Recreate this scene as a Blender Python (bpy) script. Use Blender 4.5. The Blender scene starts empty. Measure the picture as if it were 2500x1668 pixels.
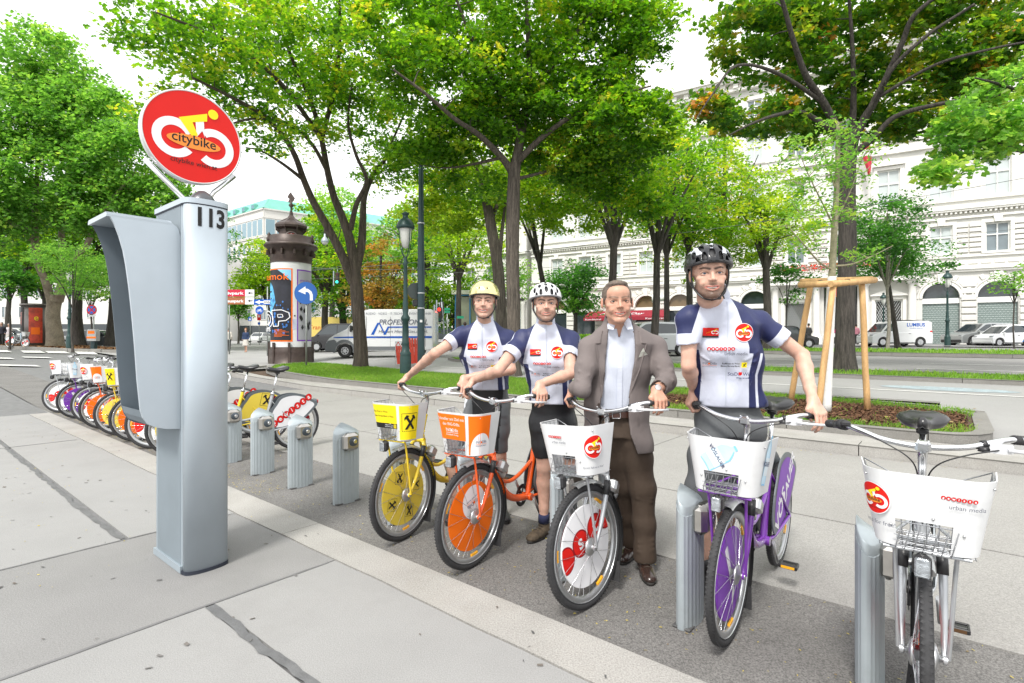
import bpy,bmesh,math,random
import numpy as np
from mathutils import Vector,Matrix,Euler
from mathutils.bvhtree import BVHTree
from mathutils.geometry import tessellate_polygon
rnd=random.Random(7)
rng=np.random.default_rng(7)
C=bpy.context.scene.collection
SC=bpy.context.scene
R=math.radians
PI=math.pi
# camera
FPX,HOR,EYE=1310.0,824.0,1.45
cam_d=bpy.data.cameras.new("camera")
cam_d.sensor_width=36.0
cam_d.lens=36.0*FPX/2500.0
cam_d.shift_y=-(834.0-HOR)/2500.0
cam_d.clip_start=0.05
cam_d.clip_end=2000.0
cam=bpy.data.objects.new("camera",cam_d)
C.objects.link(cam)
cam.location=(0,0,EYE)
cam.rotation_euler=(R(90),0,0)
SC.camera=cam
# sky, sun, exposure
SUN_EL,SUN_AZ=52.0,205.0
world=bpy.data.worlds.new("World")
SC.world=world
world.use_nodes=True
wn,wl=world.node_tree.nodes,world.node_tree.links
for n_ in list(wn):
 wn.remove(n_)
sky=wn.new('ShaderNodeTexSky')
sky.sky_type='NISHITA'
sky.sun_disc=False
sky.sun_elevation=R(SUN_EL)
sky.sun_rotation=R(SUN_AZ)
sky.air_density=1.0
sky.dust_density=3.0
hs=wn.new('ShaderNodeHueSaturation')
hs.inputs['Saturation'].default_value=0.35
tc=wn.new('ShaderNodeTexCoord')
cn=wn.new('ShaderNodeTexNoise')
cn.inputs['Scale'].default_value=2.2
cn.inputs['Detail'].default_value=5
cr=wn.new('ShaderNodeMapRange')
cr.inputs['From Min'].default_value=0.3
cr.inputs['From Max'].default_value=0.7
cr.inputs['To Min'].default_value=10.0
cr.inputs['To Max'].default_value=12.5
cc=wn.new('ShaderNodeCombineColor')
mx=wn.new('ShaderNodeMix')
mx.data_type='RGBA'
mx.inputs['Factor'].default_value=0.78
bg=wn.new('ShaderNodeBackground')
bg.inputs['Strength'].default_value=0.125
wo=wn.new('ShaderNodeOutputWorld')
wl.new(tc.outputs['Generated'],cn.inputs['Vector'])
wl.new(cn.outputs['Fac'],cr.inputs['Value'])
for k in('Red','Green','Blue'):
 wl.new(cr.outputs['Result'],cc.inputs[k])
wl.new(sky.outputs['Color'],hs.inputs['Color'])
wl.new(hs.outputs['Color'],mx.inputs['A'])
wl.new(cc.outputs['Color'],mx.inputs['B'])
wl.new(mx.outputs['Result'],bg.inputs['Color'])
wl.new(bg.outputs['Background'],wo.inputs['Surface'])
sun_d=bpy.data.lights.new("sun",'SUN')
sun_d.energy=2.7
sun_d.angle=R(12)
sun_d.color=(1.0,0.965,0.91)
sun=bpy.data.objects.new("sun",sun_d)
C.objects.link(sun)
_az,_el=R(SUN_AZ),R(SUN_EL)
_sd=Vector((math.sin(_az)*math.cos(_el),math.cos(_az)*math.cos(_el),math.sin(_el)))
sun.rotation_euler=_sd.to_track_quat('Z','Y').to_euler()
sun.location=(0,0,30)
SC.view_settings.view_transform='Standard'
SC.view_settings.look='None'
SC.view_settings.gamma=1.0
SC.view_settings.exposure=0.45
SC.view_settings.use_curve_mapping=False
SC.render.engine='CYCLES'
SC.cycles.max_bounces=10
SC.cycles.transparent_max_bounces=8
SC.cycles.diffuse_bounces=7
SC.cycles.glossy_bounces=3
SC.cycles.caustics_reflective=False
SC.cycles.caustics_refractive=False
SC.cycles.use_denoising=True
# the street's own directions and the lie of the land
NV=Vector((.6394,.7688,0))
EV=Vector((.7688,-.6394,0))
def _lerp(x,P):
 if x<=P[0][0]:
  return P[0][1]
 for(a,b),(c,d)in zip(P,P[1:]):
  if x<=c:
   return b+(d-b)*(x-a)/(c-a)
 return P[-1][1]
BT=[(7.9,0),(9,.2),(12,.26),(17.5,.45),(24,.55),(47,.80),(60,.85)]
def ground_z(x,y):
 s=x*EV.x+y*EV.y
 t=x*NV.x+y*NV.y
 a=_lerp(-s,[(14,0),(36,.6),(60,.85)])
 c=_lerp(t,[(10,1),(16,0)])
 b=_lerp(t,BT)
 return max(b,a*c+b*(1-c))if a>0 else b
def ST(s,t,z=None):
 x,y=s*EV.x+t*NV.x,s*EV.y+t*NV.y
 return Vector((x,y,ground_z(x,y)if z is None else z))
def at(u,v,y):
 """the point seen at photograph pixel (u, v) that lies y metres in front of the camera"""
 return Vector(((u-1250.0)/FPX*y,y,EYE-(v-HOR)/FPX*y))
def on_ground(u,y):
 x=(u-1250.0)/FPX*y
 return Vector((x,y,ground_z(x,y)))
 # objects
def tag(o,label=None,cat=None,group=None,kind=None):
 if label:o['label']=label
 if cat:o['category']=cat
 if group:o['group']=group
 if kind:o['kind']=kind
 return o
def empty(name,loc,rz=0.0,label=None,cat=None,group=None,kind=None):
 o=bpy.data.objects.new(name,None)
 C.objects.link(o)
 o.empty_display_size=.2
 o.location=loc
 o.rotation_euler=(0,0,rz)
 return tag(o,label,cat,group,kind)
def copy_tree(o,parent=None):
 c=o.copy()
 C.objects.link(c)
 if parent is not None:
  c.parent=parent
 for ch in list(o.children):
  copy_tree(ch,c)
 return c
def link(name,me,mats,parent=None,mw=None):
 o=bpy.data.objects.new(name,me)
 C.objects.link(o)
 if not isinstance(mats,(list,tuple)):
  mats=[mats]
 if len(me.materials)==0:
  for m in mats:
   me.materials.append(m)
 if parent is not None:
  o.parent=parent
 if mw is not None:
  o.matrix_local=mw
 return o
def mesh_np(name,verts,faces,smooth=False):
 """fast mesh from an (n,3) array and an (m,k) array of equal-length faces"""
 me=bpy.data.meshes.new(name)
 v=np.asarray(verts,dtype=np.float32)
 f=np.asarray(faces,dtype=np.int32)
 me.vertices.add(len(v))
 me.vertices.foreach_set('co',v.ravel())
 k=f.shape[1]
 me.loops.add(f.size)
 me.loops.foreach_set('vertex_index',f.ravel())
 me.polygons.add(len(f))
 me.polygons.foreach_set('loop_start',np.arange(0,f.size,k,dtype=np.int32))
 me.polygons.foreach_set('use_smooth',np.full(len(f),smooth,dtype=bool))
 me.update(calc_edges=True)
 return me
class MB:
 """collects primitives; build() links them as ONE mesh object"""
 def __init__(self):
  self.v,self.f,self.m,self.s=[],[],[],[]
  self.M=Matrix.Identity(4)
 def add(self,vs,fs,mi=0,smooth=False):
  b=len(self.v)
  M=self.M
  self.v.extend((M@Vector(p))[:]for p in vs)
  self.f.extend(tuple(i+b for i in f)for f in fs)
  self.m.extend([mi]*len(fs))
  self.s.extend([smooth]*len(fs))
  return self
 def box(self,c,s,rz=0.0,mi=0,rot=None,bev=0.0):
  hx,hy,hz=s[0]/2,s[1]/2,s[2]/2
  rm=rot if rot is not None else Matrix.Rotation(rz,3,'Z')
  c=Vector(c)
  if bev<=0:
   vs=[c+rm@Vector((x,y,z))for z in(-hz,hz)for y in(-hy,hy)for x in(-hx,hx)]
   fs=[(0,2,3,1),(4,5,7,6),(0,1,5,4),(2,6,7,3),(0,4,6,2),(1,3,7,5)]
   return self.add(vs,fs,mi)
  b=min(bev,hx*.9,hy*.9,hz*.9)
  vs,fs=[],[]
  rings=[(-hz,b),(-hz+b,0),(hz-b,0),(hz,b)]
  for z,ins in rings:
   x,y=hx-ins,hy-ins
   for(px,py)in((x-b,y),(x,y-b),(x,-y+b),(x-b,-y),(-x+b,-y),(-x,-y+b),(-x,y-b),(-x+b,y)):
    vs.append(c+rm@Vector((px,py,z)))
  for r_ in range(3):
   for i in range(8):
    j=(i+1)%8
    fs.append((r_*8+j,r_*8+i,r_*8+8+i,r_*8+8+j))
  fs.append(tuple(range(8)))
  fs.append(tuple(reversed(range(24,32))))
  return self.add(vs,fs,mi)
 def cyl(self,p0,p1,r0,r1=None,n=10,mi=0,cap=True,smooth=True):
  r1=r0 if r1 is None else r1
  p0,p1=Vector(p0),Vector(p1)
  d=(p1-p0)
  if d.length<1e-7:
   return self
  q=d.normalized().to_track_quat('Z','Y')
  vs=[]
  for p,r_ in((p0,r0),(p1,r1)):
   for i in range(n):
    a=2*PI*i/n
    vs.append(p+q@Vector((r_*math.cos(a),r_*math.sin(a),0)))
  fs=[(i,(i+1)%n,n+(i+1)%n,n+i)for i in range(n)]
  self.add(vs,fs,mi,smooth)
  if cap:
   self.add(vs[:n],[tuple(reversed(range(n)))],mi)
   self.add(vs[n:],[tuple(range(n))],mi)
  return self
 def tube(self,pts,r,n=8,mi=0,closed=False,flat=None,cap=True):
  pts=[Vector(p)for p in pts]
  m=len(pts)
  rs=r if isinstance(r,(list,tuple))else[r]*m
  vs=[]
  ref=None
  for i,p in enumerate(pts):
   if closed:
    d=pts[(i+1)%m]-pts[i-1]
   else:
    d=pts[min(i+1,m-1)]-pts[max(i-1,0)]
   d=d.normalized()if d.length>1e-9 else Vector((0,0,1))
   if ref is None:
    ref=Vector((0,0,1))if abs(d.z)<.9 else Vector((1,0,0))
   x=(ref-d*ref.dot(d))
   if x.length<1e-4:
    x=d.orthogonal()
   x.normalize()
   y=d.cross(x)
   ref=x
   for k in range(n):
    a=2*PI*k/n
    sy=flat if flat else 1.0
    vs.append(p+(x*math.cos(a)+y*math.sin(a)*sy)*rs[i])
  fs=[]
  for i in range(m if closed else m-1):
   j=(i+1)%m
   for k in range(n):
    l=(k+1)%n
    fs.append((i*n+k,i*n+l,j*n+l,j*n+k))
  self.add(vs,fs,mi,True)
  if cap and not closed:
   self.add(vs[:n],[tuple(reversed(range(n)))],mi)
   self.add(vs[-n:],[tuple(range(n))],mi)
  return self
 def lathe(self,prof,c=(0,0,0),n=24,mi=0,axis=None,smooth=True,close_prof=False):
  q=Vector(axis).normalized().to_track_quat('Z','Y')if axis is not None else None
  c=Vector(c)
  vs=[]
  for(r_,z)in prof:
   for i in range(n):
    a=2*PI*i/n
    p=Vector((r_*math.cos(a),r_*math.sin(a),z))
    vs.append(c+(q@p if q else p))
  m=len(prof)
  fs=[]
  for j in range(m if close_prof else m-1):
   k=(j+1)%m
   for i in range(n):
    l=(i+1)%n
    fs.append((j*n+i,j*n+l,k*n+l,k*n+i))
  self.add(vs,fs,mi,smooth)
  if not close_prof:
   if prof[0][0]>1e-5:
    self.add(vs[:n],[tuple(reversed(range(n)))],mi)
   if prof[-1][0]>1e-5:
    self.add(vs[-n:],[tuple(range(n))],mi)
  return self
 def ball(self,c,r,n=12,mi=0,rot=None):
  r=(r,r,r)if not isinstance(r,(tuple,list))else r
  c=Vector(c)
  m=max(4,n//2)
  vs=[]
  for j in range(m+1):
   th=PI*j/m
   for i in range(n):
    a=2*PI*i/n
    p=Vector((r[0]*math.sin(th)*math.cos(a),r[1]*math.sin(th)*math.sin(a),r[2]*math.cos(th)))
    vs.append(c+(rot@p if rot else p))
  fs=[((j+1)*n+i,(j+1)*n+(i+1)%n,j*n+(i+1)%n,j*n+i)for j in range(m)for i in range(n)]
  return self.add(vs,fs,mi,True)
 def prism(self,out,h0,h1,plane='xy',mi=0,smooth=False):
  """a 2-D outline extruded: plane xy -> along z, xz -> along y, yz -> along x"""
  def P(a,b,h):
   return{'xy':(a,b,h),'xz':(a,h,b),'yz':(h,a,b)}[plane]
  n=len(out)
  tri=tessellate_polygon([[Vector((a,b,0))for a,b in out]])
  v0=[P(a,b,h0)for a,b in out]
  v1=[P(a,b,h1)for a,b in out]
  self.add(v0,[tuple(t)for t in tri],mi)
  self.add(v1,[tuple(t)for t in tri],mi)
  self.add(v0+v1,[(i,(i+1)%n,n+(i+1)%n,n+i)for i in range(n)],mi,smooth)
  return self
 def quad(self,a,b,c,d,mi=0):
  return self.add([a,b,c,d],[(0,1,2,3)],mi)
 def mesh(self,name):
  me=bpy.data.meshes.new(name)
  me.from_pydata(self.v,[],self.f)
  me.polygons.foreach_set('material_index',self.m)
  me.polygons.foreach_set('use_smooth',self.s)
  me.update()
  return me
 def build(self,name,mats,parent=None,fix=True,mw=None):
  me=self.mesh(name)
  if fix and len(me.polygons)<40000:
   bm=bmesh.new()
   bm.from_mesh(me)
   bmesh.ops.remove_doubles(bm,verts=bm.verts,dist=1e-5)
   bmesh.ops.recalc_face_normals(bm,faces=bm.faces)
   bm.to_mesh(me)
   bm.free()
  o=link(name,me,mats,parent,mw)
  return o
def arc(cx,cy,r,a0,a1,n):
 return[(cx+r*math.cos(R(a0+(a1-a0)*i/n)),cy+r*math.sin(R(a0+(a1-a0)*i/n)))for i in range(n+1)]
def smooth_path(pts,n=6):
 """Catmull-Rom through the points"""
 P=[Vector(p)for p in pts]
 P=[P[0]*2-P[1]]+P+[P[-1]*2-P[-2]]
 out=[]
 for i in range(1,len(P)-2):
  a,b,c,d=P[i-1],P[i],P[i+1],P[i+2]
  for k in range(n):
   t=k/n
   out.append(.5*((2*b)+(c-a)*t+(2*a-5*b+4*c-d)*t*t+(3*b-a-3*c+d)*t**3))
 out.append(P[-2].copy())
 return out
 # materials
MATS={}
def srgb(h):
 h=h.lstrip('#')
 return tuple(((int(h[i:i+2],16)/255.0+.055)/1.055)**2.4 if int(h[i:i+2],16)>10 else int(h[i:i+2],16)/255.0/12.92 for i in(0,2,4))
def mat(name,col,rough=.5,metal=0.0,var=0.0,vscale=8.0,bump=0.0,bscale=60.0,speck=0.0,sscale=300.0,coat=0.0,emit=None,spec=None,trans=0.0,alpha=1.0,stain=None,stain_scale=1.5,stain_amt=.3,sheen=0.0,stretch=None):
 """procedural Principled material: broad colour variation, fine speckle, stains and bump"""
 if name in MATS:
  return MATS[name]
 m=bpy.data.materials.new(name)
 MATS[name]=m
 m.use_nodes=True
 nt=m.node_tree
 b=nt.nodes['Principled BSDF']
 col=tuple(col[:3])+(1.0,)
 b.inputs['Base Color'].default_value=col
 b.inputs['Roughness'].default_value=rough
 b.inputs['Metallic'].default_value=metal
 if coat:b.inputs['Coat Weight'].default_value=coat
 if spec is not None:b.inputs['Specular IOR Level'].default_value=spec
 if trans:
  b.inputs['Transmission Weight'].default_value=trans
 if sheen:
  b.inputs['Sheen Weight'].default_value=sheen
 if alpha<1:b.inputs['Alpha'].default_value=alpha
 if emit:
  b.inputs['Emission Color'].default_value=tuple(emit[0][:3])+(1,)
  b.inputs['Emission Strength'].default_value=emit[1]
 if var or speck or bump or stain:
  tcn=nt.nodes.new('ShaderNodeTexCoord')
  vec=tcn.outputs['Object']
  if stretch:
   mp=nt.nodes.new('ShaderNodeMapping')
   mp.inputs['Scale'].default_value=stretch
   nt.links.new(vec,mp.inputs['Vector'])
   vec=mp.outputs['Vector']
  cur=None
  def noise(sc,det=4,rgh=.55):
   n_=nt.nodes.new('ShaderNodeTexNoise')
   n_.inputs['Scale'].default_value=sc
   n_.inputs['Detail'].default_value=det
   n_.inputs['Roughness'].default_value=rgh
   nt.links.new(vec,n_.inputs['Vector'])
   return n_.outputs['Fac']
  def mulby(cur,fac_out,lo,hi,f0=.3,f1=.7):
   mr=nt.nodes.new('ShaderNodeMapRange')
   mr.inputs['From Min'].default_value=f0
   mr.inputs['From Max'].default_value=f1
   mr.inputs['To Min'].default_value=lo
   mr.inputs['To Max'].default_value=hi
   nt.links.new(fac_out,mr.inputs['Value'])
   vm=nt.nodes.new('ShaderNodeVectorMath')
   vm.operation='SCALE'
   if cur is None:
    vm.inputs[0].default_value=col[:3]
   else:
    nt.links.new(cur,vm.inputs[0])
   nt.links.new(mr.outputs['Result'],vm.inputs['Scale'])
   return vm.outputs['Vector']
  if var:
   cur=mulby(cur,noise(vscale),1-var,1+var)
  if speck:
   cur=mulby(cur,noise(sscale,2,.7),1-speck,1+speck,.35,.65)
  if stain:
   mxn=nt.nodes.new('ShaderNodeMix')
   mxn.data_type='RGBA'
   mr=nt.nodes.new('ShaderNodeMapRange')
   mr.inputs['From Min'].default_value=.5
   mr.inputs['From Max'].default_value=.75
   mr.inputs['To Max'].default_value=stain_amt
   nt.links.new(noise(stain_scale,6,.65),mr.inputs['Value'])
   nt.links.new(mr.outputs['Result'],mxn.inputs['Factor'])
   if cur is None:
    mxn.inputs['A'].default_value=col
   else:
    nt.links.new(cur,mxn.inputs['A'])
   mxn.inputs['B'].default_value=tuple(stain[:3])+(1,)
   cur=mxn.outputs['Result']
  if cur is not None:
   nt.links.new(cur,b.inputs['Base Color'])
  if bump:
   bp=nt.nodes.new('ShaderNodeBump')
   bp.inputs['Strength'].default_value=min(1.0,bump)
   bp.inputs['Distance'].default_value=.01
   nt.links.new(noise(bscale,5,.6),bp.inputs['Height'])
   nt.links.new(bp.outputs['Normal'],b.inputs['Normal'])
 return m
WHITE=mat('white_paint',(.80,.80,.79),.35,var=.03,vscale=3)
BLACK=mat('black_plastic',(.022,.022,.024),.38,var=.2,vscale=20)
DARKRUB=mat('rubber',(.030,.030,.032),.75,var=.25,vscale=30,bump=.3,bscale=200)
CHROME=mat('polished_alloy',(.75,.76,.78),.18,1.0,var=.06,vscale=20)
ALLOY=mat('brushed_alloy',(.55,.56,.57),.38,1.0,var=.08,vscale=25)
STEELP=mat('stainless_plate',(.52,.50,.47),.30,1.0,var=.12,vscale=12)
P_SILVER=mat('silver_paint',(.46,.48,.50),.32,.55,var=.05,vscale=5,coat=.3)
P_PURPLE=mat('purple_paint',(.165,.035,.33),.25,coat=.6,var=.04)
P_ORANGE=mat('orange_paint',(.84,.11,.012),.27,coat=.6,var=.04)
P_YELLOW=mat('yellow_paint',(.82,.60,.035),.27,coat=.5,var=.04)
I_RED=mat('print_red',(.66,.016,.012),.4,spec=.2,var=.03)
I_YEL=mat('print_yellow',(.90,.72,.02),.4,spec=.2,var=.03)
I_ORA=mat('print_orange',(.90,.17,.01),.4,spec=.2,var=.03)
I_PUR=mat('print_purple',(.20,.05,.42),.4,spec=.2,var=.04)
I_WHT=mat('print_white',(.80,.80,.82),.38,spec=.2,var=.02)
I_BLK=mat('print_black',(.02,.02,.02),.4,spec=.2,var=.1)
I_GRY=mat('print_grey',(.12,.13,.17),.45,spec=.2,var=.1)
I_BLU=mat('print_blue',(.012,.09,.42),.4,spec=.2,var=.04)
I_LBL=mat('print_light_blue',(.25,.58,.85),.4,spec=.2,var=.06)
I_PBL=mat('print_pale_blue',(.55,.74,.86),.4,spec=.2,var=.12,vscale=14)
I_NAVY=mat('print_navy',(.02,.03,.12),.5,spec=.2,var=.1)
I_DRED=mat('print_dark_red',(.30,.01,.015),.4,spec=.2,var=.05)
REFL_O=mat('amber_reflector',(.95,.45,.02),.25,coat=.4)
REFL_R=mat('red_reflector',(.55,.012,.012),.2,coat=.5)
GLASSY=mat('dark_glass',(.03,.04,.045),.06,spec=.8)
LENS=mat('lamp_lens',(.42,.45,.48),.12,.7,coat=.5,var=.3,vscale=45,bump=.5,bscale=90)
# flat print: lettering and emblems as thin 2-D shapes laid on surfaces
_TX={}
def text2(s,size=1.0,bold=0.0,shear=0.0,sx=1.0,align='CENTER',space=1.0,fill=True,stroke=0.0):
 key=(s,bold,shear,align,space,stroke)
 if key not in _TX:
  cu=bpy.data.curves.new('lettering','FONT')
  cu.body=s
  cu.align_x=align
  cu.size=1.0
  cu.resolution_u=3
  cu.offset=bold
  cu.shear=shear
  cu.space_character=space
  if stroke:
   cu.fill_mode='NONE'
   cu.bevel_depth=stroke
   cu.bevel_resolution=0
  o=bpy.data.objects.new('lettering',cu)
  C.objects.link(o)
  dg=bpy.context.evaluated_depsgraph_get()
  me=bpy.data.meshes.new_from_object(o.evaluated_get(dg))
  V=[(v.co.x,v.co.y)for v in me.vertices]
  F=[tuple(p.vertices)for p in me.polygons]
  bpy.data.objects.remove(o)
  bpy.data.curves.remove(cu)
  bpy.data.meshes.remove(me)
  _TX[key]=(V,F)
 V,F=_TX[key]
 return[(x*size*sx,y*size)for x,y in V],F
def xf(layers,dx=0,dy=0,s=1.0,rot=0.0,sx=1.0):
 c,sn=math.cos(R(rot)),math.sin(R(rot))
 out=[]
 for m,V,F in layers:
  out.append((m,[((x*sx*c-y*sn)*s+dx,(x*sx*sn+y*c)*s+dy)for x,y in V],F))
 return out
def T(m,s,x,y,size,**k):
 V,F=text2(s,size,**k)
 return[(m,[(a+x,b+y)for a,b in V],F)]
def disc2(m,x,y,r,n=28,ry=None,rings=3):
 ry=ry or r
 V=[(x,y)]
 F=[]
 for j in range(1,rings+1):
  for i in range(n):
   a=2*PI*i/n
   V.append((x+r*j/rings*math.cos(a),y+ry*j/rings*math.sin(a)))
 for i in range(n):
  F.append((0,1+i,1+(i+1)%n))
 for j in range(rings-1):
  for i in range(n):
   a,b=1+j*n+i,1+j*n+(i+1)%n
   F.append((a,a+n,b+n,b))
 return[(m,V,F)]
def ring2(m,x,y,r0,r1,a0=0,a1=360,n=28,sx=1.0):
 V,F=[],[]
 for i in range(n+1):
  a=R(a0+(a1-a0)*i/n)
  V.append((x+r0*sx*math.cos(a),y+r0*math.sin(a)))
  V.append((x+r1*sx*math.cos(a),y+r1*math.sin(a)))
 for i in range(n):
  F.append((2*i,2*i+1,2*i+3,2*i+2))
 return[(m,V,F)]
def poly2(m,pts):
 tri=tessellate_polygon([[Vector((a,b,0))for a,b in pts]])
 return[(m,list(pts),[tuple(t)for t in tri])]
def rect2(m,x0,y0,x1,y1,nx=1,ny=1):
 V=[(x0+(x1-x0)*i/nx,y0+(y1-y0)*j/ny)for j in range(ny+1)for i in range(nx+1)]
 F=[(j*(nx+1)+i,j*(nx+1)+i+1,(j+1)*(nx+1)+i+1,(j+1)*(nx+1)+i)for j in range(ny)for i in range(nx)]
 return[(m,V,F)]
def line2(m,pts,w):
 out=[]
 for(a,b),(c,d)in zip(pts,pts[1:]):
  L=math.hypot(c-a,d-b)or 1
  nx,ny=-(d-b)/L*w/2,(c-a)/L*w/2
  out+=[(m,[(a+nx,b+ny),(a-nx,b-ny),(c-nx,d-ny),(c+nx,d+ny)],[(0,1,2,3)])]
 return out
def emblem_cycle(txt=True,base=True):
 """red disc, two white wheels shaped like letters, a yellow rider; unit radius"""
 L=[]
 if base:
  L+=disc2(I_WHT,0,0,1.0,40)
  L+=disc2(I_RED,0,0,.95,40)
 L+=ring2(I_WHT,-.40,-.10,.26,.44,25,325,30)
 L+=ring2(I_WHT,.42,-.14,.26,.44,-130,128,30)
 L+=poly2(I_WHT,[(.02,.42),(.20,.42),(.22,.06),(.17,.20),(.05,.02)])
 L+=poly2(I_YEL,[(-.32,.36),(.27,.62),(.27,.44),(-.04,.33),(.08,.06),(-.06,.02)])
 L+=disc2(I_YEL,.40,.64,.11,18,rings=1)
 if txt:
  L+=disc2(mat('print_glow_orange',(.85,.25,.02),.4),0,-.12,.56,26,ry=.15,rings=1)
  L+=T(I_BLK,'citybike',0,-.17,.30,bold=.012)
  L+=T(I_BLK,'citybike wien.at',0,-.64,.155)
 return L
def emblem_letters_row(white_bg=False):
 """seven red balls with white letters; 7 units wide"""
 L=[]
 for i,ch in enumerate('gewista'):
  L+=disc2(I_DRED,i-3,0,.49,20,rings=1)
  L+=disc2(I_RED,i-3,.02,.43,20,rings=1)
  L+=T(I_WHT,ch,i-3,-.20,.80,bold=.03)
 return L
def word_urban():
 return T(I_GRY,'urban media',0,0,1.0)
def emblem_cross(m=None,frame=True):
 """crossed bars with hooked heads in a square frame; unit half size"""
 m=m or I_BLK
 L=[]
 if frame:
  L+=line2(m,[(-1,-1),(1,-1),(1,1),(-1,1),(-1,-1)],.05)
 for s in(-1,1):
  L+=poly2(m,[(-.62*s,-.80),(-.34*s,-.80),(.52*s,.42),(.70*s,.20),(.72*s,.50),(.46*s,.84),(.14*s,.74),(.26*s,.60),(.24*s,.52),(-.62*s,-.72)])
 return L
def word_bank(m1,m2,sub=None):
 L=T(m1,'ING',-.95,0,1.0,sx=1.0)
 L+=poly2(I_ORA if m1 is not I_WHT else I_WHT,[(-.25,.0),(.25,.0),(.28,.3),(.1,.62),(.02,.4),(-.1,.66),(-.26,.36)])
 L+=T(m1,'DiBa',1.2,0,1.0)
 L+=rect2(m2,-1.8,-.30,2.2,-.22)
 L+=T(m1,sub or 'Direktbank Austria',.15,-.85,.52)
 return L
def sliced(layers,step):
 """cut 2-D layers into upright strips so that they can bend round a curve"""
 out=[]
 for m,V,F in layers:
  bm=bmesh.new()
  vs=[bm.verts.new((x,y,0))for x,y in V]
  for f in F:
   try:
    bm.faces.new([vs[i]for i in f])
   except ValueError:
    pass
  x0,x1=min(v[0]for v in V),max(v[0]for v in V)
  k=math.ceil(x0/step)
  while k*step<x1:
   bmesh.ops.bisect_plane(bm,geom=bm.verts[:]+bm.edges[:]+bm.faces[:],dist=1e-6,plane_co=(k*step,0,0),plane_no=(1,0,0))
   k+=1
  bm.verts.index_update()
  out.append((m,[(v.co.x,v.co.y)for v in bm.verts],[tuple(v.index for v in f.verts)for f in bm.faces]))
  bm.free()
 return out
def lay(name,layers,fn,parent=None,lift=.0006,first=.0008,cut=0):
 if cut:
  layers=sliced(layers,cut)
 """lay 2-D layers on a surface: fn(x, y, h) -> point; each layer a little above the last"""
 V,F,MI,ml=[],[],[],[]
 h=first
 for m,v2,f2 in layers:
  if m not in ml:
   ml.append(m)
  b=len(V)
  V.extend(fn(x,y,h)[:]for x,y in v2)
  F.extend(tuple(i+b for i in f)for f in f2)
  MI.extend([ml.index(m)]*len(f2))
  h+=lift
 me=bpy.data.meshes.new(name)
 me.from_pydata(V,[],F)
 me.polygons.foreach_set('material_index',MI)
 me.update()
 o=link(name,me,ml,parent)
 return o
def plane_fn(o,x,y):
 """flat sheet: origin and two unit axes"""
 o,x,y=Vector(o),Vector(x).normalized(),Vector(y).normalized()
 nrm=x.cross(y)
 return lambda a,b,h:o+x*a+y*b+nrm*h
 # ground
ASPH=mat('road_asphalt',(.225,.222,.218),.85,var=.08,vscale=.7,speck=.22,sscale=130,bump=.4,bscale=150,stain=(.15,.15,.15),stain_scale=.35,stain_amt=.35)
ASPHL=mat('pale_asphalt',(.30,.298,.293),.88,var=.07,vscale=.5,speck=.14,sscale=120,bump=.3,bscale=120,stain=(.22,.215,.21),stain_scale=.3,stain_amt=.4)
ASPHD=mat('parking_asphalt',(.168,.163,.156),.9,var=.12,vscale=1.6,speck=.42,sscale=120,bump=.7,bscale=110,stain=(.085,.08,.075),stain_scale=.9,stain_amt=.5)
LANE=mat('concrete_lane',(.295,.288,.273),.85,var=.07,vscale=.8,speck=.20,sscale=120,bump=.35,bscale=120,stain=(.22,.212,.195),stain_scale=.5,stain_amt=.45)
WALK=mat('pavement_concrete',(.285,.284,.279),.85,var=.09,vscale=.9,speck=.13,sscale=170,bump=.3,bscale=160,stain=(.19,.188,.183),stain_scale=.9,stain_amt=.6)
WALK2=mat('pavement_concrete_darker',(.232,.230,.226),.86,var=.09,vscale=1.1,speck=.17,sscale=150,bump=.35,bscale=150,stain=(.155,.155,.152),stain_scale=.8,stain_amt=.4)
KERBM=mat('kerb_stone',(.34,.33,.31),.8,var=.09,vscale=2.2,speck=.22,sscale=120,bump=.4,bscale=100,stain=(.26,.24,.21),stain_scale=1.3,stain_amt=.5)
KERBG=mat('kerb_concrete',(.215,.208,.193),.85,var=.10,vscale=2.0,speck=.2,sscale=90,bump=.5,bscale=70,stain=(.19,.18,.16),stain_scale=1.2,stain_amt=.6)
TAR=mat('joint_tar',(.125,.127,.130),.6,var=.2,vscale=9,bump=.5,bscale=50)
TARJ=mat('joint_sealant',(.16,.16,.162),.7,var=.2,vscale=9)
PAINT=mat('road_paint',(.66,.66,.64),.6,var=.12,vscale=3,speck=.2,sscale=60,stain=(.35,.35,.34),stain_scale=2.5,stain_amt=.5)
SOIL=mat('soil',(.085,.055,.035),.95,var=.3,vscale=6,speck=.4,sscale=60,bump=.8,bscale=40)
def strip(name,s0,s1,t0,t1,m,dz=0.0,parent=None,kind='structure',ds=1.0,dt=.5,edge=None,flat_z=None):
 """a sheet that follows the land between two lines parallel to the kerb"""
 ns=max(1,int(math.ceil((s1-s0)/ds)))
 nt_=max(1,int(math.ceil((t1-t0)/dt)))
 V=[]
 for j in range(nt_+1):
  for i in range(ns+1):
   p=ST(s0+(s1-s0)*i/ns,t0+(t1-t0)*j/nt_)
   V.append((p.x,p.y,(p.z if flat_z is None else flat_z)+dz))
 F=[(j*(ns+1)+i,j*(ns+1)+i+1,(j+1)*(ns+1)+i+1,(j+1)*(ns+1)+i)for j in range(nt_)for i in range(ns)]
 me=mesh_np(name,V,F)
 o=link(name,me,m,parent)
 if kind and parent is None:
  o['kind']=kind
 return o
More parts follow.
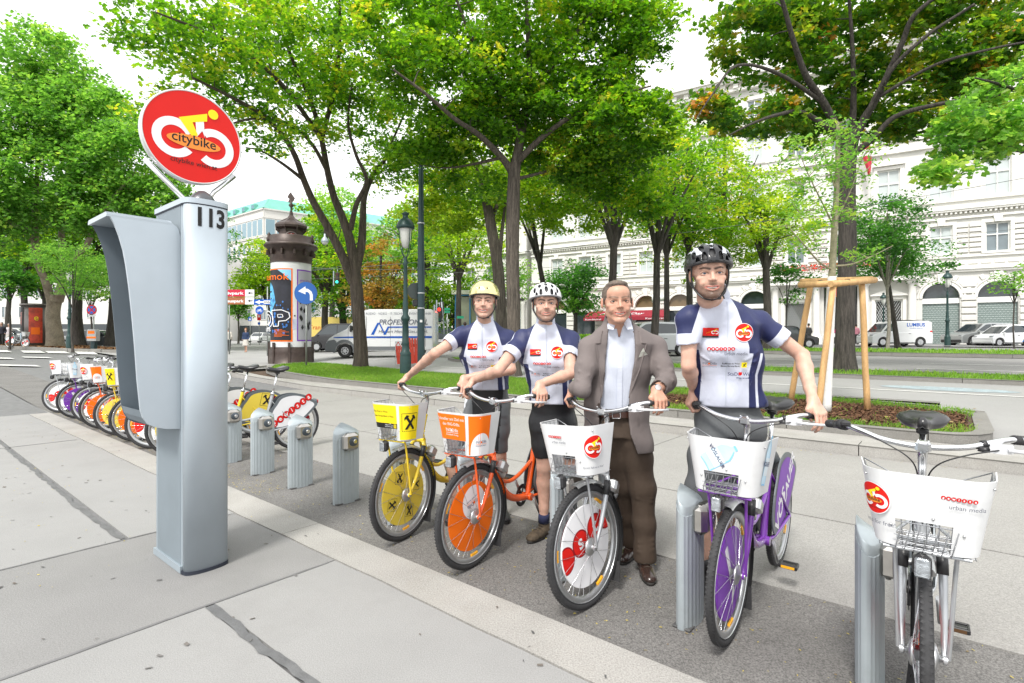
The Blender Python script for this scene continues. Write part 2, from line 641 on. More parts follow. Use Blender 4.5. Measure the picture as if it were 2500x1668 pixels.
 # one sheet to the horizon
gb=MB()
gx=[-900,-400,-200,-120,-80,-60]+list(range(-50,56,3))+[62,80,120,200,400,900]
gy=[-300,-100,-40,-20,-10,-6,-3]+list(range(0,70,3))+[75,85,100,130,200,400,1200]
GV=[(x,y,ground_z(x,y)-.30)for y in gy for x in gx]
GF=[(j*len(gx)+i,j*len(gx)+i+1,(j+1)*len(gx)+i+1,(j+1)*len(gx)+i)for j in range(len(gy)-1)for i in range(len(gx)-1)]
go=link('ground',mesh_np('ground',GV,GF),ASPHL)
go['kind']='structure'
# pavement where the photographer stands: base under the slabs, then slabs, tarred joints, kerb stones
pv=strip('pavement',-60,8,-9,2.24,TARJ,dz=-.012,ds=3,dt=3)
def wob(s,seed,amp=.0045):
 return amp*(math.sin(s*2.1+seed)+.6*math.sin(s*5.3+seed*2.3)+.4*math.sin(s*11.7+seed))
def slab(name,s0,s1,t0,t1,m,par,g=.006,th=.02,w0=0,w1=0,top=0.0):
 """one slab with slightly wavering long edges, gap g all round"""
 n=max(2,int((s1-s0)/.12))
 a0,a1=s0+g,s1-g
 near,far=[],[]
 for i in range(n+1):
  s=a0+(a1-a0)*i/n
  near.append((s,t0+g+(wob(s,1.3)if w0 else 0)))
  far.append((s,t1-g+(wob(s,1.3)if w1 else 0)))
 V,F=[],[]
 for(a,b)in near:
  V.append(ST(a,b,top)[:])
 for(a,b)in far:
  V.append(ST(a,b,top)[:])
 for(a,b)in near:
  V.append(ST(a,b,top-th)[:])
 for(a,b)in far:
  V.append(ST(a,b,top-th)[:])
 k=n+1
 for i in range(n):
  F.append((i,i+1,k+i+1,k+i))
  F.append((2*k+i,2*k+i+1,i+1,i))
  F.append((k+i,k+i+1,3*k+i+1,3*k+i))
 F.append((0,k,3*k,2*k))
 F.append((n,2*k+n,3*k+n,k+n))
 me=bpy.data.meshes.new(name)
 me.from_pydata(V,[],F)
 me.update()
 return link(name,me,m,par)
TJ=[-60,-43,-36,-29.2,-22.4,-15.9,-9.6,-4.59,-3.12,1.6,8]
for i in range(len(TJ)-1):
 a,b=TJ[i],TJ[i+1]
 m_=WALK2 if abs(a+4.59)<.1 else WALK
 if abs(a+4.59)<.1:
  slab('paving_slab',a,b,-9,1.95,m_,pv,w1=1)
 else:
  slab('paving_slab',a,b,1.205,1.95,m_,pv,w0=0,w1=1)
  slab('paving_slab',a,b,-9,1.17,m_,pv,w0=0)
  # kerb stones flush with the pavement, a low step down to the stand
KJ=[-60,-47,-38.5,-34.1,-29.8,-25.5,-21.3,-17.0,-12.7,-8.28,-3.84,.62,8]
for i in range(len(KJ)-1):
 slab('kerb_stone',KJ[i],KJ[i+1],1.955,2.26,KERBM,pv,g=.004,th=.06,w0=1)
def ribbon(name,pts,w,m,dz,par=None,wv=.25,seed=1):
 """a tarred crack: an irregular dark ribbon on the ground, (s, t) points"""
 rr=random.Random(seed)
 V,F=[],[]
 n=len(pts)
 for i,(s,t)in enumerate(pts):
  a=pts[max(0,i-1)]
  b=pts[min(n-1,i+1)]
  d=Vector((b[0]-a[0],b[1]-a[1])).normalized()
  nn=Vector((-d.y,d.x))
  l_,r_=w*.5*(1+wv*rr.uniform(-1,1)),w*.5*(1+wv*rr.uniform(-1,1))
  for k,ww in((1,l_),(-1,r_)):
   p=ST(s+nn.x*ww*k,t+nn.y*ww*k)
   V.append((p.x,p.y,p.z+dz))
 F=[(2*i,2*i+1,2*i+3,2*i+2)for i in range(n-1)]
 me=bpy.data.meshes.new(name)
 me.from_pydata(V,[],F)
 me.update()
 o=link(name,me,m,par)
 if par is None:
  o['kind']='structure'
 return o
def wline(s0,s1,t,amp=.03,step=.07,seed=0):
 n=int(abs(s1-s0)/step)
 rr=random.Random(seed)
 out,w=[],0
 for i in range(n+1):
  w=w*.86+rr.uniform(-1,1)*amp*.45
  out.append((s0+(s1-s0)*i/n,t+w))
 return out
ribbon('crack_filler',wline(-3.10,4,1.19,.022,seed=3),.046,TAR,.004,pv,seed=5)
ribbon('crack_filler',wline(-9.58,-4.62,1.17,.022,seed=9),.036,TAR,.004,pv,seed=8)
ribbon('crack_filler',wline(-30,-9.62,1.17,.02,seed=11),.04,TAR,.004,pv,seed=8)
for s_ in TJ[1:-1]:
 rr_=[(s_+.004*math.sin(t_*.37),t_*.1)for t_ in range(-90,20)]
 ribbon('joint_filler',rr_,.020,TARJ,.003,pv,seed=int(-s_*10))
 # bicycle stand strip, carriageway of concrete slabs
strip('bicycle_stand_ground',-60,30,2.27,3.40,ASPHD,dz=-.02,ds=1,dt=.3)
rd=strip('carriageway',-150,30,3.36,7.95,TARJ,dz=-.034,ds=2,dt=1)
for(ta,tb)in((3.42,4.95),(4.965,7.86)):
 ls=[-60,-40,-30,-22.9,-19,-15.05,-11.1,-7.15,-3.15,.95,5,12]if tb<5 else[-60,-40,-30,-22.9,-19,-15.05,-11.1,-7.15,-3.18,.92,5,12]
 for a,b in zip(ls,ls[1:]):
  slab('road_slab',a,b,ta,tb,LANE,rd,g=.007,th=.014,top=-.02)
  # kerbs of the planted strip: a low wide kerb, then the upper kerb with rounded right end
MED_L,MED_R=-20.9,.35
def kerb_line(name,pts,w,h0,h1,m,par,seg=2.0,gap=.006,lab=None):
 """kerb stones laid end to end along (s, t) points; w to the left of the direction of travel"""
 P=[Vector((a,b))for a,b in pts]
 # resample
 L=[0]
 for a,b in zip(P,P[1:]):
  L.append(L[-1]+(b-a).length)
 def pos(d):
  for i in range(len(P)-1):
   if d<=L[i+1]+1e-9:
    return P[i].lerp(P[i+1],(d-L[i])/max(1e-9,L[i+1]-L[i]))
  return P[-1]
 def nor(d):
  a,b=pos(max(0,d-.05)),pos(min(L[-1],d+.05))
  dd=(b-a).normalized()
  return Vector((-dd.y,dd.x))
 n=max(1,round(L[-1]/seg))
 for k in range(n):
  d0,d1=L[-1]*k/n+gap,L[-1]*(k+1)/n-gap
  q=max(2,int((d1-d0)/.25))
  mb=MB()
  V=[]
  bz=.015
  for i in range(q+1):
   d=d0+(d1-d0)*i/q
   p,nn=pos(d),nor(d)
   g=ST(p.x,p.y)
   for(o_,z)in((0,h0),(0,h1-bz),(bz,h1),(w-bz,h1),(w,h1-bz),(w,h0)):
    e_=p+nn*o_
    x=ST(e_.x,e_.y,0)
    V.append((x.x,x.y,z+(KZ(p.x,p.y)if p.y<13 else g.z-.45)))
  F=[]
  for i in range(q):
   for j in range(5):
    F.append((i*6+j,(i+1)*6+j,(i+1)*6+j+1,i*6+j+1))
  F.append(tuple(range(6)))
  F.append(tuple(reversed(range(q*6,q*6+6))))
  mb.add(V,F)
  mb.build(name,m,par)
def KZ(s,t):
 """height of the carriageway edge along the street (it climbs towards the left)"""
 x=ST(s,7.8)
 return x.z
kb=empty('kerb',(0,0,0),kind='structure')
kerb_line('kerb_stone',[(s,7.88)for s in(24,16,12,6,2,-2,-6,-10,-14,-17.5)]+[(-19.2,8.05),(-20.6,8.5),(-21.4,9.2),(-21.7,10.2)],-.34,-.08,.115,KERBM,kb,seg=1.55)
_up=[(MED_R-.02,11.6),(MED_R,9.35),(MED_R-.05,9.05),(MED_R-.2,8.82),(MED_R-.45,8.70),(-1.6,8.66)]+[(s,8.66)for s in(-4,-8,-12,-15.5)]+[(-17.6,8.8),(-19.2,9.2),(-20.3,9.9),(-20.8,11.0)]
kerb_line('kerb_stone',_up,-.16,0.02,.235,KERBG,kb,seg=1.6)
# paved ledge between the two kerbs
strip('kerb_ledge',-21,30,8.20,8.70,KERBM,dz=-.035,ds=1,dt=.5)
def poly_sheet(name,pts,m,dz,z=None,kind='structure',n=10,par=None):
 """a polygon of (s, t) corners filled with a fine grid following the land"""
 P=[Vector((a,b,0))for a,b in pts]
 bm=bmesh.new()
 vs=[bm.verts.new(p)for p in P]
 bm.faces.new(vs)
 bmesh.ops.triangulate(bm,faces=bm.faces)
 for _ in range(n):
  long_=[e for e in bm.edges if e.calc_length()>.8]
  if not long_:
   break
  bmesh.ops.subdivide_edges(bm,edges=long_,cuts=1)
  bmesh.ops.triangulate(bm,faces=[f for f in bm.faces if len(f.verts)>3])
 for v in bm.verts:
  p=ST(v.co.x,v.co.y)
  v.co=(p.x,p.y,(p.z if z is None else z)+dz)
 for f in bm.faces:
  if f.normal.z<0:
   f.normal_flip()
 me=bpy.data.meshes.new(name)
 bm.to_mesh(me)
 bm.free()
 o=link(name,me,m,par)
 if kind and par is None:
  o['kind']=kind
 return o
def med_z(s,t):
 return KZ(s,t)+.215+max(0,(t-9))*.012
_med_in=[(MED_R-.17,11.6),(MED_R-.17,9.35),(MED_R-.22,9.1),(MED_R-.36,8.92),(MED_R-.5,8.84),(-4,8.80),(-15.5,8.80),(-17.5,8.95),(-19,9.33),(-20.0,9.95),(-20.5,11.0),(-19.8,11.9),(-16,12.3),(-3,12.3),(-1.2,12.1),(-.3,11.9)]
soil=poly_sheet('planting_bed',_med_in,SOIL,.0,kind='structure')
for v in soil.data.vertices:
 s_,t_=v.co.x*EV.x+v.co.y*EV.y,v.co.x*NV.x+v.co.y*NV.y
 v.co.z=med_z(s_,t_)-.02
strip('planting_bed',-20.8,MED_R-.08,8.75,12.5,SOIL,dz=-.075,ds=1,dt=.5)
# far side kerb of the bed
kerb_line('kerb_stone',[(-20.7,11.1),(-20.2,12.0),(-16.2,12.45),(-3,12.45),(-1.1,12.3),(-.2,12.1),(MED_R-.02,11.6)],-.14,0.05,.25,KERBG,kb,seg=1.6)
# cycle path, verges, main road
strip('cycle_path_edge',-20.5,30,12.28,12.50,KERBG,dz=.003,ds=2,dt=.3)
strip('cycle_path',-40,30,12.45,17.62,ASPHL,dz=.006,ds=2,dt=.5)
fc_=strip('footway_crossing',MED_R-.6,30,8.15,12.5,ASPHL,dz=-.08,ds=1,dt=.25)
for v in fc_.data.vertices:
 t_=v.co.x*NV.x+v.co.y*NV.y
 v.co.z+=.09*min(1,max(0,(t_-10.3)/1.9))
strip('plaza',-150,-20.9,8.1,17.7,ASPHL,dz=.012,ds=2,dt=1)
strip('plaza',-150,-33.5,29.8,60,ASPHL,dz=-.01,ds=3,dt=2)
strip('plaza',-33.6,90,29.8,36.4,ASPHL,dz=-.01,ds=3,dt=1)
strip('pavement',8,30,-9,2.27,WALK,dz=0,ds=2,dt=2)
strip('road',-120,60,17.6,29.8,ASPH,dz=-.03,ds=3,dt=1)
strip('side_road',-120,80,36.5,46.5,ASPH,dz=-.02,ds=4,dt=1)
strip('far_pavement',-120,90,46.6,60,ASPHL,dz=.06,ds=4,dt=2)
def grass_base(name,pts,dz=.0):
 return poly_sheet(name,pts,mat('turf',(.085,.15,.022),.95,var=.35,vscale=3,speck=.3,sscale=40,bump=.6,bscale=60),dz)
V1=[(-17.5,16.75),(-16.5,16.15),(-14,16.05),(30,16.05),(30,17.45),(-14,17.4),(-16.5,17.2)]
V2=[(-33,30.9),(-31,30.1),(-20,30.0),(50,30.0),(50,35.8),(-31,35.8)]
grass_base('verge_turf',V1,.09)
grass_base('far_verge_turf',V2,.12)
kerb_line('kerb_stone',[(s,15.97)for s in(30,20,10,0,-10,-14)]+[(-16.6,16.08),(-17.7,16.75),(-16.6,17.4),(-14,17.56)]+[(s,17.58)for s in(-5,5,15,30)],-.12,.25,.565,KERBG,kb,seg=3)
kerb_line('kerb_stone',[(s,29.85)for s in(50,30,10,-10,-20)]+[(-31.3,29.95),(-33.4,31),(-33.4,35.9)],-.16,.3,.60,KERBG,kb,seg=4)
strip('verge_path',-40,50,35.85,36.5,KERBG,dz=.10,ds=4,dt=.6)
def paint_line(s0,s1,t,w=.12,dz=.012,name='lane_marking',ds=1.0):
 return strip(name,s0,s1,t-w/2,t+w/2,PAINT,dz=dz,ds=ds,dt=.5)
paint_line(-15,30,13.85,.10,.014)
paint_line(-60,60,17.95,.14,-.02)
for k in range(-6,6):
 paint_line(k*9-1,k*9+5,20.9,.13,-.02)
 paint_line(k*9-1,k*9+5,24.0,.13,-.02)
paint_line(-60,60,29.3,.14,-.02)
# pale blue oval sign on the cycle path, worn
ov=MB()
_q=[ST(-.2+1.15*math.cos(a*PI/16),14.6+.35*math.sin(a*PI/16))for a in range(32)]
_c=ST(-.2,14.6)
ov.add([(p.x,p.y,p.z+.012)for p in _q+[_c]],[(i,(i+1)%32,32)for i in range(32)])
ov.build('cycle_marking',mat('worn_blue_paint',(.30,.37,.40),.8,var=.2,vscale=5,speck=.25,sscale=50,stain=(.33,.33,.33),stain_scale=4,stain_amt=.8))['kind']='structure'
# zebra crossing of the side street on the left
for(u0,u1,y0,y1)in((-70,30,29.0,31.8),(58,112,28.5,31.5),(118,172,28.2,31.0),(190,240,27.8,30.6),(-60,38,23.6,24.2),(60,130,24.6,25.1),(-60,100,20.2,20.7)):
 q_=[]
 for(u_,y_)in((u0,y0),(u1,y0),(u1-14,y1),(u0-8,y1)):
  g_=on_ground(u_,y_)
  q_.append((g_.x,g_.y,g_.z+.016))
 me_=bpy.data.meshes.new('crossing_marking')
 bm_=bmesh.new()
 bm_.faces.new([bm_.verts.new(p)for p in q_])
 bmesh.ops.subdivide_edges(bm_,edges=bm_.edges,cuts=6,use_grid_fill=True)
 for v_ in bm_.verts:
  v_.co.z=ground_z(v_.co.x,v_.co.y)+.018
 bm_.to_mesh(me_)
 bm_.free()
 link('crossing_marking',me_,PAINT)['kind']='structure'
 # planted island across the side street, with bark mulch
ISL=[on_ground(-60,38),on_ground(60,34),on_ground(168,31),on_ground(250,30.0),on_ground(335,29.2),on_ground(400,30.5),on_ground(420,33.5),on_ground(380,38),on_ground(200,44),on_ground(-60,52)]
isl_st=[(p.x*EV.x+p.y*EV.y,p.x*NV.x+p.y*NV.y)for p in ISL]
# tussocks of grass as one object per area
GRASSM=None
def leaf_material(name,c0,c1,trans=.45,rough=.5):
 """leaf with colour from the per-leaf value 'tint', light passing through"""
 m=bpy.data.materials.new(name)
 m.use_nodes=True
 nt=m.node_tree
 for n_ in list(nt.nodes):
  nt.nodes.remove(n_)
 out=nt.nodes.new('ShaderNodeOutputMaterial')
 at_=nt.nodes.new('ShaderNodeAttribute')
 at_.attribute_name='tint'
 rp=nt.nodes.new('ShaderNodeValToRGB')
 n0=len(c0)
 els=rp.color_ramp.elements
 els[0].position=0
 els[0].color=tuple(c0[0])+(1,)
 els[1].position=1
 els[1].color=tuple(c0[-1])+(1,)
 for i in range(1,n0-1):
  e_=els.new(i/(n0-1))
  e_.color=tuple(c0[i])+(1,)
 nt.links.new(at_.outputs['Fac'],rp.inputs['Fac'])
 d=nt.nodes.new('ShaderNodeBsdfPrincipled')
 d.inputs['Roughness'].default_value=rough
 d.inputs['Specular IOR Level'].default_value=.35
 t=nt.nodes.new('ShaderNodeBsdfTranslucent')
 hsn=nt.nodes.new('ShaderNodeVectorMath')
 hsn.operation='MULTIPLY'
 hsn.inputs[1].default_value=tuple(q*1.7 for q in c1)
 nt.links.new(rp.outputs['Color'],hsn.inputs[0])
 nt.links.new(rp.outputs['Color'],d.inputs['Base Color'])
 nt.links.new(hsn.outputs['Vector'],t.inputs['Color'])
 mx_=nt.nodes.new('ShaderNodeMixShader')
 mx_.inputs['Fac'].default_value=trans
 nt.links.new(d.outputs['BSDF'],mx_.inputs[1])
 nt.links.new(t.outputs['BSDF'],mx_.inputs[2])
 nt.links.new(mx_.outputs['Shader'],out.inputs['Surface'])
 return m
GRASSM=leaf_material('grass_blades',[(.10,.20,.02),(.16,.30,.035),(.22,.36,.05),(.34,.36,.10)],(1.3,1.5,.6),.35,.6)
def in_poly(x,y,P):
 c=np.zeros(len(x),bool)
 n=len(P)
 for i in range(n):
  x0,y0=P[i]
  x1,y1=P[(i+1)%n]
  cond=((y0>y)!=(y1>y))&(x<(x1-x0)*(y-y0)/(y1-y0+1e-12)+x0)
  c^=cond
 return c
def grass(name,pts,n,h,w,zf,lab,thin=None,seed=3,m=None,parent=None):
 """thousands of bent blades in an (s, t) polygon, one mesh"""
 rg=np.random.default_rng(seed)
 P=np.array(pts)
 s=rg.uniform(P[:,0].min(),P[:,0].max(),n*2)
 t=rg.uniform(P[:,1].min(),P[:,1].max(),n*2)
 k=in_poly(s,t,pts)
 if thin is not None:
  k&=rg.random(len(s))<thin(s,t)
 s,t=s[k][:n],t[k][:n]
 n=len(s)
 x=s*EV.x+t*NV.x
 y=s*EV.y+t*NV.y
 z=np.array([zf(a,b)for a,b in zip(s,t)])
 az=rg.uniform(0,2*PI,n)
 hh=h*rg.uniform(.45,1.25,n)
 lean=rg.uniform(.1,.9,n)*hh
 ww=w*rg.uniform(.6,1.3,n)
 dx,dy=np.cos(az),np.sin(az)
 V=np.zeros((n,4,3))
 base=np.stack([x,y,z],1)
 side=np.stack([-dy*ww,dx*ww,0*ww],1)
 V[:,0]=base-side
 V[:,1]=base+side
 V[:,2]=base+side*.5+np.stack([dx*lean*.45,dy*lean*.45,hh*.65],1)
 V[:,3]=base+np.stack([dx*lean,dy*lean,hh],1)
 F=(np.arange(n)[:,None]*4+np.array([0,1,2])[None]).astype(int)
 F2=(np.arange(n)[:,None]*4+np.array([0,2,3])[None]).astype(int)
 me=mesh_np(name,V.reshape(-1,3),np.concatenate([F,F2]))
 tv=np.clip(.35+.25*np.sin(x*1.7)*np.cos(y*1.3+x)+rg.normal(0,.2,n),0,1)
 a=me.attributes.new('tint','FLOAT','POINT')
 a.data.foreach_set('value',np.repeat(tv,4).astype(np.float32))
 o=link(name,me,m or GRASSM,parent)
 tag(o,lab,'grass' if parent is None else None,kind='stuff')
 return o
 # in the bed: bark mulch near the staked tree, grass elsewhere
def mulchness(s,t):
 """1 inside the patch of bark mulch round the young tree"""
 return np.clip(1.35-np.sqrt(((s+2.2)/2.6)**2+((t-10.35)/1.15)**2),0,1)*2
grass('grass',_med_in,62000,.075,.005,lambda s,t:med_z(s,t)-.02,'bright mown grass on the kerbed strip behind the cyclists',thin=lambda s,t:np.where(mulchness(s,t)>.6,.03,np.where(s>-1.0,.75,1.0)))
grass('verge_grass',V1,22000,.10,.010,lambda s,t:ST(s,t).z+.08,'narrow green grass verge between the cycle path and the main road',seed=5)
grass('far_grass',V2,24000,.13,.022,lambda s,t:ST(s,t).z+.11,'grass verge beyond the main road in front of the parked cars',seed=6)
BARK_M=leaf_material('bark_mulch_chips',[(.05,.024,.012),(.11,.052,.026),(.17,.085,.045),(.30,.19,.11)],(.1,.1,.1),.0,.85)
def chips(name,s,t,zf,size,lab,m,tv,seed=2,thick=True,cat='mulch',parent=None,kind='stuff'):
 rg=np.random.default_rng(seed)
 n=len(s)
 x=s*EV.x+t*NV.x
 y=s*EV.y+t*NV.y
 z=np.array([zf(a,b)for a,b in zip(s,t)])
 az=rg.uniform(0,2*PI,n)
 L=size*rg.uniform(.5,1.4,n)
 W=L*rg.uniform(.3,.6,n)
 tl=rg.uniform(-.5,.5,n)*(1.0 if thick else .25)
 zz=rg.uniform(.0,.03,n)if thick else rg.uniform(.002,.006,n)
 dx,dy=np.cos(az),np.sin(az)
 c=np.stack([x,y,z+zz],1)
 a=np.stack([dx*L,dy*L,tl*L],1)*.5
 b=np.stack([-dy*W,dx*W,rg.uniform(-.4,.4,n)*W],1)*.5
 V=np.zeros((n,4,3))
 V[:,0],V[:,1],V[:,2],V[:,3]=c-a-b*.6,c+a-b,c+a*.9+b,c-a+b
 F=np.arange(n*4).reshape(n,4)
 me=mesh_np(name,V.reshape(-1,3),F)
 at_=me.attributes.new('tint','FLOAT','POINT')
 at_.data.foreach_set('value',np.repeat(tv(rg,n),4).astype(np.float32))
 o=link(name,me,m,parent)
 tag(o,lab,cat if parent is None else None,kind=kind)
 return o
_s=rng.uniform(-5.4,.1,34000)
_t=rng.uniform(8.85,12.2,34000)
_k=(rng.random(34000)<mulchness(_s,_t))&in_poly(_s,_t,_med_in)
chips('bark_mulch',_s[_k],_t[_k],lambda s,t:med_z(s,t)-.015,.045,'reddish brown bark mulch round the staked young tree',BARK_M,lambda r_,n:np.clip(r_.beta(1.6,3.2,n),0,1))
# island across the side street
poly_sheet('island_bed',isl_st,SOIL,.07)
ik=MB()
for a,b in zip(ISL,ISL[1:]+ISL[:1]):
 d=(b-a)
 n_=max(1,int(d.length/1.5))
 for i in range(n_):
  p,q=a.lerp(b,(i+.01)/n_),a.lerp(b,(i+.99)/n_)
  kk=MB()
  c_=(p+q)/2
  c_.z=ground_z(c_.x,c_.y)+.06
  kk.box(c_,((q-p).length,.16,.24),rz=math.atan2(d.y,d.x),bev=.015)
  kk.build('kerb_stone',KERBG,kb)
_P=np.array(isl_st)
_s=rng.uniform(_P[:,0].min(),_P[:,0].max(),26000)
_t=rng.uniform(_P[:,1].min(),_P[:,1].max(),26000)
_k=in_poly(_s,_t,isl_st)
chips('island_mulch',_s[_k],_t[_k],lambda s,t:ST(s,t).z+.08,.16,'orange brown bark mulch on the island under the plane tree',leaf_material('pale_bark_chips',[(.10,.05,.025),(.22,.11,.05),(.34,.19,.09)],(.1,.1,.1),.0,.85),lambda r_,n:r_.random(n))
# fallen yellow blossom scales along the edge of the stand
YB=leaf_material('fallen_scales',[(.42,.33,.07),(.55,.45,.10),(.30,.25,.10),(.22,.13,.06)],(.2,.2,.1),.0,.8)
_s=np.concatenate([rng.uniform(-16,2,1500),rng.uniform(-14,-5,1500),rng.uniform(-14,-4,400),rng.uniform(-20,0,900)])
_t=np.concatenate([rng.uniform(2.3,3.4,1500),2.32+np.abs(rng.normal(0,.16,1500)),rng.uniform(-.5,2.2,400),7.84-np.abs(rng.normal(0,.1,900))])
chips('fallen_scales',_s,_t,lambda s,t:(-.018 if t>2.26 else .002),.0115,'tiny yellow fallen blossom scales scattered on the ground by the stand',YB,lambda r_,n:r_.random(n)**1.5,thick=False,cat='fallen leaves')
_s=rng.uniform(-6,.3,90)
_t=rng.uniform(8.9,12.2,90)
chips('fallen_leaves',_s,_t,lambda s,t:med_z(s,t)+.01,.07,'dry yellowish leaves lying on the mulch and grass',YB,lambda r_,n:r_.random(n),cat='fallen leaves')
# chewing gum and grit spots trodden into the pavement
_s=rng.uniform(-12,2,420)
_t=rng.uniform(-2,2.2,420)
chips('gum_spots',_s,_t,lambda s,t:.001,.022,'small dark spots and grit on the pavement slabs',leaf_material('gum_grit',[(.10,.10,.10),(.17,.165,.16),(.12,.10,.08)],(.1,.1,.1),.0,.9),lambda r_,n:r_.random(n),thick=False,cat='grit',seed=12)
# trees
def bark(name,col,col2,sc=9,stretch=(1,1,.10)):
 m=mat(name,col,.9,var=.55,vscale=sc*1.6,speck=.30,sscale=sc*9,bump=1.0,bscale=sc*3.2,stain=col2,stain_scale=sc*.3,stain_amt=.5,stretch=stretch)
 for n_ in m.node_tree.nodes:
  if n_.type=='BUMP':
   n_.inputs['Distance'].default_value=.05
 return m
BARK1=bark('lime_bark',(.085,.068,.052),(.13,.11,.085))
BARK2=bark('maple_bark',(.105,.088,.072),(.06,.05,.04),11)
BARK3=bark('dark_bark',(.06,.052,.045),(.09,.08,.07),12)
BARKP=mat('plane_bark',(.26,.22,.165),.85,var=.25,vscale=2.0,speck=.2,sscale=20,bump=.5,bscale=6,stain=(.13,.09,.06),stain_scale=1.6,stain_amt=.95)
G_MID=leaf_material('leaf_mid_green',[(.035,.095,.008),(.065,.165,.012),(.115,.235,.016),(.20,.30,.022),(.36,.32,.04)],(1.7,1.75,.6),.55,.42)
G_DEEP=leaf_material('leaf_deep_green',[(.020,.065,.016),(.036,.11,.024),(.06,.16,.032),(.11,.21,.035)],(1.7,2.0,.8),.5,.38)
G_YEL=leaf_material('leaf_yellow_green',[(.10,.18,.014),(.19,.28,.02),(.30,.36,.03),(.46,.42,.06)],(1.6,1.8,.7),.5,.45)
G_OLIVE=leaf_material('leaf_olive',[(.035,.10,.014),(.07,.165,.016),(.13,.215,.022),(.25,.25,.03),(.42,.19,.05)],(1.7,1.75,.6),.52,.45)
G_PALE=leaf_material('leaf_fresh_green',[(.065,.16,.03),(.11,.24,.045),(.17,.31,.06),(.30,.38,.08)],(1.5,1.6,.8),.52,.42)
G_BROWN=leaf_material('leaf_chestnut_brown',[(.10,.13,.03),(.19,.18,.04),(.34,.22,.05),(.42,.22,.05)],(1.5,1.3,.7),.4,.5)
def leaves_mesh(name,P,size,tint,m,parent,seed=1,shape=4,droop=.35,aspect=.85):
 """P (n,3) leaf centres; each leaf a folded blade of real size; tint (n,)"""
 rg=np.random.default_rng(seed)
 n=len(P)
 # leaf frames: normals mostly up with scatter, tips hanging outwards
 nz=np.stack([rg.normal(0,.55,n),rg.normal(0,.55,n),np.abs(rg.normal(.8,.35,n))+.1],1)
 nz/=np.linalg.norm(nz,axis=1,keepdims=True)
 az=rg.uniform(0,2*PI,n)
 d=np.stack([np.cos(az),np.sin(az),-droop*rg.uniform(0,2,n)],1)
 d-=nz*(d*nz).sum(1,keepdims=True)
 d/=np.linalg.norm(d,axis=1,keepdims=True)
 sd=np.cross(nz,d)
 L=size*rg.uniform(.6,1.25,n)[:,None]
 W=L*aspect*.5
 fold=rg.uniform(.05,.30,n)[:,None]*L
 if shape==4:
  V=np.stack([P-d*L*.5,P+sd*W+nz*fold*.5,P+d*L*.5-nz*fold*.4,P-sd*W+nz*fold*.5],1)
  F=np.array([[0,1,2],[0,2,3]])
 else:
  V=np.stack([P-d*L*.45,P-d*L*.28+sd*W*.95+nz*fold*.5,P+d*L*.02+sd*W*.52+nz*fold*.3,P+d*L*.22+sd*W*.95+nz*fold*.2,P+d*L*.58-nz*fold*.6,P+d*L*.22-sd*W*.95+nz*fold*.2,P+d*L*.02-sd*W*.52+nz*fold*.3,P-d*L*.28-sd*W*.95+nz*fold*.5],1)
  F=np.array([[0,1,2],[2,3,4],[4,5,6],[6,7,0],[0,2,4],[0,4,6]])
 k=V.shape[1]
 FF=(np.arange(n)[:,None,None]*k+F[None]).reshape(-1,3)
 me=mesh_np(name,V.reshape(-1,3),FF)
 a=me.attributes.new('tint','FLOAT','POINT')
 a.data.foreach_set('value',np.repeat(np.clip(tint,0,1),k).astype(np.float32))
 o=link(name,me,m,parent)
 o['kind']='stuff'
 return o
def limb_mesh(mb,pts,r0,r1,n=8):
 P=smooth_path(pts,5)
 m_=len(P)
 rs=[r0+(r1-r0)*(i/(m_-1))**.8 for i in range(m_)]
 mb.tube(P,rs,n)
 return P,rs
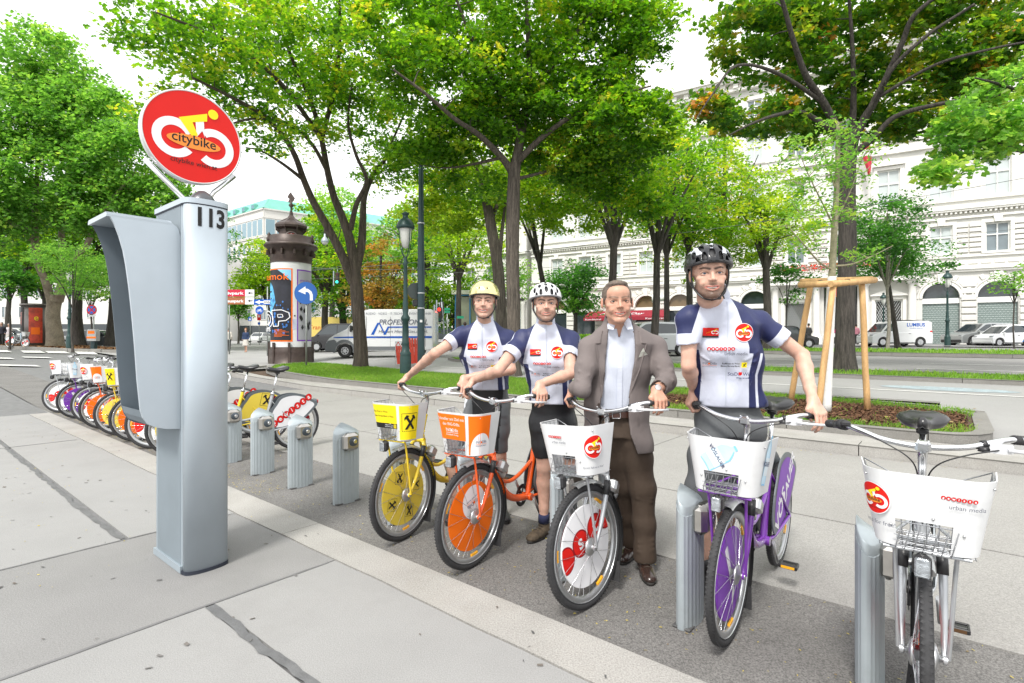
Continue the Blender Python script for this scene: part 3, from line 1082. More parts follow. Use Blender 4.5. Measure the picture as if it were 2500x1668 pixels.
def tree(name,base,trunk,limbs,blobs,leafm,barkm,label,leaf=.11,per=70,seed=1,group=None,shape=4,tint=(.4,.2),clump=.55,flat=.45,flare=1.5,twigs=True,cat='tree',tr=(.2,.12),parts_only=False,hang=.3,origin=None,shell=.55,aspect=.85):
 """base point; trunk: points from the foot up; limbs: (points, r0, r1);
    blobs: (centre, (rx, ry, rz), n clumps). Twigs grow from the nearest limb to every clump of leaves."""
 rg=np.random.default_rng(seed)
 rr=random.Random(seed)
 root=empty(name,base,0,label,cat,group)
 O=Vector(base)
 mb=MB()
 mb.M=Matrix.Translation(-O)
 P=smooth_path(trunk,8)
 m_=len(P)
 rs=[]
 for i in range(m_):
  f=i/(m_-1)
  r_=tr[0]+(tr[1]-tr[0])*f
  h=(P[i]-P[0]).length
  r_*=1+(flare-1)*math.exp(-h/(tr[0]*1.6))
  rs.append(r_)
  # irregular trunk section
 nn=16
 vs=[]
 for i,p in enumerate(P):
  d=(P[min(i+1,m_-1)]-P[max(i-1,0)]).normalized()
  x=Vector((1,0,0))-d*d.x
  x.normalize()
  y=d.cross(x)
  for k in range(nn):
   a=2*PI*k/nn
   rad=rs[i]*(1+.07*math.sin(3*a+seed)+.05*math.sin(5*a+seed*2+i*.15)+.03*math.sin(9*a+i*.5)+(.16*math.exp(-(p-P[0]).length/.3)*math.sin(5*a+seed)))
   vs.append((p+(x*math.cos(a)+y*math.sin(a))*rad)[:])
 fs=[(i*nn+k,i*nn+(k+1)%nn,(i+1)*nn+(k+1)%nn,(i+1)*nn+k)for i in range(m_-1)for k in range(nn)]
 mb.add(vs,fs,0,True)
 sk,skr=[p.copy()for p in P],list(rs)
 nodes=[p for i,p in enumerate(P)if i>m_*.55]
 nr=[rs[i]for i in range(m_)if i>m_*.55]
 for(pts,r0,r1)in limbs:
  LP,LR=limb_mesh(mb,pts,r0,r1)
  nodes+=LP[2:]
  nr+=LR[2:]
 mb.build('trunk',barkm,root,fix=False)
 # clumps
 cl=[]
 for(c,rad,n)in blobs:
  for _ in range(n):
   v=rg.normal(0,1,3)
   v/=np.linalg.norm(v)
   q=rg.random()**.33
   q=shell+(1-shell)*q if rg.random()<.75 else q
   cl.append((c[0]+v[0]*rad[0]*q,c[1]+v[1]*rad[1]*q,c[2]+v[2]*rad[2]*q))
 cl=np.array(cl)
 # twigs: nearest node, slightly curved; twigs become nodes
 if twigs and len(nodes):
  tb=MB()
  tb.M=Matrix.Translation(-O)
  ND=[np.array(p[:])for p in nodes]
  order=np.argsort([min(np.linalg.norm(c-q_)for q_ in ND[::4])for c in cl])
  NA=np.array(ND)
  NR=np.array(nr)
  for oi in order:
   c=cl[oi]
   dd=np.linalg.norm(NA-c,axis=1)+np.maximum(0,NA[:,2]-c[2])*.5
   j=int(np.argmin(dd))
   a=Vector(NA[j])
   b=Vector(c)
   L_=(b-a).length
   if L_<.15:
    continue
   r0=min(NR[j]*.6,.012+L_*.012)
   r0=max(r0,.008)
   mid=a.lerp(b,.5)+Vector((rr.uniform(-1,1),rr.uniform(-1,1),rr.uniform(.0,.8)))*L_*.13
   q1,q2=a.lerp(mid,.5),mid.lerp(b,.5)+Vector((rr.uniform(-1,1),rr.uniform(-1,1),0))*L_*.05
   pts=[a,q1,mid,q2,b]
   tb.tube(pts,[r0,r0*.85,r0*.7,r0*.55,.004],4,cap=False)
   NA=np.concatenate([NA,np.array([q1[:],mid[:],q2[:],b[:]])])
   NR=np.concatenate([NR,[r0*.8,r0*.7,r0*.5,.007]])
  tb.build('twigs',barkm,root,fix=False)['kind']='stuff'
  # leaves round each clump
 n=len(cl)*per
 ci=np.repeat(np.arange(len(cl)),per)
 v=rg.normal(0,1,(n,3))
 v/=np.linalg.norm(v,axis=1,keepdims=True)
 q=rg.random(n)**.45
 cs=clump*rg.uniform(.6,1.35,len(cl))
 off=v*q[:,None]*cs[ci][:,None]
 off[:,2]*=flat
 off[:,2]-=hang*(off[:,0]**2+off[:,1]**2)/clump
 LP=cl[ci]+off
 tc_=rg.normal(tint[0]+.04,tint[1]*1.15,len(cl))
 tn=tc_[ci]+rg.normal(0,.13,n)
 leaves_mesh('crown',LP-np.array(O[:]),leaf,tn,leafm,root,seed,shape,aspect=aspect)
 return root
def A(u,v,y):
 return at(u,v,y)
SHIFT=[0.0]
def bl(u,v,y,ru,rv,ry,n):
 y+=SHIFT[0]
 """an ellipsoid of crown seen at (u, v), y metres away, half sizes in metres"""
 return(at(u,v,y)[:],(ru,ry,rv),n)
SHIFT[0]=.7
# T1: maple left of centre, leaning, forked low
b_=on_ground(880,20.3)
tree('maple_tree',b_,[b_+Vector((0,0,-.15)),b_+Vector((.03,0,.6)),A(876,780,20.3),A(870,700,20.3),A(866,660,20.3)],[([A(862,690,20.3),A(838,630,20.1),A(800,555,19.8),A(766,495,19.5),A(742,440,19),A(720,380,18),A(690,330,17),A(640,280,15.5),A(560,235,14),A(470,190,13)],.20,.03),([A(866,665,20.3),A(855,590,20.2),A(835,530,20.2),A(815,480,20),A(800,420,19.5),A(785,340,19),A(760,250,18),A(720,160,17),A(680,60,16)],.21,.04),([A(868,660,20.3),A(882,600,20.5),A(886,540,20.6),A(890,480,20.8),A(915,420,21),A(940,390,21),A(960,340,21),A(1000,250,21)],.20,.03),([A(856,560,20.2),A(870,500,19.8),A(895,440,19.4),A(870,380,19),A(850,300,18.5),A(860,200,18)],.12,.03),
 ([A(800,420,19.5),A(760,350,18.5),A(700,300,17),A(620,290,15),A(540,310,13.6)],.08,.02),([A(785,340,19),A(700,220,16),A(600,130,14),A(480,70,12.5),A(380,30,11.5)],.09,.02),([A(742,440,19),A(690,400,17.6),A(640,370,16.4),A(600,360,15.5)],.07,.015),([A(785,340,19),A(820,200,18),A(830,60,17),A(820,-80,16)],.10,.03)],[bl(400,60,12,1.5,.7,1.6,20),bl(300,15,11,1.0,.25,1.2,6),bl(560,60,13.5,2.0,1.1,1.8,42),bl(520,190,13.2,1.6,.6,1.6,24),bl(690,60,15.5,2.2,1.6,2,62),bl(660,220,15.3,1.9,.9,1.5,28),bl(800,60,17.5,2.6,2.0,2.4,84),bl(900,150,19,2.8,2.2,2.4,100),bl(820,260,18.3,2.2,1.2,2,44),bl(960,330,20.5,1.8,1.1,1.5,48),
 bl(620,320,15,1.3,.6,1.1,16),bl(800,200,17.2,1.6,.7,1.4,30),bl(740,340,17.5,1.6,.6,1.4,16),bl(930,430,20.8,1.2,.5,1,18),bl(1010,420,21,1.0,.6,1,22),bl(640,-60,14,3,1.4,2,30),bl(450,290,13.5,1.3,.35,1,12),bl(470,130,12.6,1.4,.5,1,20)],G_MID,BARK1,'forked maple tree left of the lamp post, spreading towards the camera over the bicycle stand',leaf=.125,per=50,seed=11,shape=8,tint=(.42,.2),clump=.54,tr=(.235,.225),flare=1.5,shell=.4)
SHIFT[0]=.8
# T2: the straight tree behind the two cyclists
b_=on_ground(1252,16.3)
tree('lime_tree',b_,[b_+Vector((0,0,-.1)),b_+Vector((0,0,.5)),A(1252,760,16.3),A(1250,600,16.3),A(1253,470,16.3),A(1256,400,16.3)],[([A(1256,415,16.3),A(1272,330,16.2),A(1290,230,16),A(1290,100,15.6),A(1280,-60,15.2)],.17,.05),([A(1250,420,16.3),A(1225,385,16),A(1170,330,15.3),A(1110,290,14.6),A(1040,230,13.8),A(960,170,13.2)],.13,.025),([A(1258,400,16.3),A(1330,330,15.8),A(1420,270,15.2),A(1520,230,14.6),A(1590,210,14.2)],.11,.02),([A(1272,330,16.2),A(1210,210,15.6),A(1150,90,14.8),A(1100,-40,14.2)],.09,.03),([A(1285,250,16),A(1370,130,15.5),A(1450,20,15),A(1500,-90,14.6)],.09,.03),([A(1250,440,16.3),A(1330,420,16.8),A(1410,400,17.4),A(1480,380,18)],.06,.02),
 ([A(1225,385,16),A(1160,400,16.3),A(1090,410,16.5),A(1010,400,16.6)],.06,.015)],[bl(1250,60,15.4,3.3,1.9,2.6,150),bl(1100,180,14.4,1.9,1.3,1.8,84),bl(1000,90,14,2.0,1.4,1.6,70),bl(1430,110,15,2.1,1.3,1.8,84),bl(1400,260,15.2,2.3,.9,1.6,95),bl(1530,300,14.6,1.4,.9,1.3,85),bl(1250,280,15.9,1.9,.9,1.5,80),bl(1130,330,15.5,1.6,.8,1.3,62),bl(1490,420,16.5,1.6,.8,1.4,70),bl(1040,380,16.2,1.4,.5,1.1,30),bl(1400,400,16.5,1.6,.6,1.1,50),bl(1560,60,15,1.0,1.2,1.2,55),bl(1540,500,17.5,1.3,.6,1,26),bl(1170,450,16.6,1.3,.35,1,18),bl(1230,-60,14.6,4,1.2,2.5,110)],G_MID,BARK2,'tall straight lime tree rising directly behind the cyclist in the yellow helmet',leaf=.13,per=64,seed=21,shape=8,tint=(.36,.2),clump=.54,tr=(.215,.185),flare=1.35,shell=.45)
# second trunk just behind it
b_=on_ground(1222,22.0)
tree('lime_tree',b_,[b_+Vector((0,0,-.1)),A(1224,800,22),A(1216,660,22),A(1200,560,22),A(1190,500,22)],[([A(1200,560,22),A(1180,480,21.8),A(1170,430,21.5),A(1140,360,21)],.16,.04),([A(1196,540,22),A(1240,450,22.5),A(1290,380,23)],.12,.03),([A(1216,660,22),A(1226,560,22),A(1236,480,22.3)],.12,.04)],[bl(1150,470,22,2.2,1.4,1.8,85),bl(1070,520,22.5,1.8,.9,1.5,45),bl(1330,450,23.5,2.6,1.6,2,120),bl(1400,520,24,2.0,.9,1.6,55),bl(1230,400,22.5,3.5,1.6,2,120)],G_YEL,BARK2,'bright yellow-green lime tree whose dark trunk shows just left of the tall straight one',leaf=.15,per=60,seed=22,tint=(.32,.18),clump=.6,tr=(.24,.2))
SHIFT[0]=1.5
# T3: the big maple on the right
b_=on_ground(2062,14.7)
tree('maple_tree',b_,[b_+Vector((0,0,-.1)),b_+Vector((.02,0,.5)),A(2066,760,14.7),A(2070,600,14.7),A(2068,470,14.7),A(2072,370,14.7),A(2080,325,14.6)],[([A(2070,400,14.7),A(2050,330,14.4),A(2010,250,14),A(1970,190,13.6),A(1940,110,13.2),A(1915,20,12.8),A(1890,-60,12.4)],.14,.04),([A(2076,360,14.6),A(2110,290,14.3),A(2140,240,14),A(2200,110,13.4),A(2230,40,13),A(2300,-20,12.6)],.13,.04),([A(2078,380,14.6),A(2130,340,14.2),A(2185,285,13.8),A(2290,255,13),A(2400,240,12.4),A(2520,225,12)],.10,.025),([A(2050,330,14.4),A(1960,275,13.9),A(1900,280,13.4),A(1840,300,13),A(1780,330,12.6)],.08,.015),([A(2010,250,14),A(1900,180,13.3),A(1800,160,12.6),A(1740,230,12.2),A(1700,290,12)],.06,.012),
 ([A(2080,340,14.6),A(2084,220,14.2),A(2080,100,13.8),A(2070,-40,13.4)],.10,.03),([A(2090,330,14.5),A(2170,180,13.6),A(2260,90,13),A(2380,10,12.4)],.07,.03),([A(2140,240,14),A(2280,160,13),A(2420,120,12),A(2520,100,11.6)],.05,.02)],[bl(2050,60,13.6,2.3,1.3,1.8,72),bl(1900,110,13,1.5,1.0,1.3,40),bl(1800,60,12.6,1.1,.7,1.0,20),bl(2000,230,13.8,1.8,.7,1.3,42),bl(1850,290,13,1.3,.35,1,26),bl(2200,200,13.5,1.8,.9,1.4,52),bl(2330,110,12.6,1.7,1.0,1.4,50),bl(2200,30,13,2.2,1.0,1.6,52),bl(2440,130,12,1.2,.9,1.2,42),bl(1740,250,12.2,.6,.35,.6,10),bl(2260,290,13,1.3,.35,1.0,26),bl(1950,-40,13,2.8,.9,1.8,60),bl(2350,-40,12.5,2.2,.8,1.6,50),bl(2010,320,14,1.0,.25,.8,12),bl(2140,310,14.1,.9,.3,.8,14)],
 G_OLIVE,BARK3,'large maple with reddish tinged leaves and thick dark trunk right of the staked sapling',leaf=.15,per=56,seed=31,shape=8,tint=(.30,.2),clump=.46,tr=(.235,.20),flare=1.5,shell=.4)
SHIFT[0]=0
# branch reaching in from a tree beyond the right edge
b_=on_ground(2760,13.5)
tree('maple_tree',b_,[b_,A(2770,600,13.5),A(2760,420,13.5)],[([A(2760,440,13.5),A(2600,360,12.4),A(2500,370,11.6),A(2420,345,11.2),A(2360,350,11)],.08,.015),([A(2700,410,13),A(2560,260,12),A(2450,210,11.4),A(2380,190,11)],.08,.015),([A(2760,420,13.5),A(2740,200,13),A(2700,0,12.6)],.12,.03)],[bl(2400,350,11.2,.95,.28,.7,22),bl(2300,420,11,.45,.2,.5,9),bl(2480,240,11.6,1.0,.6,.8,36),bl(2390,290,11.2,.9,.3,.7,20),bl(2700,150,12.8,2.5,2.0,2,90),bl(2480,330,11.6,.6,.4,.6,14)],G_PALE,BARK3,'leafy branch of a maple whose trunk stands beyond the right side of the view',leaf=.135,per=50,seed=33,shape=8,tint=(.5,.25),clump=.42,tr=(.22,.18))
# T5: staked sapling in the mulch (trunk painted white low down)
b_=Vector(at(2016,1003,8.84))
b_.z=med_z(b_.x*EV.x+b_.y*EV.y,b_.x*NV.x+b_.y*NV.y)-.02
ROOT5=tree('sapling_tree',b_,[b_,A(2022,860,8.84),A(2030,700,8.84),A(2034,620,8.84),A(2040,520,8.84),A(2044,430,8.86),A(2046,360,8.88),A(2046,300,8.9)],[([A(2034,660,8.84),A(2000,640,8.7),A(1965,600,8.5),A(1930,560,8.4)],.02,.006),([A(2036,650,8.84),A(2080,645,8.9),A(2130,625,9.0),A(2180,600,9.1)],.018,.005),([A(2038,560,8.84),A(2010,500,8.7),A(1975,430,8.6),A(1950,370,8.5)],.018,.005),([A(2040,540,8.84),A(2075,470,8.9),A(2100,400,9)],.016,.005),([A(2042,470,8.85),A(2020,400,8.9),A(2000,330,9)],.014,.005),([A(2044,440,8.86),A(2065,370,8.8),A(2080,320,8.7)],.012,.004)],[bl(1985,400,8.7,.55,.5,.5,50),bl(2075,390,8.85,.40,.45,.45,32),bl(2040,310,8.9,.25,.3,.3,15),bl(1950,560,8.5,.40,.40,.4,26),bl(2120,620,9,.4,.12,.3,10),bl(1990,490,8.6,.4,.35,.4,20),bl(2075,510,8.9,.25,.3,.3,10)],
 G_PALE,mat('sapling_bark',(.24,.22,.14),.8,var=.25,vscale=20,bump=.4,bscale=30),'slender staked sapling with sparse fresh leaves and its lower trunk painted white',leaf=.085,per=15,seed=51,shape=4,tint=(.5,.2),clump=.22,tr=(.068,.028),flare=1.1,aspect=.42,hang=.1)
# T8: the big plane tree far left
b_=on_ground(133,38.0)
tree('plane_tree',b_,[b_+Vector((0,0,-.3)),b_+Vector((0,0,.8)),A(128,770,38),A(137,720,38)],[([A(128,745,38),A(112,690,37.6),A(90,640,37),A(70,580,36),A(20,540,35),A(-50,500,34)],.30,.08),([A(140,735,38),A(158,680,37.8),A(170,640,37.5),A(210,600,37),A(235,550,36.4),A(280,480,35.6),A(330,420,35)],.36,.07),([A(90,640,37),A(85,540,37),A(90,430,37),A(100,300,37),A(110,160,37)],.24,.05),([A(160,670,37.8),A(150,560,38),A(165,440,38),A(190,320,38)],.25,.06),([A(210,600,37),A(250,500,37.5),A(300,400,38)],.16,.05)],[bl(100,140,37,2.2,2.4,2.4,70),bl(60,280,36.5,3.5,2.6,3,150),bl(200,300,37,3.8,2.8,3,190),bl(320,380,36,3.2,2.4,2.6,150),bl(110,430,36,4.0,2.6,3,190),bl(-60,380,35,3.5,3.5,3,130),
 bl(250,500,36.5,3.0,1.8,2.5,110),bl(0,545,35,2.2,1.0,2,40),bl(390,480,36,1.8,1.6,1.6,50),bl(160,220,37.5,2.8,2.0,2.4,80),bl(190,545,36,1.6,.8,1.6,16),bl(-120,560,34,3,2,2,60)],G_PALE,BARKP,'huge plane tree with mottled pale bark on the mulched island at far left',leaf=.27,per=56,seed=81,tint=(.38,.18),clump=1.0,tr=(.47,.40),flare=1.4,flat=.6,shell=.55)
def small_tree(u,vb,y,h,crown_r,label,leafm,barkm=BARK3,per=46,nb=60,leaf=.2,tint=(.4,.18),seed=1,lean=0.0,trr=.16,fork=.35,vr=None,group='street trees further back',clump=.75,name='street_tree',cz=None,ylift=0,aspect=.85,cat='tree'):
 """a background tree: foot below pixel column u, y metres away, h tall"""
 b=on_ground(u,y)
 b.z+=ylift
 rr=random.Random(seed)
 H=h
 f=b+Vector((lean*fork,0,H*fork))
 top=b+Vector((lean,0,H*.85))
 vr=vr or H*.36
 cz=cz or H*.66
 c=b+Vector((lean,0,cz))
 limbs=[]
 for k in range(5):
  a=2*PI*k/5+seed
  e=c+Vector((math.cos(a)*crown_r*.65,math.sin(a)*crown_r*.5,vr*rr.uniform(-.1,.6)))
  limbs.append(([f,f.lerp(e,.45)+Vector((0,0,.2*H*rr.uniform(.1,.5))),e],trr*.55,trr*.12))
 blobs=[]
 for k in range(6):
  a=2*PI*k/6+seed*1.3
  q=rr.uniform(.35,.62)
  blobs.append(((c.x+math.cos(a)*crown_r*q,c.y+math.sin(a)*crown_r*q,c.z+vr*rr.uniform(-.55,.5)),(crown_r*.5,crown_r*.5,vr*.45),max(3,nb//7)))
 blobs.append(((c.x,c.y,c.z+vr*.45),(crown_r*.55,crown_r*.55,vr*.5),max(3,nb//7)))
 return tree(name,b,[b+Vector((0,0,-.1)),b.lerp(f,.5)+Vector((rr.uniform(-.08,.08)*H*.15,0,0)),f,f.lerp(top,.6),top],limbs,blobs,leafm,barkm,label,leaf=leaf,per=per,seed=seed,group=group,tint=tint,clump=clump,tr=(trr,trr*.5),flare=1.35,shell=.3,aspect=aspect,cat=cat)
 # centre and right background
small_tree(1405,0,34,6.0,2.4,'dark green round maple with a thin wavy trunk between the two helmeted and bareheaded men',G_DEEP,nb=120,leaf=.17,seed=101,trr=.16,fork=.36,per=52,tint=(.4,.2),vr=1.9)
small_tree(1498,0,22.5,11.0,3.4,'tree with a trunk forking in a wide V above the grey-jacketed man',G_MID,nb=120,leaf=.17,seed=102,trr=.20,fork=.42,tint=(.55,.15),vr=2.8,cz=8.4)
small_tree(1593,0,24.5,11.5,3.4,'tree with twin dark stems just right of the grey-jacketed man',G_MID,nb=110,leaf=.17,seed=103,trr=.19,fork=.40,lean=.5,tint=(.4,.2),vr=3.0,cz=8.8)
small_tree(1627,0,29.5,10.5,3.2,'thin dark tree beside the small green lamp and the white loudspeaker',G_OLIVE,nb=100,leaf=.18,seed=104,trr=.17,fork=.5,tint=(.35,.2),vr=2.8,cz=8.0)
small_tree(1345,0,27.0,10.0,2.6,'slim leaning tree whose trunk shows right behind the white helmet',G_MID,nb=70,leaf=.17,seed=105,trr=.16,fork=.45,lean=-1.2,tint=(.5,.2),vr=2.6,cz=8.0)
small_tree(1871,0,29.8,9.6,3.3,'yellow-green tree with a slightly bent trunk above the black hatchback',G_YEL,nb=150,leaf=.16,seed=106,trr=.23,fork=.46,tint=(.35,.2),vr=3.0,cz=7.4,per=52)
small_tree(1770,0,33.0,15.0,4.0,'yellow-green leafy tree rising behind the black helmet',G_YEL,nb=190,leaf=.18,seed=107,trr=.2,fork=.4,tint=(.3,.2),vr=5.0,cz=9.3)
small_tree(1680,0,31.0,14.5,3.8,'full mid green tree left of the black helmet',G_MID,nb=190,leaf=.18,seed=108,trr=.2,fork=.4,tint=(.5,.2),vr=5.0,cz=9.0)
small_tree(1921,0,33.0,5.6,1.7,'small thin tree in front of the lattice window',G_DEEP,nb=46,leaf=.17,seed=109,trr=.05,fork=.45,tint=(.5,.2),per=34,vr=1.5,cz=4.3,clump=.55)
small_tree(2166,0,30.9,9.3,2.9,'dark green dense young tree with a pale thin trunk beside the white delivery van',G_DEEP,barkm=mat('pale_young_bark',(.22,.2,.17),.85,var=.3,vscale=10),nb=170,leaf=.16,seed=110,trr=.10,fork=.38,tint=(.4,.2),vr=3.0,cz=6.4,per=52)
small_tree(2192,0,34.5,8.0,2.6,'dark-stemmed tree leaning behind the pale thin trunk near the white van',G_DEEP,nb=90,leaf=.17,seed=111,trr=.16,fork=.5,lean=-1.2,tint=(.35,.2),vr=2.4,cz=6.0)
small_tree(2476,0,33.0,5.4,1.3,'young staked street tree with few leaves by the blue and white car',G_PALE,nb=34,leaf=.17,seed=112,trr=.045,fork=.5,tint=(.4,.2),per=22,vr=1.2,cz=4.2,clump=.5)
# middle distance behind the lamps
small_tree(1120,0,44,15.5,5.5,'bright yellow-green tree filling the gap right of the dark tall pole',G_YEL,nb=190,leaf=.26,seed=121,trr=.26,fork=.35,tint=(.3,.2),vr=5.5,cz=9.5,clump=1.1)
small_tree(1040,0,52,17,5.5,'fresh green tree behind the dark tall pole',G_PALE,nb=170,leaf=.30,seed=122,trr=.3,fork=.3,tint=(.5,.2),vr=6.5,cz=10,clump=1.3)
small_tree(930,0,47,9.4,3.6,'chestnut tree with browned leaves left of the green lamp head',G_BROWN,nb=150,leaf=.24,seed=123,trr=.22,fork=.3,tint=(.45,.25),vr=4.0,cz=6.4,clump=.9)
small_tree(1000,0,60,12,6.0,'green bushy tree low behind the lamp post',G_MID,nb=150,leaf=.32,seed=124,trr=.3,fork=.2,tint=(.5,.2),vr=5.0,cz=6.0,clump=1.3)
small_tree(1110,0,55,9,5.0,'shrubby green tree above the pedestrian crossing lights',G_MID,nb=130,leaf=.3,seed=125,trr=.25,fork=.2,tint=(.4,.2),vr=4.2,cz=4.8,clump=1.2)
small_tree(795,0,50,13.5,5.4,'dark green tree with a straight dark trunk right of the advertising column',G_MID,nb=210,leaf=.28,seed=126,trr=.34,fork=.35,tint=(.45,.2),vr=5.4,cz=8.8,clump=1.2)
small_tree(836,0,56,11,4.5,'deep green tree seen past the nearer maple trunk',G_DEEP,nb=130,leaf=.28,seed=127,trr=.45,fork=.3,tint=(.45,.2),vr=4.4,cz=6.8,clump=1.2)
small_tree(812,0,70,21,6.5,'tall pale green tree top behind the advertising column',G_PALE,nb=200,leaf=.36,seed=128,trr=.4,fork=.3,tint=(.45,.2),vr=7.5,cz=13.5,clump=1.5)
small_tree(672,0,62,12.0,3.0,'yellowish tree leaning out left of the advertising column in front of the office block',G_YEL,nb=150,leaf=.3,seed=129,trr=.25,fork=.35,lean=-2.2,tint=(.25,.15),vr=4.2,cz=8.6,clump=1.1)
small_tree(582,0,70,6.8,1.9,'small green street tree above the red and brown direction signs',G_PALE,nb=60,leaf=.3,seed=130,trr=.12,fork=.45,tint=(.35,.15),vr=2.0,cz=5.0,clump=.8)
small_tree(870,0,80,19,7,'far green tree between the maple trunk and the brown chestnut',G_PALE,nb=150,leaf=.38,seed=131,trr=.4,fork=.3,tint=(.55,.2),vr=7,cz=12,clump=1.6)
small_tree(1240,0,46,8.0,2.6,'thin leafy tree by the bank entrance behind the double trunks',G_PALE,nb=60,leaf=.2,seed=132,trr=.1,fork=.4,tint=(.4,.2),vr=3,cz=5,clump=.8)
# left avenue
_lab=['dark avenue tree with a slim trunk at the far left edge','avenue tree with thick leaning trunk behind the plane tree','dark avenue tree left of the no stopping sign','dark avenue tree with leaning trunk beside the grey terminal hood','slim avenue tree beyond the poster display','avenue tree behind the parked white cars','tall avenue tree filling the gap under the plane crown','avenue tree near the left edge with wavy trunk']
for i,(u_,y_,h_,r_,c_)in enumerate([(58,44,15,5.5,.2),(20,60,16,6,0),(196,43,13,5.0,.2),(268,44,14,5.2,.3),(108,62,15,5.5,0),(300,66,17,6.5,0),(420,58,17,6.5,0),(-40,50,15,6,0)]):
 small_tree(u_,0,y_,h_,r_,_lab[i],G_MID if i%3 else G_DEEP,nb=150,leaf=.27,seed=140+i,trr=.27+.1*(i==2 or i==3),fork=.34,tint=(.3+.1*(i%2),.18),vr=h_*.34,cz=h_*.62,clump=1.15,group='avenue trees at the left',lean=[0,.5,-.6,1.0,0,0,0,.8][i])
small_tree(178,0,29.5,5.7,2.1,'feathery light green sapling in stakes beside the no stopping sign',G_PALE,nb=120,leaf=.16,seed=160,trr=.06,fork=.4,tint=(.35,.15),vr=1.7,cz=4.4,clump=.5,aspect=.4,per=44,ylift=.1)
small_tree(222,0,33.5,5.9,2.0,'second feathery sapling behind the no stopping sign',G_PALE,nb=100,leaf=.17,seed=161,trr=.06,fork=.4,tint=(.3,.15),vr=1.6,cz=4.2,clump=.5,aspect=.4,per=44,ylift=.1)
small_tree(23,0,33,5.4,1.5,'thin sapling on the mulch near the left edge',G_DEEP,nb=50,leaf=.2,seed=162,trr=.06,fork=.5,tint=(.45,.15),vr=1.5,cz=4.2,clump=.6,ylift=.1)
# rental terminal with round sign
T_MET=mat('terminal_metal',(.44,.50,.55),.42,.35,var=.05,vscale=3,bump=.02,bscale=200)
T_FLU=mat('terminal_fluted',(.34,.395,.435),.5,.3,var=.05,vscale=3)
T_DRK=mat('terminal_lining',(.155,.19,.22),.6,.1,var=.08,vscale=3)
T_GAP=mat('dark_gap',(.02,.025,.04),.7)  # near-black colour; on the terminal's strips it stands in for shade
def STv(s,t,z):
 return Vector((s*EV.x+t*NV.x,s*EV.y+t*NV.y,z))
TB=STv(-3.88,1.385,0)
term=empty('rental_terminal',TB,0,'tall grey fluted metal bicycle rental terminal numbered 113 standing on the pavement','rental terminal')
TO=Matrix.Translation(-TB)
def local(mb):
 mb.M=TO
 return mb
def slabwall(mb,prof,z0,z1,mi=0,smooth=False):
 """vertical extrusion of an (s, t) outline"""
 n=len(prof)
 v0=[STv(a,b,z0)for a,b in prof]
 v1=[STv(a,b,z1)for a,b in prof]
 mb.add(v0+v1,[(i,(i+1)%n,n+(i+1)%n,n+i)for i in range(n)],mi,smooth)
 mb.add(v1,[tuple(range(n))],mi)
 mb.add(v0,[tuple(reversed(range(n)))],mi)
 return mb
H_T=2.30
# fluted body
body=[(-3.665,1.245),(-3.675,1.235)]
nfl=26
for i in range(nfl+1):
 a=-3.69-.395*i/nfl
 body+=[(a-.003,1.245),(a-.0045,1.236),(a-.0105,1.236),(a-.012,1.245)]
body+=[(-4.112,1.235),(-4.125,1.25),(-4.125,1.485),(-4.11,1.50),(-3.665,1.50)]
mb=local(MB())
slabwall(mb,body,.035,H_T-.03,0)
mb.build('fluted_body',T_FLU,term)
# smooth bowed front
fr=[(-3.645,1.236)]
for i in range(19):
 a=-90+180*i/18
 fr.append((-3.632+.058*math.cos(R(a))**.8 if abs(a)<89.9 else-3.632,1.362+.126*math.sin(R(a))))
fr.append((-3.645,1.488))
mb=local(MB())
slabwall(mb,fr,.02,H_T-.035,0,True)
mb.build('bowed_front',T_MET,term)
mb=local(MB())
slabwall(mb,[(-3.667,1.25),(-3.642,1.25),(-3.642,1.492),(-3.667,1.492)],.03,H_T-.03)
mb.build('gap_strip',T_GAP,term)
# cap
capo=[(-4.13,1.232),(-3.645,1.232)]+fr[1:-1]+[(-3.645,1.495),(-4.13,1.503)]
cc_=Vector((-3.88,1.365))
capb=[(cc_.x+(a-cc_.x)*1.006,cc_.y+(b-cc_.y)*1.02)for a,b in capo]
mb=local(MB())
slabwall(mb,capb,H_T-.028,H_T+.004,0)
mb.build('top_cap',T_MET,term)
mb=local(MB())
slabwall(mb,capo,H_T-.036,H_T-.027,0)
mb.build('cap_shadow_gap',T_GAP,term)  # solid dark strip painted as the shadow line under the cap
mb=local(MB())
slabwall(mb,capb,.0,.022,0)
mb.build('foot_shadow_gap',T_GAP,term)  # solid dark slab painted as the shadow line at the foot
mb=local(MB())
slabwall(mb,[(-4.14,1.225),(-3.66,1.225),(-3.66,1.505),(-4.14,1.505)],.004,.045)
mb.build('base_plinth',T_FLU,term)
# hood over the screen
hprof=[(.865,2.160),(.882,2.135),(.902,2.095),(.924,2.03),(.944,1.95),(.958,1.86),(.972,1.74),(.985,1.60),(1.0,1.40),(1.012,1.2),(1.028,1.02),(1.040,.975),(1.065,.935),(1.105,.912),(1.16,.895),(1.238,.886)]
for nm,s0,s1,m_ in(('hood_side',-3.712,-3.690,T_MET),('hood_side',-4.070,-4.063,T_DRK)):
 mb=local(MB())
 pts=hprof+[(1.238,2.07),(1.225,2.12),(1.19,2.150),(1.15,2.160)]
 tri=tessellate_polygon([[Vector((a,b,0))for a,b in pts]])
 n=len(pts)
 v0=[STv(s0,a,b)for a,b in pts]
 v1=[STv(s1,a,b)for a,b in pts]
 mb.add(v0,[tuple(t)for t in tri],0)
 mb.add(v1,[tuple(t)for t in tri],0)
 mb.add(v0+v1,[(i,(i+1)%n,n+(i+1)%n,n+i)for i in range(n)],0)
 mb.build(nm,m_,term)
mb=local(MB())
topc=[(-4.086,2.148),(-4.07,2.162),(-3.705,2.162),(-3.689,2.148),(-3.69,2.135),(-4.085,2.135)]
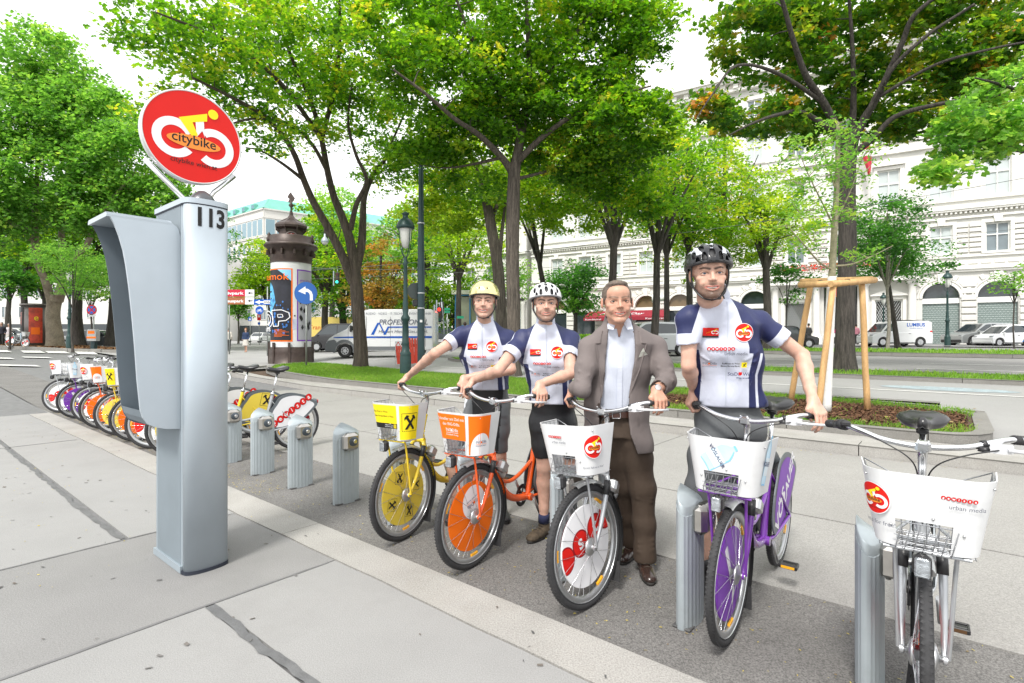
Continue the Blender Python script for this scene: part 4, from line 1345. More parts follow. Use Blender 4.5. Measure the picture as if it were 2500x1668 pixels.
v0=[STv(a,.863,b)for a,b in topc]
v1=[STv(a,1.19,b)for a,b in topc]
mb.add(v0+v1,[(i,(i+1)%6,6+(i+1)%6,6+i)for i in range(6)]+[tuple(range(6)),tuple(range(11,5,-1))],0)
mb.build('hood_top',T_MET,term)
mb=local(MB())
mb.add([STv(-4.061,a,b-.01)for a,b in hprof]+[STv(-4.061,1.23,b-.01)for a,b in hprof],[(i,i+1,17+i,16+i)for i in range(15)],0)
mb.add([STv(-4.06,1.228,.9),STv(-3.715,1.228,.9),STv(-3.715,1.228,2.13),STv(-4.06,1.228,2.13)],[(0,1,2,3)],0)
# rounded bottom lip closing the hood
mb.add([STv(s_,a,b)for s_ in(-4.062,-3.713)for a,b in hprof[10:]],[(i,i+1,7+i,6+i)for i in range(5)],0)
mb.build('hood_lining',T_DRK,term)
mb=local(MB())
mb.add([STv(-3.98,1.226,1.25),STv(-3.80,1.226,1.25),STv(-3.80,1.226,1.42),STv(-3.98,1.226,1.42)],[(0,1,2,3)],0)
mb.build('screen',GLASSY,term)
def front_fn(x,y,h):
 """wrap (x along t, y up) on the bowed front"""
 sv=max(-1,min(1,x/.126))
 a=math.asin(sv)
 r_=.058*max(.0001,math.cos(a))**.8
 return STv(-3.632+r_+h+.001,1.362+x,y)-TB
lay('number',T(I_BLK,'113',.006,2.140,.155,bold=.034,space=1.0,sx=.80),front_fn,term,cut=.02)
# two polished tubes and a dome carry the disc
mb=local(MB())
mb.tube([STv(-3.83,1.085,2.545),STv(-3.83,1.30,2.345),STv(-3.83,1.33,2.30)],.0165,12)
mb.build('sign_bracket',CHROME,term)
mb=local(MB())
mb.tube([STv(-3.83,1.615,2.56),STv(-3.83,1.48,2.42),STv(-3.83,1.42,2.30)],.0165,12)
mb.build('sign_bracket',CHROME,term)
mb=local(MB())
mb.lathe([(.085,0),(.083,.012),(.070,.04),(.048,.068),(.022,.086),(0,.09)],STv(-3.74,1.38,H_T+.003),24)
mb.build('dome',mat('dome_grey',(.10,.105,.115),.3,.4),term)
sc_=STv(-3.80,1.345,2.735)
mb=local(MB())
mb.lathe([(.286,-.028),(.294,-.024),(.296,.024),(.290,.028),(.286,.027),(.284,.024)],sc_,72,axis=EV)
mb.build('sign_rim',mat('sign_rim_alloy',(.62,.63,.62),.35,.6),term)
sx_,sy_=NV,Vector((0,0,1))
so_=sc_+EV*.0245-TB
lay('sign_face',disc2(I_RED,0,0,.285,64,rings=2),plane_fn(so_,sx_,sy_),term)
em=xf(emblem_cycle(base=False),s=.283)
em[0:0]=[]
lay('emblem',em,plane_fn(so_+EV*.001,sx_,sy_),term)
# docking posts
D_MET=mat('dock_metal',(.40,.45,.475),.45,.35,var=.06,vscale=5,bump=.03,bscale=80,stain=(.26,.28,.28),stain_scale=4,stain_amt=.4)
def dock_proto():
 root=empty('docking_post',(0,0,0))
 # plan: a lens .25 along t (local y), .105 across (local x), fluted
 out=[]
 N=88
 for i in range(N):
  a=2*PI*i/N
  x,y=.052*math.cos(a),.128*math.sin(a)
  x=math.copysign(abs(x)**.9*(.052**.1),x)
  k=1-(.055 if i%4==0 else(.03 if i%4 in(1,3)else 0))*(1 if abs(math.sin(a))<.97 else .3)
  out.append((x*k,y*(1-(1-k)*.3)))
 def topz(x,y,base):
  return base-.05-(x+.052)/.104*.075+(.05*max(0,1-abs(y+.02)/.12))
 mb=MB()
 n=len(out)
 V=[(x,y,0)for x,y in out]+[(x,y,topz(x,y,.665))for x,y in out]
 mb.add(V,[(i,(i+1)%n,n+(i+1)%n,n+i)for i in range(n)],0,False)
 # smooth head above the flutes
 head=[]
 for i in range(N):
  a=2*PI*i/N
  head.append((.049*math.cos(a),.124*math.sin(a)))
 V=[(x,y,topz(x,y,.665)-.004)for x,y in head]+[(x,y,topz(x,y,.70))for x,y in head]+[(x*.93,y*.96,topz(x,y,.707))for x,y in head]
 F=[(i,(i+1)%N,N+(i+1)%N,N+i)for i in range(N)]+[(N+i,N+(i+1)%N,2*N+(i+1)%N,2*N+i)for i in range(N)]+[tuple(range(2*N,3*N))]
 V=[(x,y,z+.035)for x,y,z in V]
 mb.add([(x,y,z-.035)if k<N else(x,y,z-.03)for k,(x,y,z)in enumerate(V)],F,0,True)
 mb.add([(x,y,topz(x,y,.664))for x,y in out],[tuple(range(n))],0)
 mb.build('post_body',D_MET,root,fix=False)
 mb=MB()
 mb.box((0,0,.006),(.094,.244,.012),bev=.004)
 mb.build('foot_plate',mat('dark_foot',(.09,.09,.09),.8,var=.3),root)
 # lock housing, stainless, rounded, with a dark mouth
 mb=MB()
 mb.box((.070,.0,.548),(.080,.155,.150),bev=.024)
 lk=mb.build('lock_housing',STEELP,root)
 mb=MB()
 mb.ball((.107,.006,.552),(.010,.050,.044),16)
 mb.build('lock_mouth',mat('lock_mouth_dark',(.10,.12,.14),.35,.6),lk)
 mb=MB()
 mb.cyl((.103,.017,.552),(.121,.017,.552),.020,.017,14)
 mb.build('lock_pin',CHROME,lk)
 mb=MB()
 for k in range(7):
  mb.ball((.03+.004*math.sin(k),-.075+k*.022,.612-.0*k),(.006,.005,.004),8)
 mb.build('code_dots',T_GAP,root)
 return root
DOCK=dock_proto()
TH=math.atan2(EV.y,EV.x)
dlab={-.29:'docking post at the right edge holding the nearest parked bicycle',-1.07:'docking post left of the purple bicycle',-1.86:'docking post half hidden behind the silver bicycle of the man in the jacket',-2.65:'docking post behind the orange bicycle basket and cyclist legs',-3.43:'docking post seen behind the yellow bicycle basket',-4.2:'empty docking post nearest to the yellow bicycle, third in the bare row',-4.99:'empty docking post in the middle of the three bare ones beside the terminal',-5.78:'empty docking post of the three bare ones, nearest to the terminal',-6.58:'docking post just right of the terminal column with a silver bicycle locked to it'}
first=True
for s_ in[-.29,-1.07,-1.86,-2.65,-3.43,-4.20,-4.99,-5.78,-6.58]+[-7.4-.82*k for k in range(8)]:
 o=DOCK if first else copy_tree(DOCK)
 first=False
 o.location=ST(s_,2.735,-.018)
 if s_<-7:
  dlab[s_]=['first','second','third','fourth','fifth','sixth','seventh','eighth'][round((-7.4-s_)/.82)]+' docking post left of the terminal, between the parked bicycles'
 o.rotation_euler=(0,0,TH+R(rnd.uniform(-1,1)))
 tag(o,dlab.get(s_,'docking post in the far row between the parked bicycles left of the terminal'),'docking post','docking posts along the stand')
 # tripod of stakes round the sapling
WOODS=mat('stake_wood',(.55,.34,.15),.7,var=.18,vscale=2.5,speck=.15,sscale=30,bump=.3,bscale=30,stain=(.36,.20,.08),stain_scale=3,stain_amt=.5,stretch=(5,5,.6))
STRAPM=BLACK
def mz(p):
 return med_z(p.x*EV.x+p.y*EV.y,p.x*NV.x+p.y*NV.y)-.02
st_top=[at(1962,690,8.95),at(2030,688,8.50),at(2122,690,9.05)]
stt=[at(1978,700,9.15),at(2034,695,8.62),at(2104,692,9.05)]
stb=[Vector(at(1928,960,9.75)),Vector(at(1996,1012,8.58)),Vector(at(2118,1002,9.02))]
sroot=empty('tree_stake_frame',(stb[1].x,stb[1].y,mz(stb[1])),0,'peeled wooden three-legged stake frame strapped round the young tree','tree stake')
SO=Matrix.Translation(-sroot.location)
for b_,t_ in zip(stb,stt):
 b_.z=mz(b_)-.05
 mb=MB()
 mb.M=SO
 P=[b_.lerp(t_,k/6)+Vector((rnd.uniform(-.004,.004),rnd.uniform(-.004,.004),0))for k in range(7)]
 mb.tube(P,[.050-.004*k/6 for k in range(7)],10)
 mb.build('stake',WOODS,sroot)
for a,b in((at(1952,696,9.15),at(2040,692,8.60)),(at(2028,694,8.56),at(2136,684,9.12)),(at(1955,688,9.2),at(2130,682,9.1))):
 mb=MB()
 mb.M=SO
 mb.tube([a,(a+b)/2,b],.052,12)
 mb.build('crossbar',WOODS,sroot)
for(u_,v_,y_)in((2003,693,8.85),(2068,690,8.78)):
 mb=MB()
 mb.M=SO
 c_=at(u_,v_,y_)
 mb.cyl(c_-Vector((.022,0,0)),c_+Vector((.022,0,0)),.060,.060,14)
 mb.build('strap',STRAPM,sroot)
 # white painted lower trunk: a sleeve of lime paint on the sapling
mb=MB()
mb.M=Matrix.Translation(-Vector(ROOT5.location))
mb.tube(smooth_path([ROOT5.location+Vector((0,0,.02)),at(2022,860,8.84),at(2030,700,8.84),at(2031,676,8.84)],8),[.082-.02*k/24 for k in range(25)],18)
mb.build('painted_trunk',mat('lime_wash',(.74,.74,.72),.8,var=.06,vscale=8,bump=.6,bscale=30,stain=(.35,.32,.27),stain_scale=9,stain_amt=.35),ROOT5)
# bicycles
# local frame: x to the rider's left?  y points from the front wheel to the rear (the rider faces -y); x = rider's left is +x; z up.
BW_R=.33
CLEARP=mat('basket_panel',(.68,.69,.70),.35,var=.05,vscale=5,bump=.15,bscale=8,stain=(.50,.50,.49),stain_scale=9,stain_amt=.35)
FEND=mat('mudguard_alloy',(.52,.53,.53),.35,.8,var=.1,vscale=12)
GREYP=mat('grey_fairing',(.13,.15,.165),.4,.2,var=.05)
SEATM=mat('saddle_vinyl',(.022,.022,.024),.30,var=.15,vscale=12,bump=.04,bscale=40,coat=.15)
CBRN=mat('dull_amber',(.10,.05,.02),.4)
WIRE=mat('zinc_wire',(.42,.43,.45),.35,.85,var=.1)
def on_disc(layers,cy,cz,x,side=1):
 """flat print on a wheel disc that stands in the y-z plane, seen from +x (side 1)"""
 if side>0:
  return lambda a,b,h:Vector((x+h,cy+a,cz+b))
 return lambda a,b,h:Vector((x-h,cy-a,cz+b))
def wheel(root,cy,name,disc,M=None,seed=0,front=True,detail=True,spin=0.0):
 """tyre (with rim, spokes, hub, reflectors as its pieces) and the printed disc"""
 r=BW_R
 mb=MB()
 c=(0,cy,r)
 prof=[]
 tw=.0195
 for i in range(12):
  a=2*PI*i/12
  prof.append((r-tw+tw*math.cos(a),tw*.98*math.sin(a)))
 mb.lathe(prof,c,64 if detail else 40,axis=(1,0,0),close_prof=True)
 if detail:
  q=Vector((1,0,0)).to_track_quat('Z','Y')
  for i in range(96):
   a=2*PI*i/96
   for sgn in(-1,1):
    a2=a+sgn*.012
    p=Vector((sgn*.010,cy+(r-.0029)*math.cos(a2),r+(r-.0029)*math.sin(a2)))
    mb.box(p,(.010,.011,.003),rot=Matrix.Rotation(a2-PI/2,3,'X')@Matrix.Rotation(sgn*.5,3,'Z'))
 ty=mb.build(name,DARKRUB,root,fix=False,mw=M)
 mb=MB()
 mb.lathe([(r-.0405,-.0155),(r-.0405,.0155),(r-.0395,.0165),(r-.0385,.0155),(r-.0385,-.0155),(r-.0395,-.0165)],c,64 if detail else 40,axis=(1,0,0),close_prof=True)
 mb.build('reflective_stripe',mat('reflective_stripe',(.62,.64,.66),.25,.6),ty,fix=False)
 mb=MB()
 mb.lathe([(r-.046,-.014),(r-.042,-.013),(r-.042,.013),(r-.046,.014),(r-.066,.010),(r-.072,0),(r-.066,-.010)],c,64 if detail else 36,axis=(1,0,0),close_prof=True)
 mb.build('rim',mat('rim_alloy',(.45,.46,.47),.33,.85,var=.06),ty,fix=False)
 mb=MB()
 ns=32 if detail else 18
 for i in range(ns):
  a=2*PI*i/ns+spin
  sd=.032 if i%2 else-.032
  tw_=(.5 if(i//2)%2 else-.5)
  h0=Vector((sd,cy+.030*math.cos(a+tw_*1.8),r+.030*math.sin(a+tw_*1.8)))
  h1=Vector((0,cy+(r-.068)*math.cos(a),r+(r-.068)*math.sin(a)))
  mb.cyl(h0,h1,.0014,.0014,4,cap=False)
 mb.build('spokes',CHROME,ty,fix=False)['kind']='stuff'
 mb=MB()
 mb.lathe([(.010,-.055),(.013,-.050),(.018,-.045),(.044,-.038),(.050,-.030),(.044,-.026),(.026,-.02),(.026,.02),(.044,.026),(.050,.030),(.044,.038),(.018,.045),(.013,.050),(.010,.055)],c,24,axis=(1,0,0))
 mb.cyl((-.068,cy,r),(.068,cy,r),.0085,.0085,10)
 mb.cyl((.056,cy,r),(.070,cy,r),.015,.013,6)
 mb.cyl((-.056,cy,r),(-.070,cy,r),.015,.013,6)
 mb.build('hub',ALLOY,ty,fix=False)
 for k in range(3):
  a=2*PI*k/3+.5+spin
  mb=MB()
  V=[]
  for j in range(7):
   b=a+.24*(j/6-.5)
   for rr_ in(r-.066,r-.083):
    for xx in(-.006,.006):
     V.append((xx,cy+rr_*math.cos(b),r+rr_*math.sin(b)))
  F=[]
  for j in range(6):
   o=j*4
   F+=[(o,o+2,o+6,o+4),(o+1,o+5,o+7,o+3),(o,o+4,o+5,o+1),(o+2,o+3,o+7,o+6)]
  F+=[(0,1,3,2),(24,26,27,25)]
  mb.add(V,F)
  mb.build('reflector',REFL_O,ty,fix=False)
 return ty
def print_disc(kind,rd):
 if kind=='yellow':
  L=disc2(mat('disc_yellow',(.80,.62,.07),.45),0,0,rd,40)
  for k in range(4):
   a=90*k+20
   L+=xf(emblem_cross(),s=.042,dx=.135*math.cos(R(a)),dy=.135*math.sin(R(a)),rot=a+60)
 elif kind=='orange':
  L=disc2(I_ORA,0,0,rd,40)
  L+=disc2(I_WHT,-.03+.045,.085,.108,30)
  L+=xf(word_bank(I_NAVY,I_ORA),s=.032,dx=.015,dy=.09,rot=200)
 elif kind=='orange2':
  L=disc2(I_ORA,0,0,rd,40)
  L+=poly2(I_WHT,arc(.03,-.11,.125,0,360,30)[:-1])
  L+=xf(word_bank(I_NAVY,I_ORA),s=.036,dx=.02,dy=-.10,rot=-10)
 elif kind=='purple':
  L=disc2(I_PUR,0,0,rd,40)
  L+=poly2(I_WHT,[(-.11,.14),(-.075,.155),(-.005,.03),(.0,-.06),(-.02,-.03),(-.04,.02)])
  L+=poly2(I_WHT,[(.02,-.11),(.045,-.04),(.055,-.10),(.03,-.19),(.022,-.16)])
 else:
  L=disc2(I_WHT,0,0,rd,40)
  for(cx_,cy_),ch in(((-.84,-.15),'i'),((-.24,.12),'s'),((.39,.38),'t'),((.88,.55),'a'),((-.1,-.72),'w')):
   if ch=='w' and kind=='letters':
    continue
   for mm,rr_ in((I_DRED,.34),(I_RED,.30)):
    P=[]
    for q in range(0,360,12):
     x_,y_=cx_+rr_*math.cos(R(q)),cy_+rr_*math.sin(R(q))
     d=math.hypot(x_,y_)
     P.append((x_*rd*min(1,.995/d),y_*rd*min(1,.995/d)))
    L+=poly2(mm,P)
   if abs(cx_)<.8:
    L+=xf(T(I_WHT,ch,0,-.03,.12,bold=.02),dx=cx_*rd,dy=cy_*rd,rot=25)
 return L
 # basket cover: a flared U of white plastic; a = distance along the U from the middle of the front (to the rider's left +)
BK_W,BK_D,BK_Rc=.155,.20,.085
def basket_pt(a,zz,off=0.0):
 """zz 0..1 bottom to top -> point in the bike frame (front at -y)"""
 fl=.80+.20*zz+.02*zz*zz
 w,rc=BK_W*fl,BK_Rc*fl
 sg=1 if a>=0 else-1
 q=abs(a)*fl
 qa=rc*PI/2
 if q<=w-rc*.6:
  x,y,nx,ny=q,0,0,-1
 elif q<=w-rc*.6+qa:
  th=(q-(w-rc*.6))/rc
  x,y=w-rc*.6+rc*math.sin(th),rc-rc*math.cos(th)
  nx,ny=math.sin(th),-math.cos(th)
 else:
  d=q-(w-rc*.6)-qa
  x,y,nx,ny=w+rc*.4+d*.10,rc+d,1,-.1
 bow=.010*math.sin(zz*PI)
 return Vector((sg*(x+nx*(off))*.95,-.135+(y+ny*off)*.95-.04*zz+bow*.2,.745+.262*zz))
A_END=.375
def basket(root,Mx,style,detail=True):
 z0,z1=0.0,1.0
 # plastic cover with a notch low in the middle
 mb=MB()
 NA,NZ=36,8
 V,ok=[],[]
 for j in range(NZ+1):
  for i in range(NA+1):
   a=-A_END+2*A_END*i/NA
   V.append(basket_pt(a,j/NZ)[:])
 F=[]
 for j in range(NZ):
  for i in range(NA):
   a=-A_END+2*A_END*(i+.5)/NA
   if abs(a+.01)<.085 and j<3:
    continue
   F.append((j*(NA+1)+i,j*(NA+1)+i+1,(j+1)*(NA+1)+i+1,(j+1)*(NA+1)+i))
 n=len(V)
 mb.add(V,F,0,True)
 V2=[]
 for j in range(NZ+1):
  for i in range(NA+1):
   a=-A_END+2*A_END*i/NA
   V2.append(basket_pt(a,j/NZ,-.004)[:])
 mb.add(V2,[tuple(reversed(f))for f in F],0,True)
 # edges
 for(ii,jj,kk)in([(i,NZ,1)for i in range(NA)]):
  a,b=jj*(NA+1)+ii,jj*(NA+1)+ii+1
  mb.add([V[a],V[b],V2[b],V2[a]],[(0,1,2,3)],0)
 cv=mb.build('basket_cover',CLEARP,root,fix=False,mw=Mx)
 # rivets
 mb=MB()
 for a_,z_ in((-.12,.28),(.12,.28),(.02,.44),(-.2,.9),(.2,.9)):
  p=basket_pt(a_,z_,.002)
  mb.ball(p,.0045,8)
 mb.build('rivets',ALLOY,cv,fix=False)
 # print. front side text reads from the camera: rider's left (+a) is on the viewer's right
 def fn(x,y,h):
  return basket_pt(x,y/.275,h)
 L=[]
 if style in('letters','letters_r'):
  dx=-.075 if style=='letters' else .07
  L+=xf(emblem_letters_row(),s=.0150,dx=dx,dy=.205)
  L+=xf(word_urban(),s=.022,dx=dx+.028,dy=.170)
  if style=='letters':
   L+=xf(emblem_cycle(),s=.066,dx=.195,dy=.160,sx=1.0)
   L+=T(I_GRY,'Gratis fahren in Wien!',.20,.040,.017)
  else:
   L+=xf(emblem_cycle(),s=.060,dx=-.20,dy=.165)
   L+=T(I_GRY,'Vienna for free!',-.20,.070,.022)
 elif style=='yellow':
  L+=rect2(I_YEL,-.185,.125,.075,.262,12,4)
  L+=rect2(I_BLK,-.185,.088,.075,.126,12,1)
  L+=T(I_BLK,'Mein Rad in Wien.',-.178,.205,.022,align='LEFT')+T(I_BLK,'Meine BeraterBank in Wien.',-.178,.172,.0195,align='LEFT')
  L+=T(I_WHT,'Raiffeisen in Wien',.03,.110,.0125,align='RIGHT')+T(I_WHT,'Meine BeraterBank',.03,.097,.0125,align='RIGHT')
  L+=rect2(I_YEL,.04,.093,.068,.121)+xf(emblem_cross(frame=False),s=.0115,dx=.054,dy=.107)
  L+=rect2(I_YEL,.105,.010,.270,.262,10,6)
  L+=xf(emblem_cross(),s=.066,dx=.192,dy=.140)
 elif style=='orange':
  L+=rect2(I_ORA,-.190,.095,.075,.262,12,4)
  L+=T(I_WHT,'Schneller ans Ziel mit',-.055,.222,.0275)+T(I_WHT,'der ING-DiBa.',-.055,.188,.0275)
  L+=xf(word_bank(I_WHT,I_WHT),s=.030,dx=-.06,dy=.148)
  L+=rect2(I_ORA,.105,.008,.278,.262,12,6)
  L+=poly2(I_WHT,[(.118,.004)]+[(.205+.085*math.cos(R(a)),.040+.110*math.sin(R(a)))for a in range(180,-1,-12)]+[(.288,.004)])
  L+=xf(word_bank(I_NAVY,I_ORA),s=.024,dx=.20,dy=.085)
 elif style=='bottle':
  def bottle(dx,rot,s):
   B=poly2(I_PBL,[(-1.0,-.42),(-.9,-.5),(.55,-.5),(.85,-.32),(1.0,-.16),(1.12,-.14),(1.12,.14),(1.0,.16),(.85,.32),(.55,.5),(-.9,.5),(-1.0,.42),(-.97,0)])
   B+=poly2(I_LBL,[(.55,-.5),(.85,-.32),(1.0,-.16),(1.0,-.09),(.8,-.24),(.5,-.42),(-.9,-.44),(-.9,-.5)])
   B+=poly2(I_LBL,[(-1.0,-.42),(-.94,-.42),(-.90,0),(-.94,.42),(-1.0,.42),(-.97,0)])
   B+=rect2(mat('print_mist',(.70,.80,.86),.4),-.55,-.46,.25,.46)
   B+=poly2(I_LBL,[(1.12,-.16),(1.24,-.16),(1.24,.16),(1.12,.16)])
   B+=xf(T(I_NAVY,'V\u00d6SLAUER',0,0,.30,bold=.01),dx=-.12,dy=.04,rot=-90)
   return xf(B,s=s,dx=dx,dy=.182,rot=rot)
  L+=bottle(-.045,30,.088)
  L+=xf(bottle(0,84,.11),dx=.235,dy=-.02,sx=.55)
 L=xf(L,dx=.022,dy=0,sx=.96)
 if L:
  lay('basket_print',L,fn,cv,lift=.0004,first=.0012,cut=.018)
  # wire basket
 mb=MB()
 wr=.0022
 for zz in(0.0,.33,.66,.985):
  pts=[basket_pt(-A_END-.0+2*A_END*i/20,zz,-.010)for i in range(21)]
  back=pts[-1].copy(),pts[0].copy()
  pts+=[back[0].lerp(back[1],k/4)+Vector((0,.01,-.05*zz))for k in range(1,4)]
  mb.tube(pts,wr*1.1,5,closed=True,cap=False)
 for i in range(0,19):
  a=-A_END+2*A_END*i/18
  mb.tube([basket_pt(a,0,-.010),basket_pt(a,.5,-.010),basket_pt(a,.985,-.010)],wr*.8,4,cap=False)
 b0,b1=basket_pt(-A_END,0,-.01),basket_pt(A_END,0,-.01)
 for k in range(9):
  t_=k/8
  xx=-.13+.26*t_
  mb.tube([(xx,-.13,.742),(xx,b0.y,.742)],wr*.8,4,cap=False)
 for k in range(6):
  yy=-.115+.2*k/5
  mb.tube([(-.13,yy,.740),(.13,yy,.740)],wr*.8,4,cap=False)
 for k in range(7):
  xx=-.085+.15*k/6
  mb.tube([(xx,-.15,.742),(xx+.004,-.168,.767),(xx+.018,-.160,.83)],wr*.9,4,cap=False)
 for zz in(.745,.765,.785):
  mb.tube([(-.09,-.155,zz+.006),(-.03,-.163,zz+.006),(.07,-.155,zz+.006)],wr*.8,4,cap=False)
 wb=mb.build('wire_basket',WIRE,root,fix=False,mw=Mx)
 wb['f']=1
 return cv
def bike_frame(fm):
 """step-through frame with a low swept main tube"""
 mb=MB()
 head_t,head_b=Vector((0,.235,.86)),Vector((0,.185,.70))
 bb=Vector((0,.68,.285))
 mb.tube([head_t+Vector((0,.01,.02)),head_t,head_b,head_b-Vector((0,.006,.02))],.022,12)
 main=smooth_path([head_b+Vector((0,.01,.03)),Vector((0,.255,.57)),Vector((0,.345,.42)),Vector((0,.48,.325)),bb],6)
 mb.tube(main,.0265,12)
 mb.tube(smooth_path([Vector((0,.30,.495)),Vector((0,.42,.455)),Vector((0,.56,.475)),Vector((0,.72,.54))],5),.014,10)
 st=Vector((0,.80,.76))
 mb.tube([bb,st],.021,12)
 mb.cyl((-.038,.68,.285),(.038,.68,.285),.027,.027,14)
 for sg in(-1,1):
  mb.tube(smooth_path([bb+Vector((sg*.02,.02,0)),Vector((sg*.042,.80,.29)),Vector((sg*.062,1.10,.328))],4),.0105,8)
  mb.tube([Vector((sg*.014,.775,.66)),Vector((sg*.045,.92,.50)),Vector((sg*.062,1.11,.335))],.0085,8)
 return mb
def bicycle(style,name,detail=True):
 fm={'letters':P_SILVER,'letters_r':P_SILVER,'yellow':P_YELLOW,'orange':P_ORANGE,'bottle':P_PURPLE}[style]
 root=empty(name,(0,0,0))
 root['style']=style
 bike_frame(fm).build('frame',fm,root,fix=False)
 # front assembly (turned by steer() later): fork, wheel, mudguard, basket, bars
 F=[]
 mb=MB()
 crown=Vector((0,.175,.695))
 for sg in(-1,1):
  P=smooth_path([crown+Vector((sg*.025,0,0)),Vector((sg*.058,.160,.665)),Vector((sg*.062,.115,.55)),Vector((sg*.062,.055,.42)),Vector((sg*.062,0,.33))],4)
  mb.tube(P,[.0145]*9+[.013]*3+[.0105]*(len(P)-12),10)
  mb.cyl((sg*.058,0,.33),(sg*.068,0,.33),.017,.017,12)
 mb.cyl(crown+Vector((-.05,0,0)),crown+Vector((.05,0,0)),.018,.018,12)
 fk=mb.build('fork',fm,root,fix=False)
 mb=MB()
 for sg in(-1,1):
  mb.tube([Vector((sg*.0585,.158,.66)),Vector((sg*.0610,.130,.585))],.0185,12)
 mb.build('fork_sleeve',BLACK,fk)
 F.append(fk)
 mb=MB()
 for sg in(-1,1):
  mb.tube(smooth_path([Vector((sg*.072,.0,.335)),Vector((sg*.078,-.03,.50)),Vector((sg*.085,-.07,.70)),Vector((sg*.09,-.10,.735))],4),.0072,8)
  mb.tube([Vector((sg*.09,-.10,.732)),Vector((sg*.09,.06,.735)),Vector((sg*.03,.2,.76))],.0065,6)
 mb.tube([(-.12,-.12,.735),(.12,-.12,.735)],.006,6)
 mb.tube([(-.12,.0,.735),(.12,.0,.735)],.006,6)
 F.append(mb.build('basket_carrier',fm,root,fix=False))
 F.append(wheel(root,0.0,'front_wheel',None,front=True,detail=detail,spin=.37*len(style)))
 dk={'letters':'letters','letters_r':'letters','yellow':'yellow','orange':'orange','bottle':'purple'}[style]
 mb=MB()
 mb.lathe([(.046,-.004),(.218,-.004),(.219,0),(.218,.004),(.046,.004)],(0.0,0,.33),48,axis=(1,0,0))
 dm={'yellow':mat('disc_yellow',(.80,.62,.07),.45),'orange':I_ORA,'purple':I_PUR}.get(dk,I_WHT)
 dsk=mb.build('wheel_disc',dm,root,fix=False)
 for sd in(1,-1):
  lay('disc_print',print_disc(dk,.217),on_disc(None,0,.33,.0046*sd,sd),dsk,lift=.0004)
 F.append(dsk)
 # mudguard with black flap
 mb=MB()
 V,Fc=[],[]
 a0,a1,n=60,300,20
 for i in range(n+1):
  a=R(-42+146*i/n)
  rr_=BW_R+.020
  for x,dr in((-.030,-.014),(-.022,-.002),(0,.004),(.022,-.002),(.030,-.014)):
   V.append((x,(rr_+dr)*math.cos(a),.33+(rr_+dr)*math.sin(a)))
 for i in range(n):
  for j in range(4):
   Fc.append((i*5+j,i*5+j+1,(i+1)*5+j+1,(i+1)*5+j))
 keep=Fc
 # metal over the top, dark plastic behind
 mt=[0 if(f[0]//5)>n*.62 else 1 for f in keep]
 for f_,k_ in zip(keep,mt):
  mb.add([V[i]for i in f_],[(0,1,2,3)],k_,True)
 mg=mb.build('mudguard',[FEND,mat('mudguard_black',(.035,.035,.037),.4,var=.2)],root)
 mb=MB()
 mb.prism([(-.035,0),(.035,0),(.045,-.11),(-.045,-.11)],0,.004,'xz')
 fl_=mb.build('mud_flap',DARKRUB,mg)
 fl_.matrix_local=Matrix.Translation((0,.262,.13))@Matrix.Rotation(R(-14),4,'X')
 fl_.data.transform(Matrix.Translation((0,0,.04)))
 F.append(mg)
 # headlamp hung below the basket front
 mb=MB()
 mb.box((-.012,-.175,.708),(.052,.06,.078),bev=.016)
 hl=mb.build('headlight',BLACK,root)
 mb=MB()
 mb.box((-.012,-.206,.708),(.042,.010,.064),bev=.012)
 mb.build('lamp_glass',LENS,hl)
 F.append(hl)
 F.append(basket(root,None,style,detail))
 # stem and bars
 mb=MB()
 mb.tube([(0,.235,.85),(0,.262,.95),(0,.270,.985),(0,.262,1.022),(0,.235,1.038)],[.0145,.0145,.016,.018,.019],12)
 mb.box((0,.225,1.040),(.052,.050,.044),bev=.009)
 mb.cyl((-.016,.20,1.064),(-.016,.20,1.068),.005,.005,8)
 mb.cyl((.016,.20,1.064),(.016,.20,1.068),.005,.005,8)
 F.append(mb.build('stem',CHROME,root))
 half=[Vector((0,.222,1.040)),Vector((.06,.222,1.042)),Vector((.14,.226,1.055)),Vector((.20,.240,1.075)),Vector((.255,.275,1.088)),Vector((.30,.325,1.085)),Vector((.335,.385,1.075))]
 full=[Vector((-p.x,p.y,p.z))for p in reversed(half[1:])]+half
 fp=smooth_path(full,5)
 mb=MB()
 mb.tube(fp,.0115,12)
 hb=mb.build('handlebar',CHROME,root)
 F.append(hb)
 for sg in(-1,1):
  g0,g1=Vector((sg*.270,.292,1.088)),Vector((sg*.338,.390,1.074))
  mb=MB()
  P=[g0.lerp(g1,k/14)for k in range(15)]
  mb.tube(P,[.0165+(.0018 if k%2 else 0)for k in range(14)]+[.015],12)
  F.append(mb.build('grip',DARKRUB,root))
  # left brake lever (rider's left, +x) and bell; right twist shifter
 mb2=MB()
 mb2.M=Matrix.Translation((0,.235,1.060))
 mb2.prism([(.195,-.040),(.232,-.048),(.262,-.020),(.262,.012),(.215,.018),(.200,.0)],-.014,.014)
 mb2.tube([(.245,-.040,0),(.29,-.045,.0),(.34,-.010,-.004),(.385,.055,-.008)],[.0075,.0065,.006,.0065],8,flat=.6)
 F.append(mb2.build('brake_lever',mat('white_lever',(.72,.73,.75),.3,.25),root))
 mb=MB()
 mb.tube([Vector((-.262,.280,1.088)),Vector((-.278,.300,1.088)),Vector((-.300,.330,1.085))],[.022,.024,.019],14)
 mb.box((-.262,.262,1.098),(.038,.03,.026),bev=.008)
 F.append(mb.build('shifter',BLACK,root))
 mb=MB()
 mb.tube([(.175,.236,1.066),(.190,.240,1.070)],.0165,12)
 mb.cyl((.182,.222,1.045),(.182,.222,1.063),.021,.012,14)
 F.append(mb.build('bell',BLACK,root))
 mb=MB()
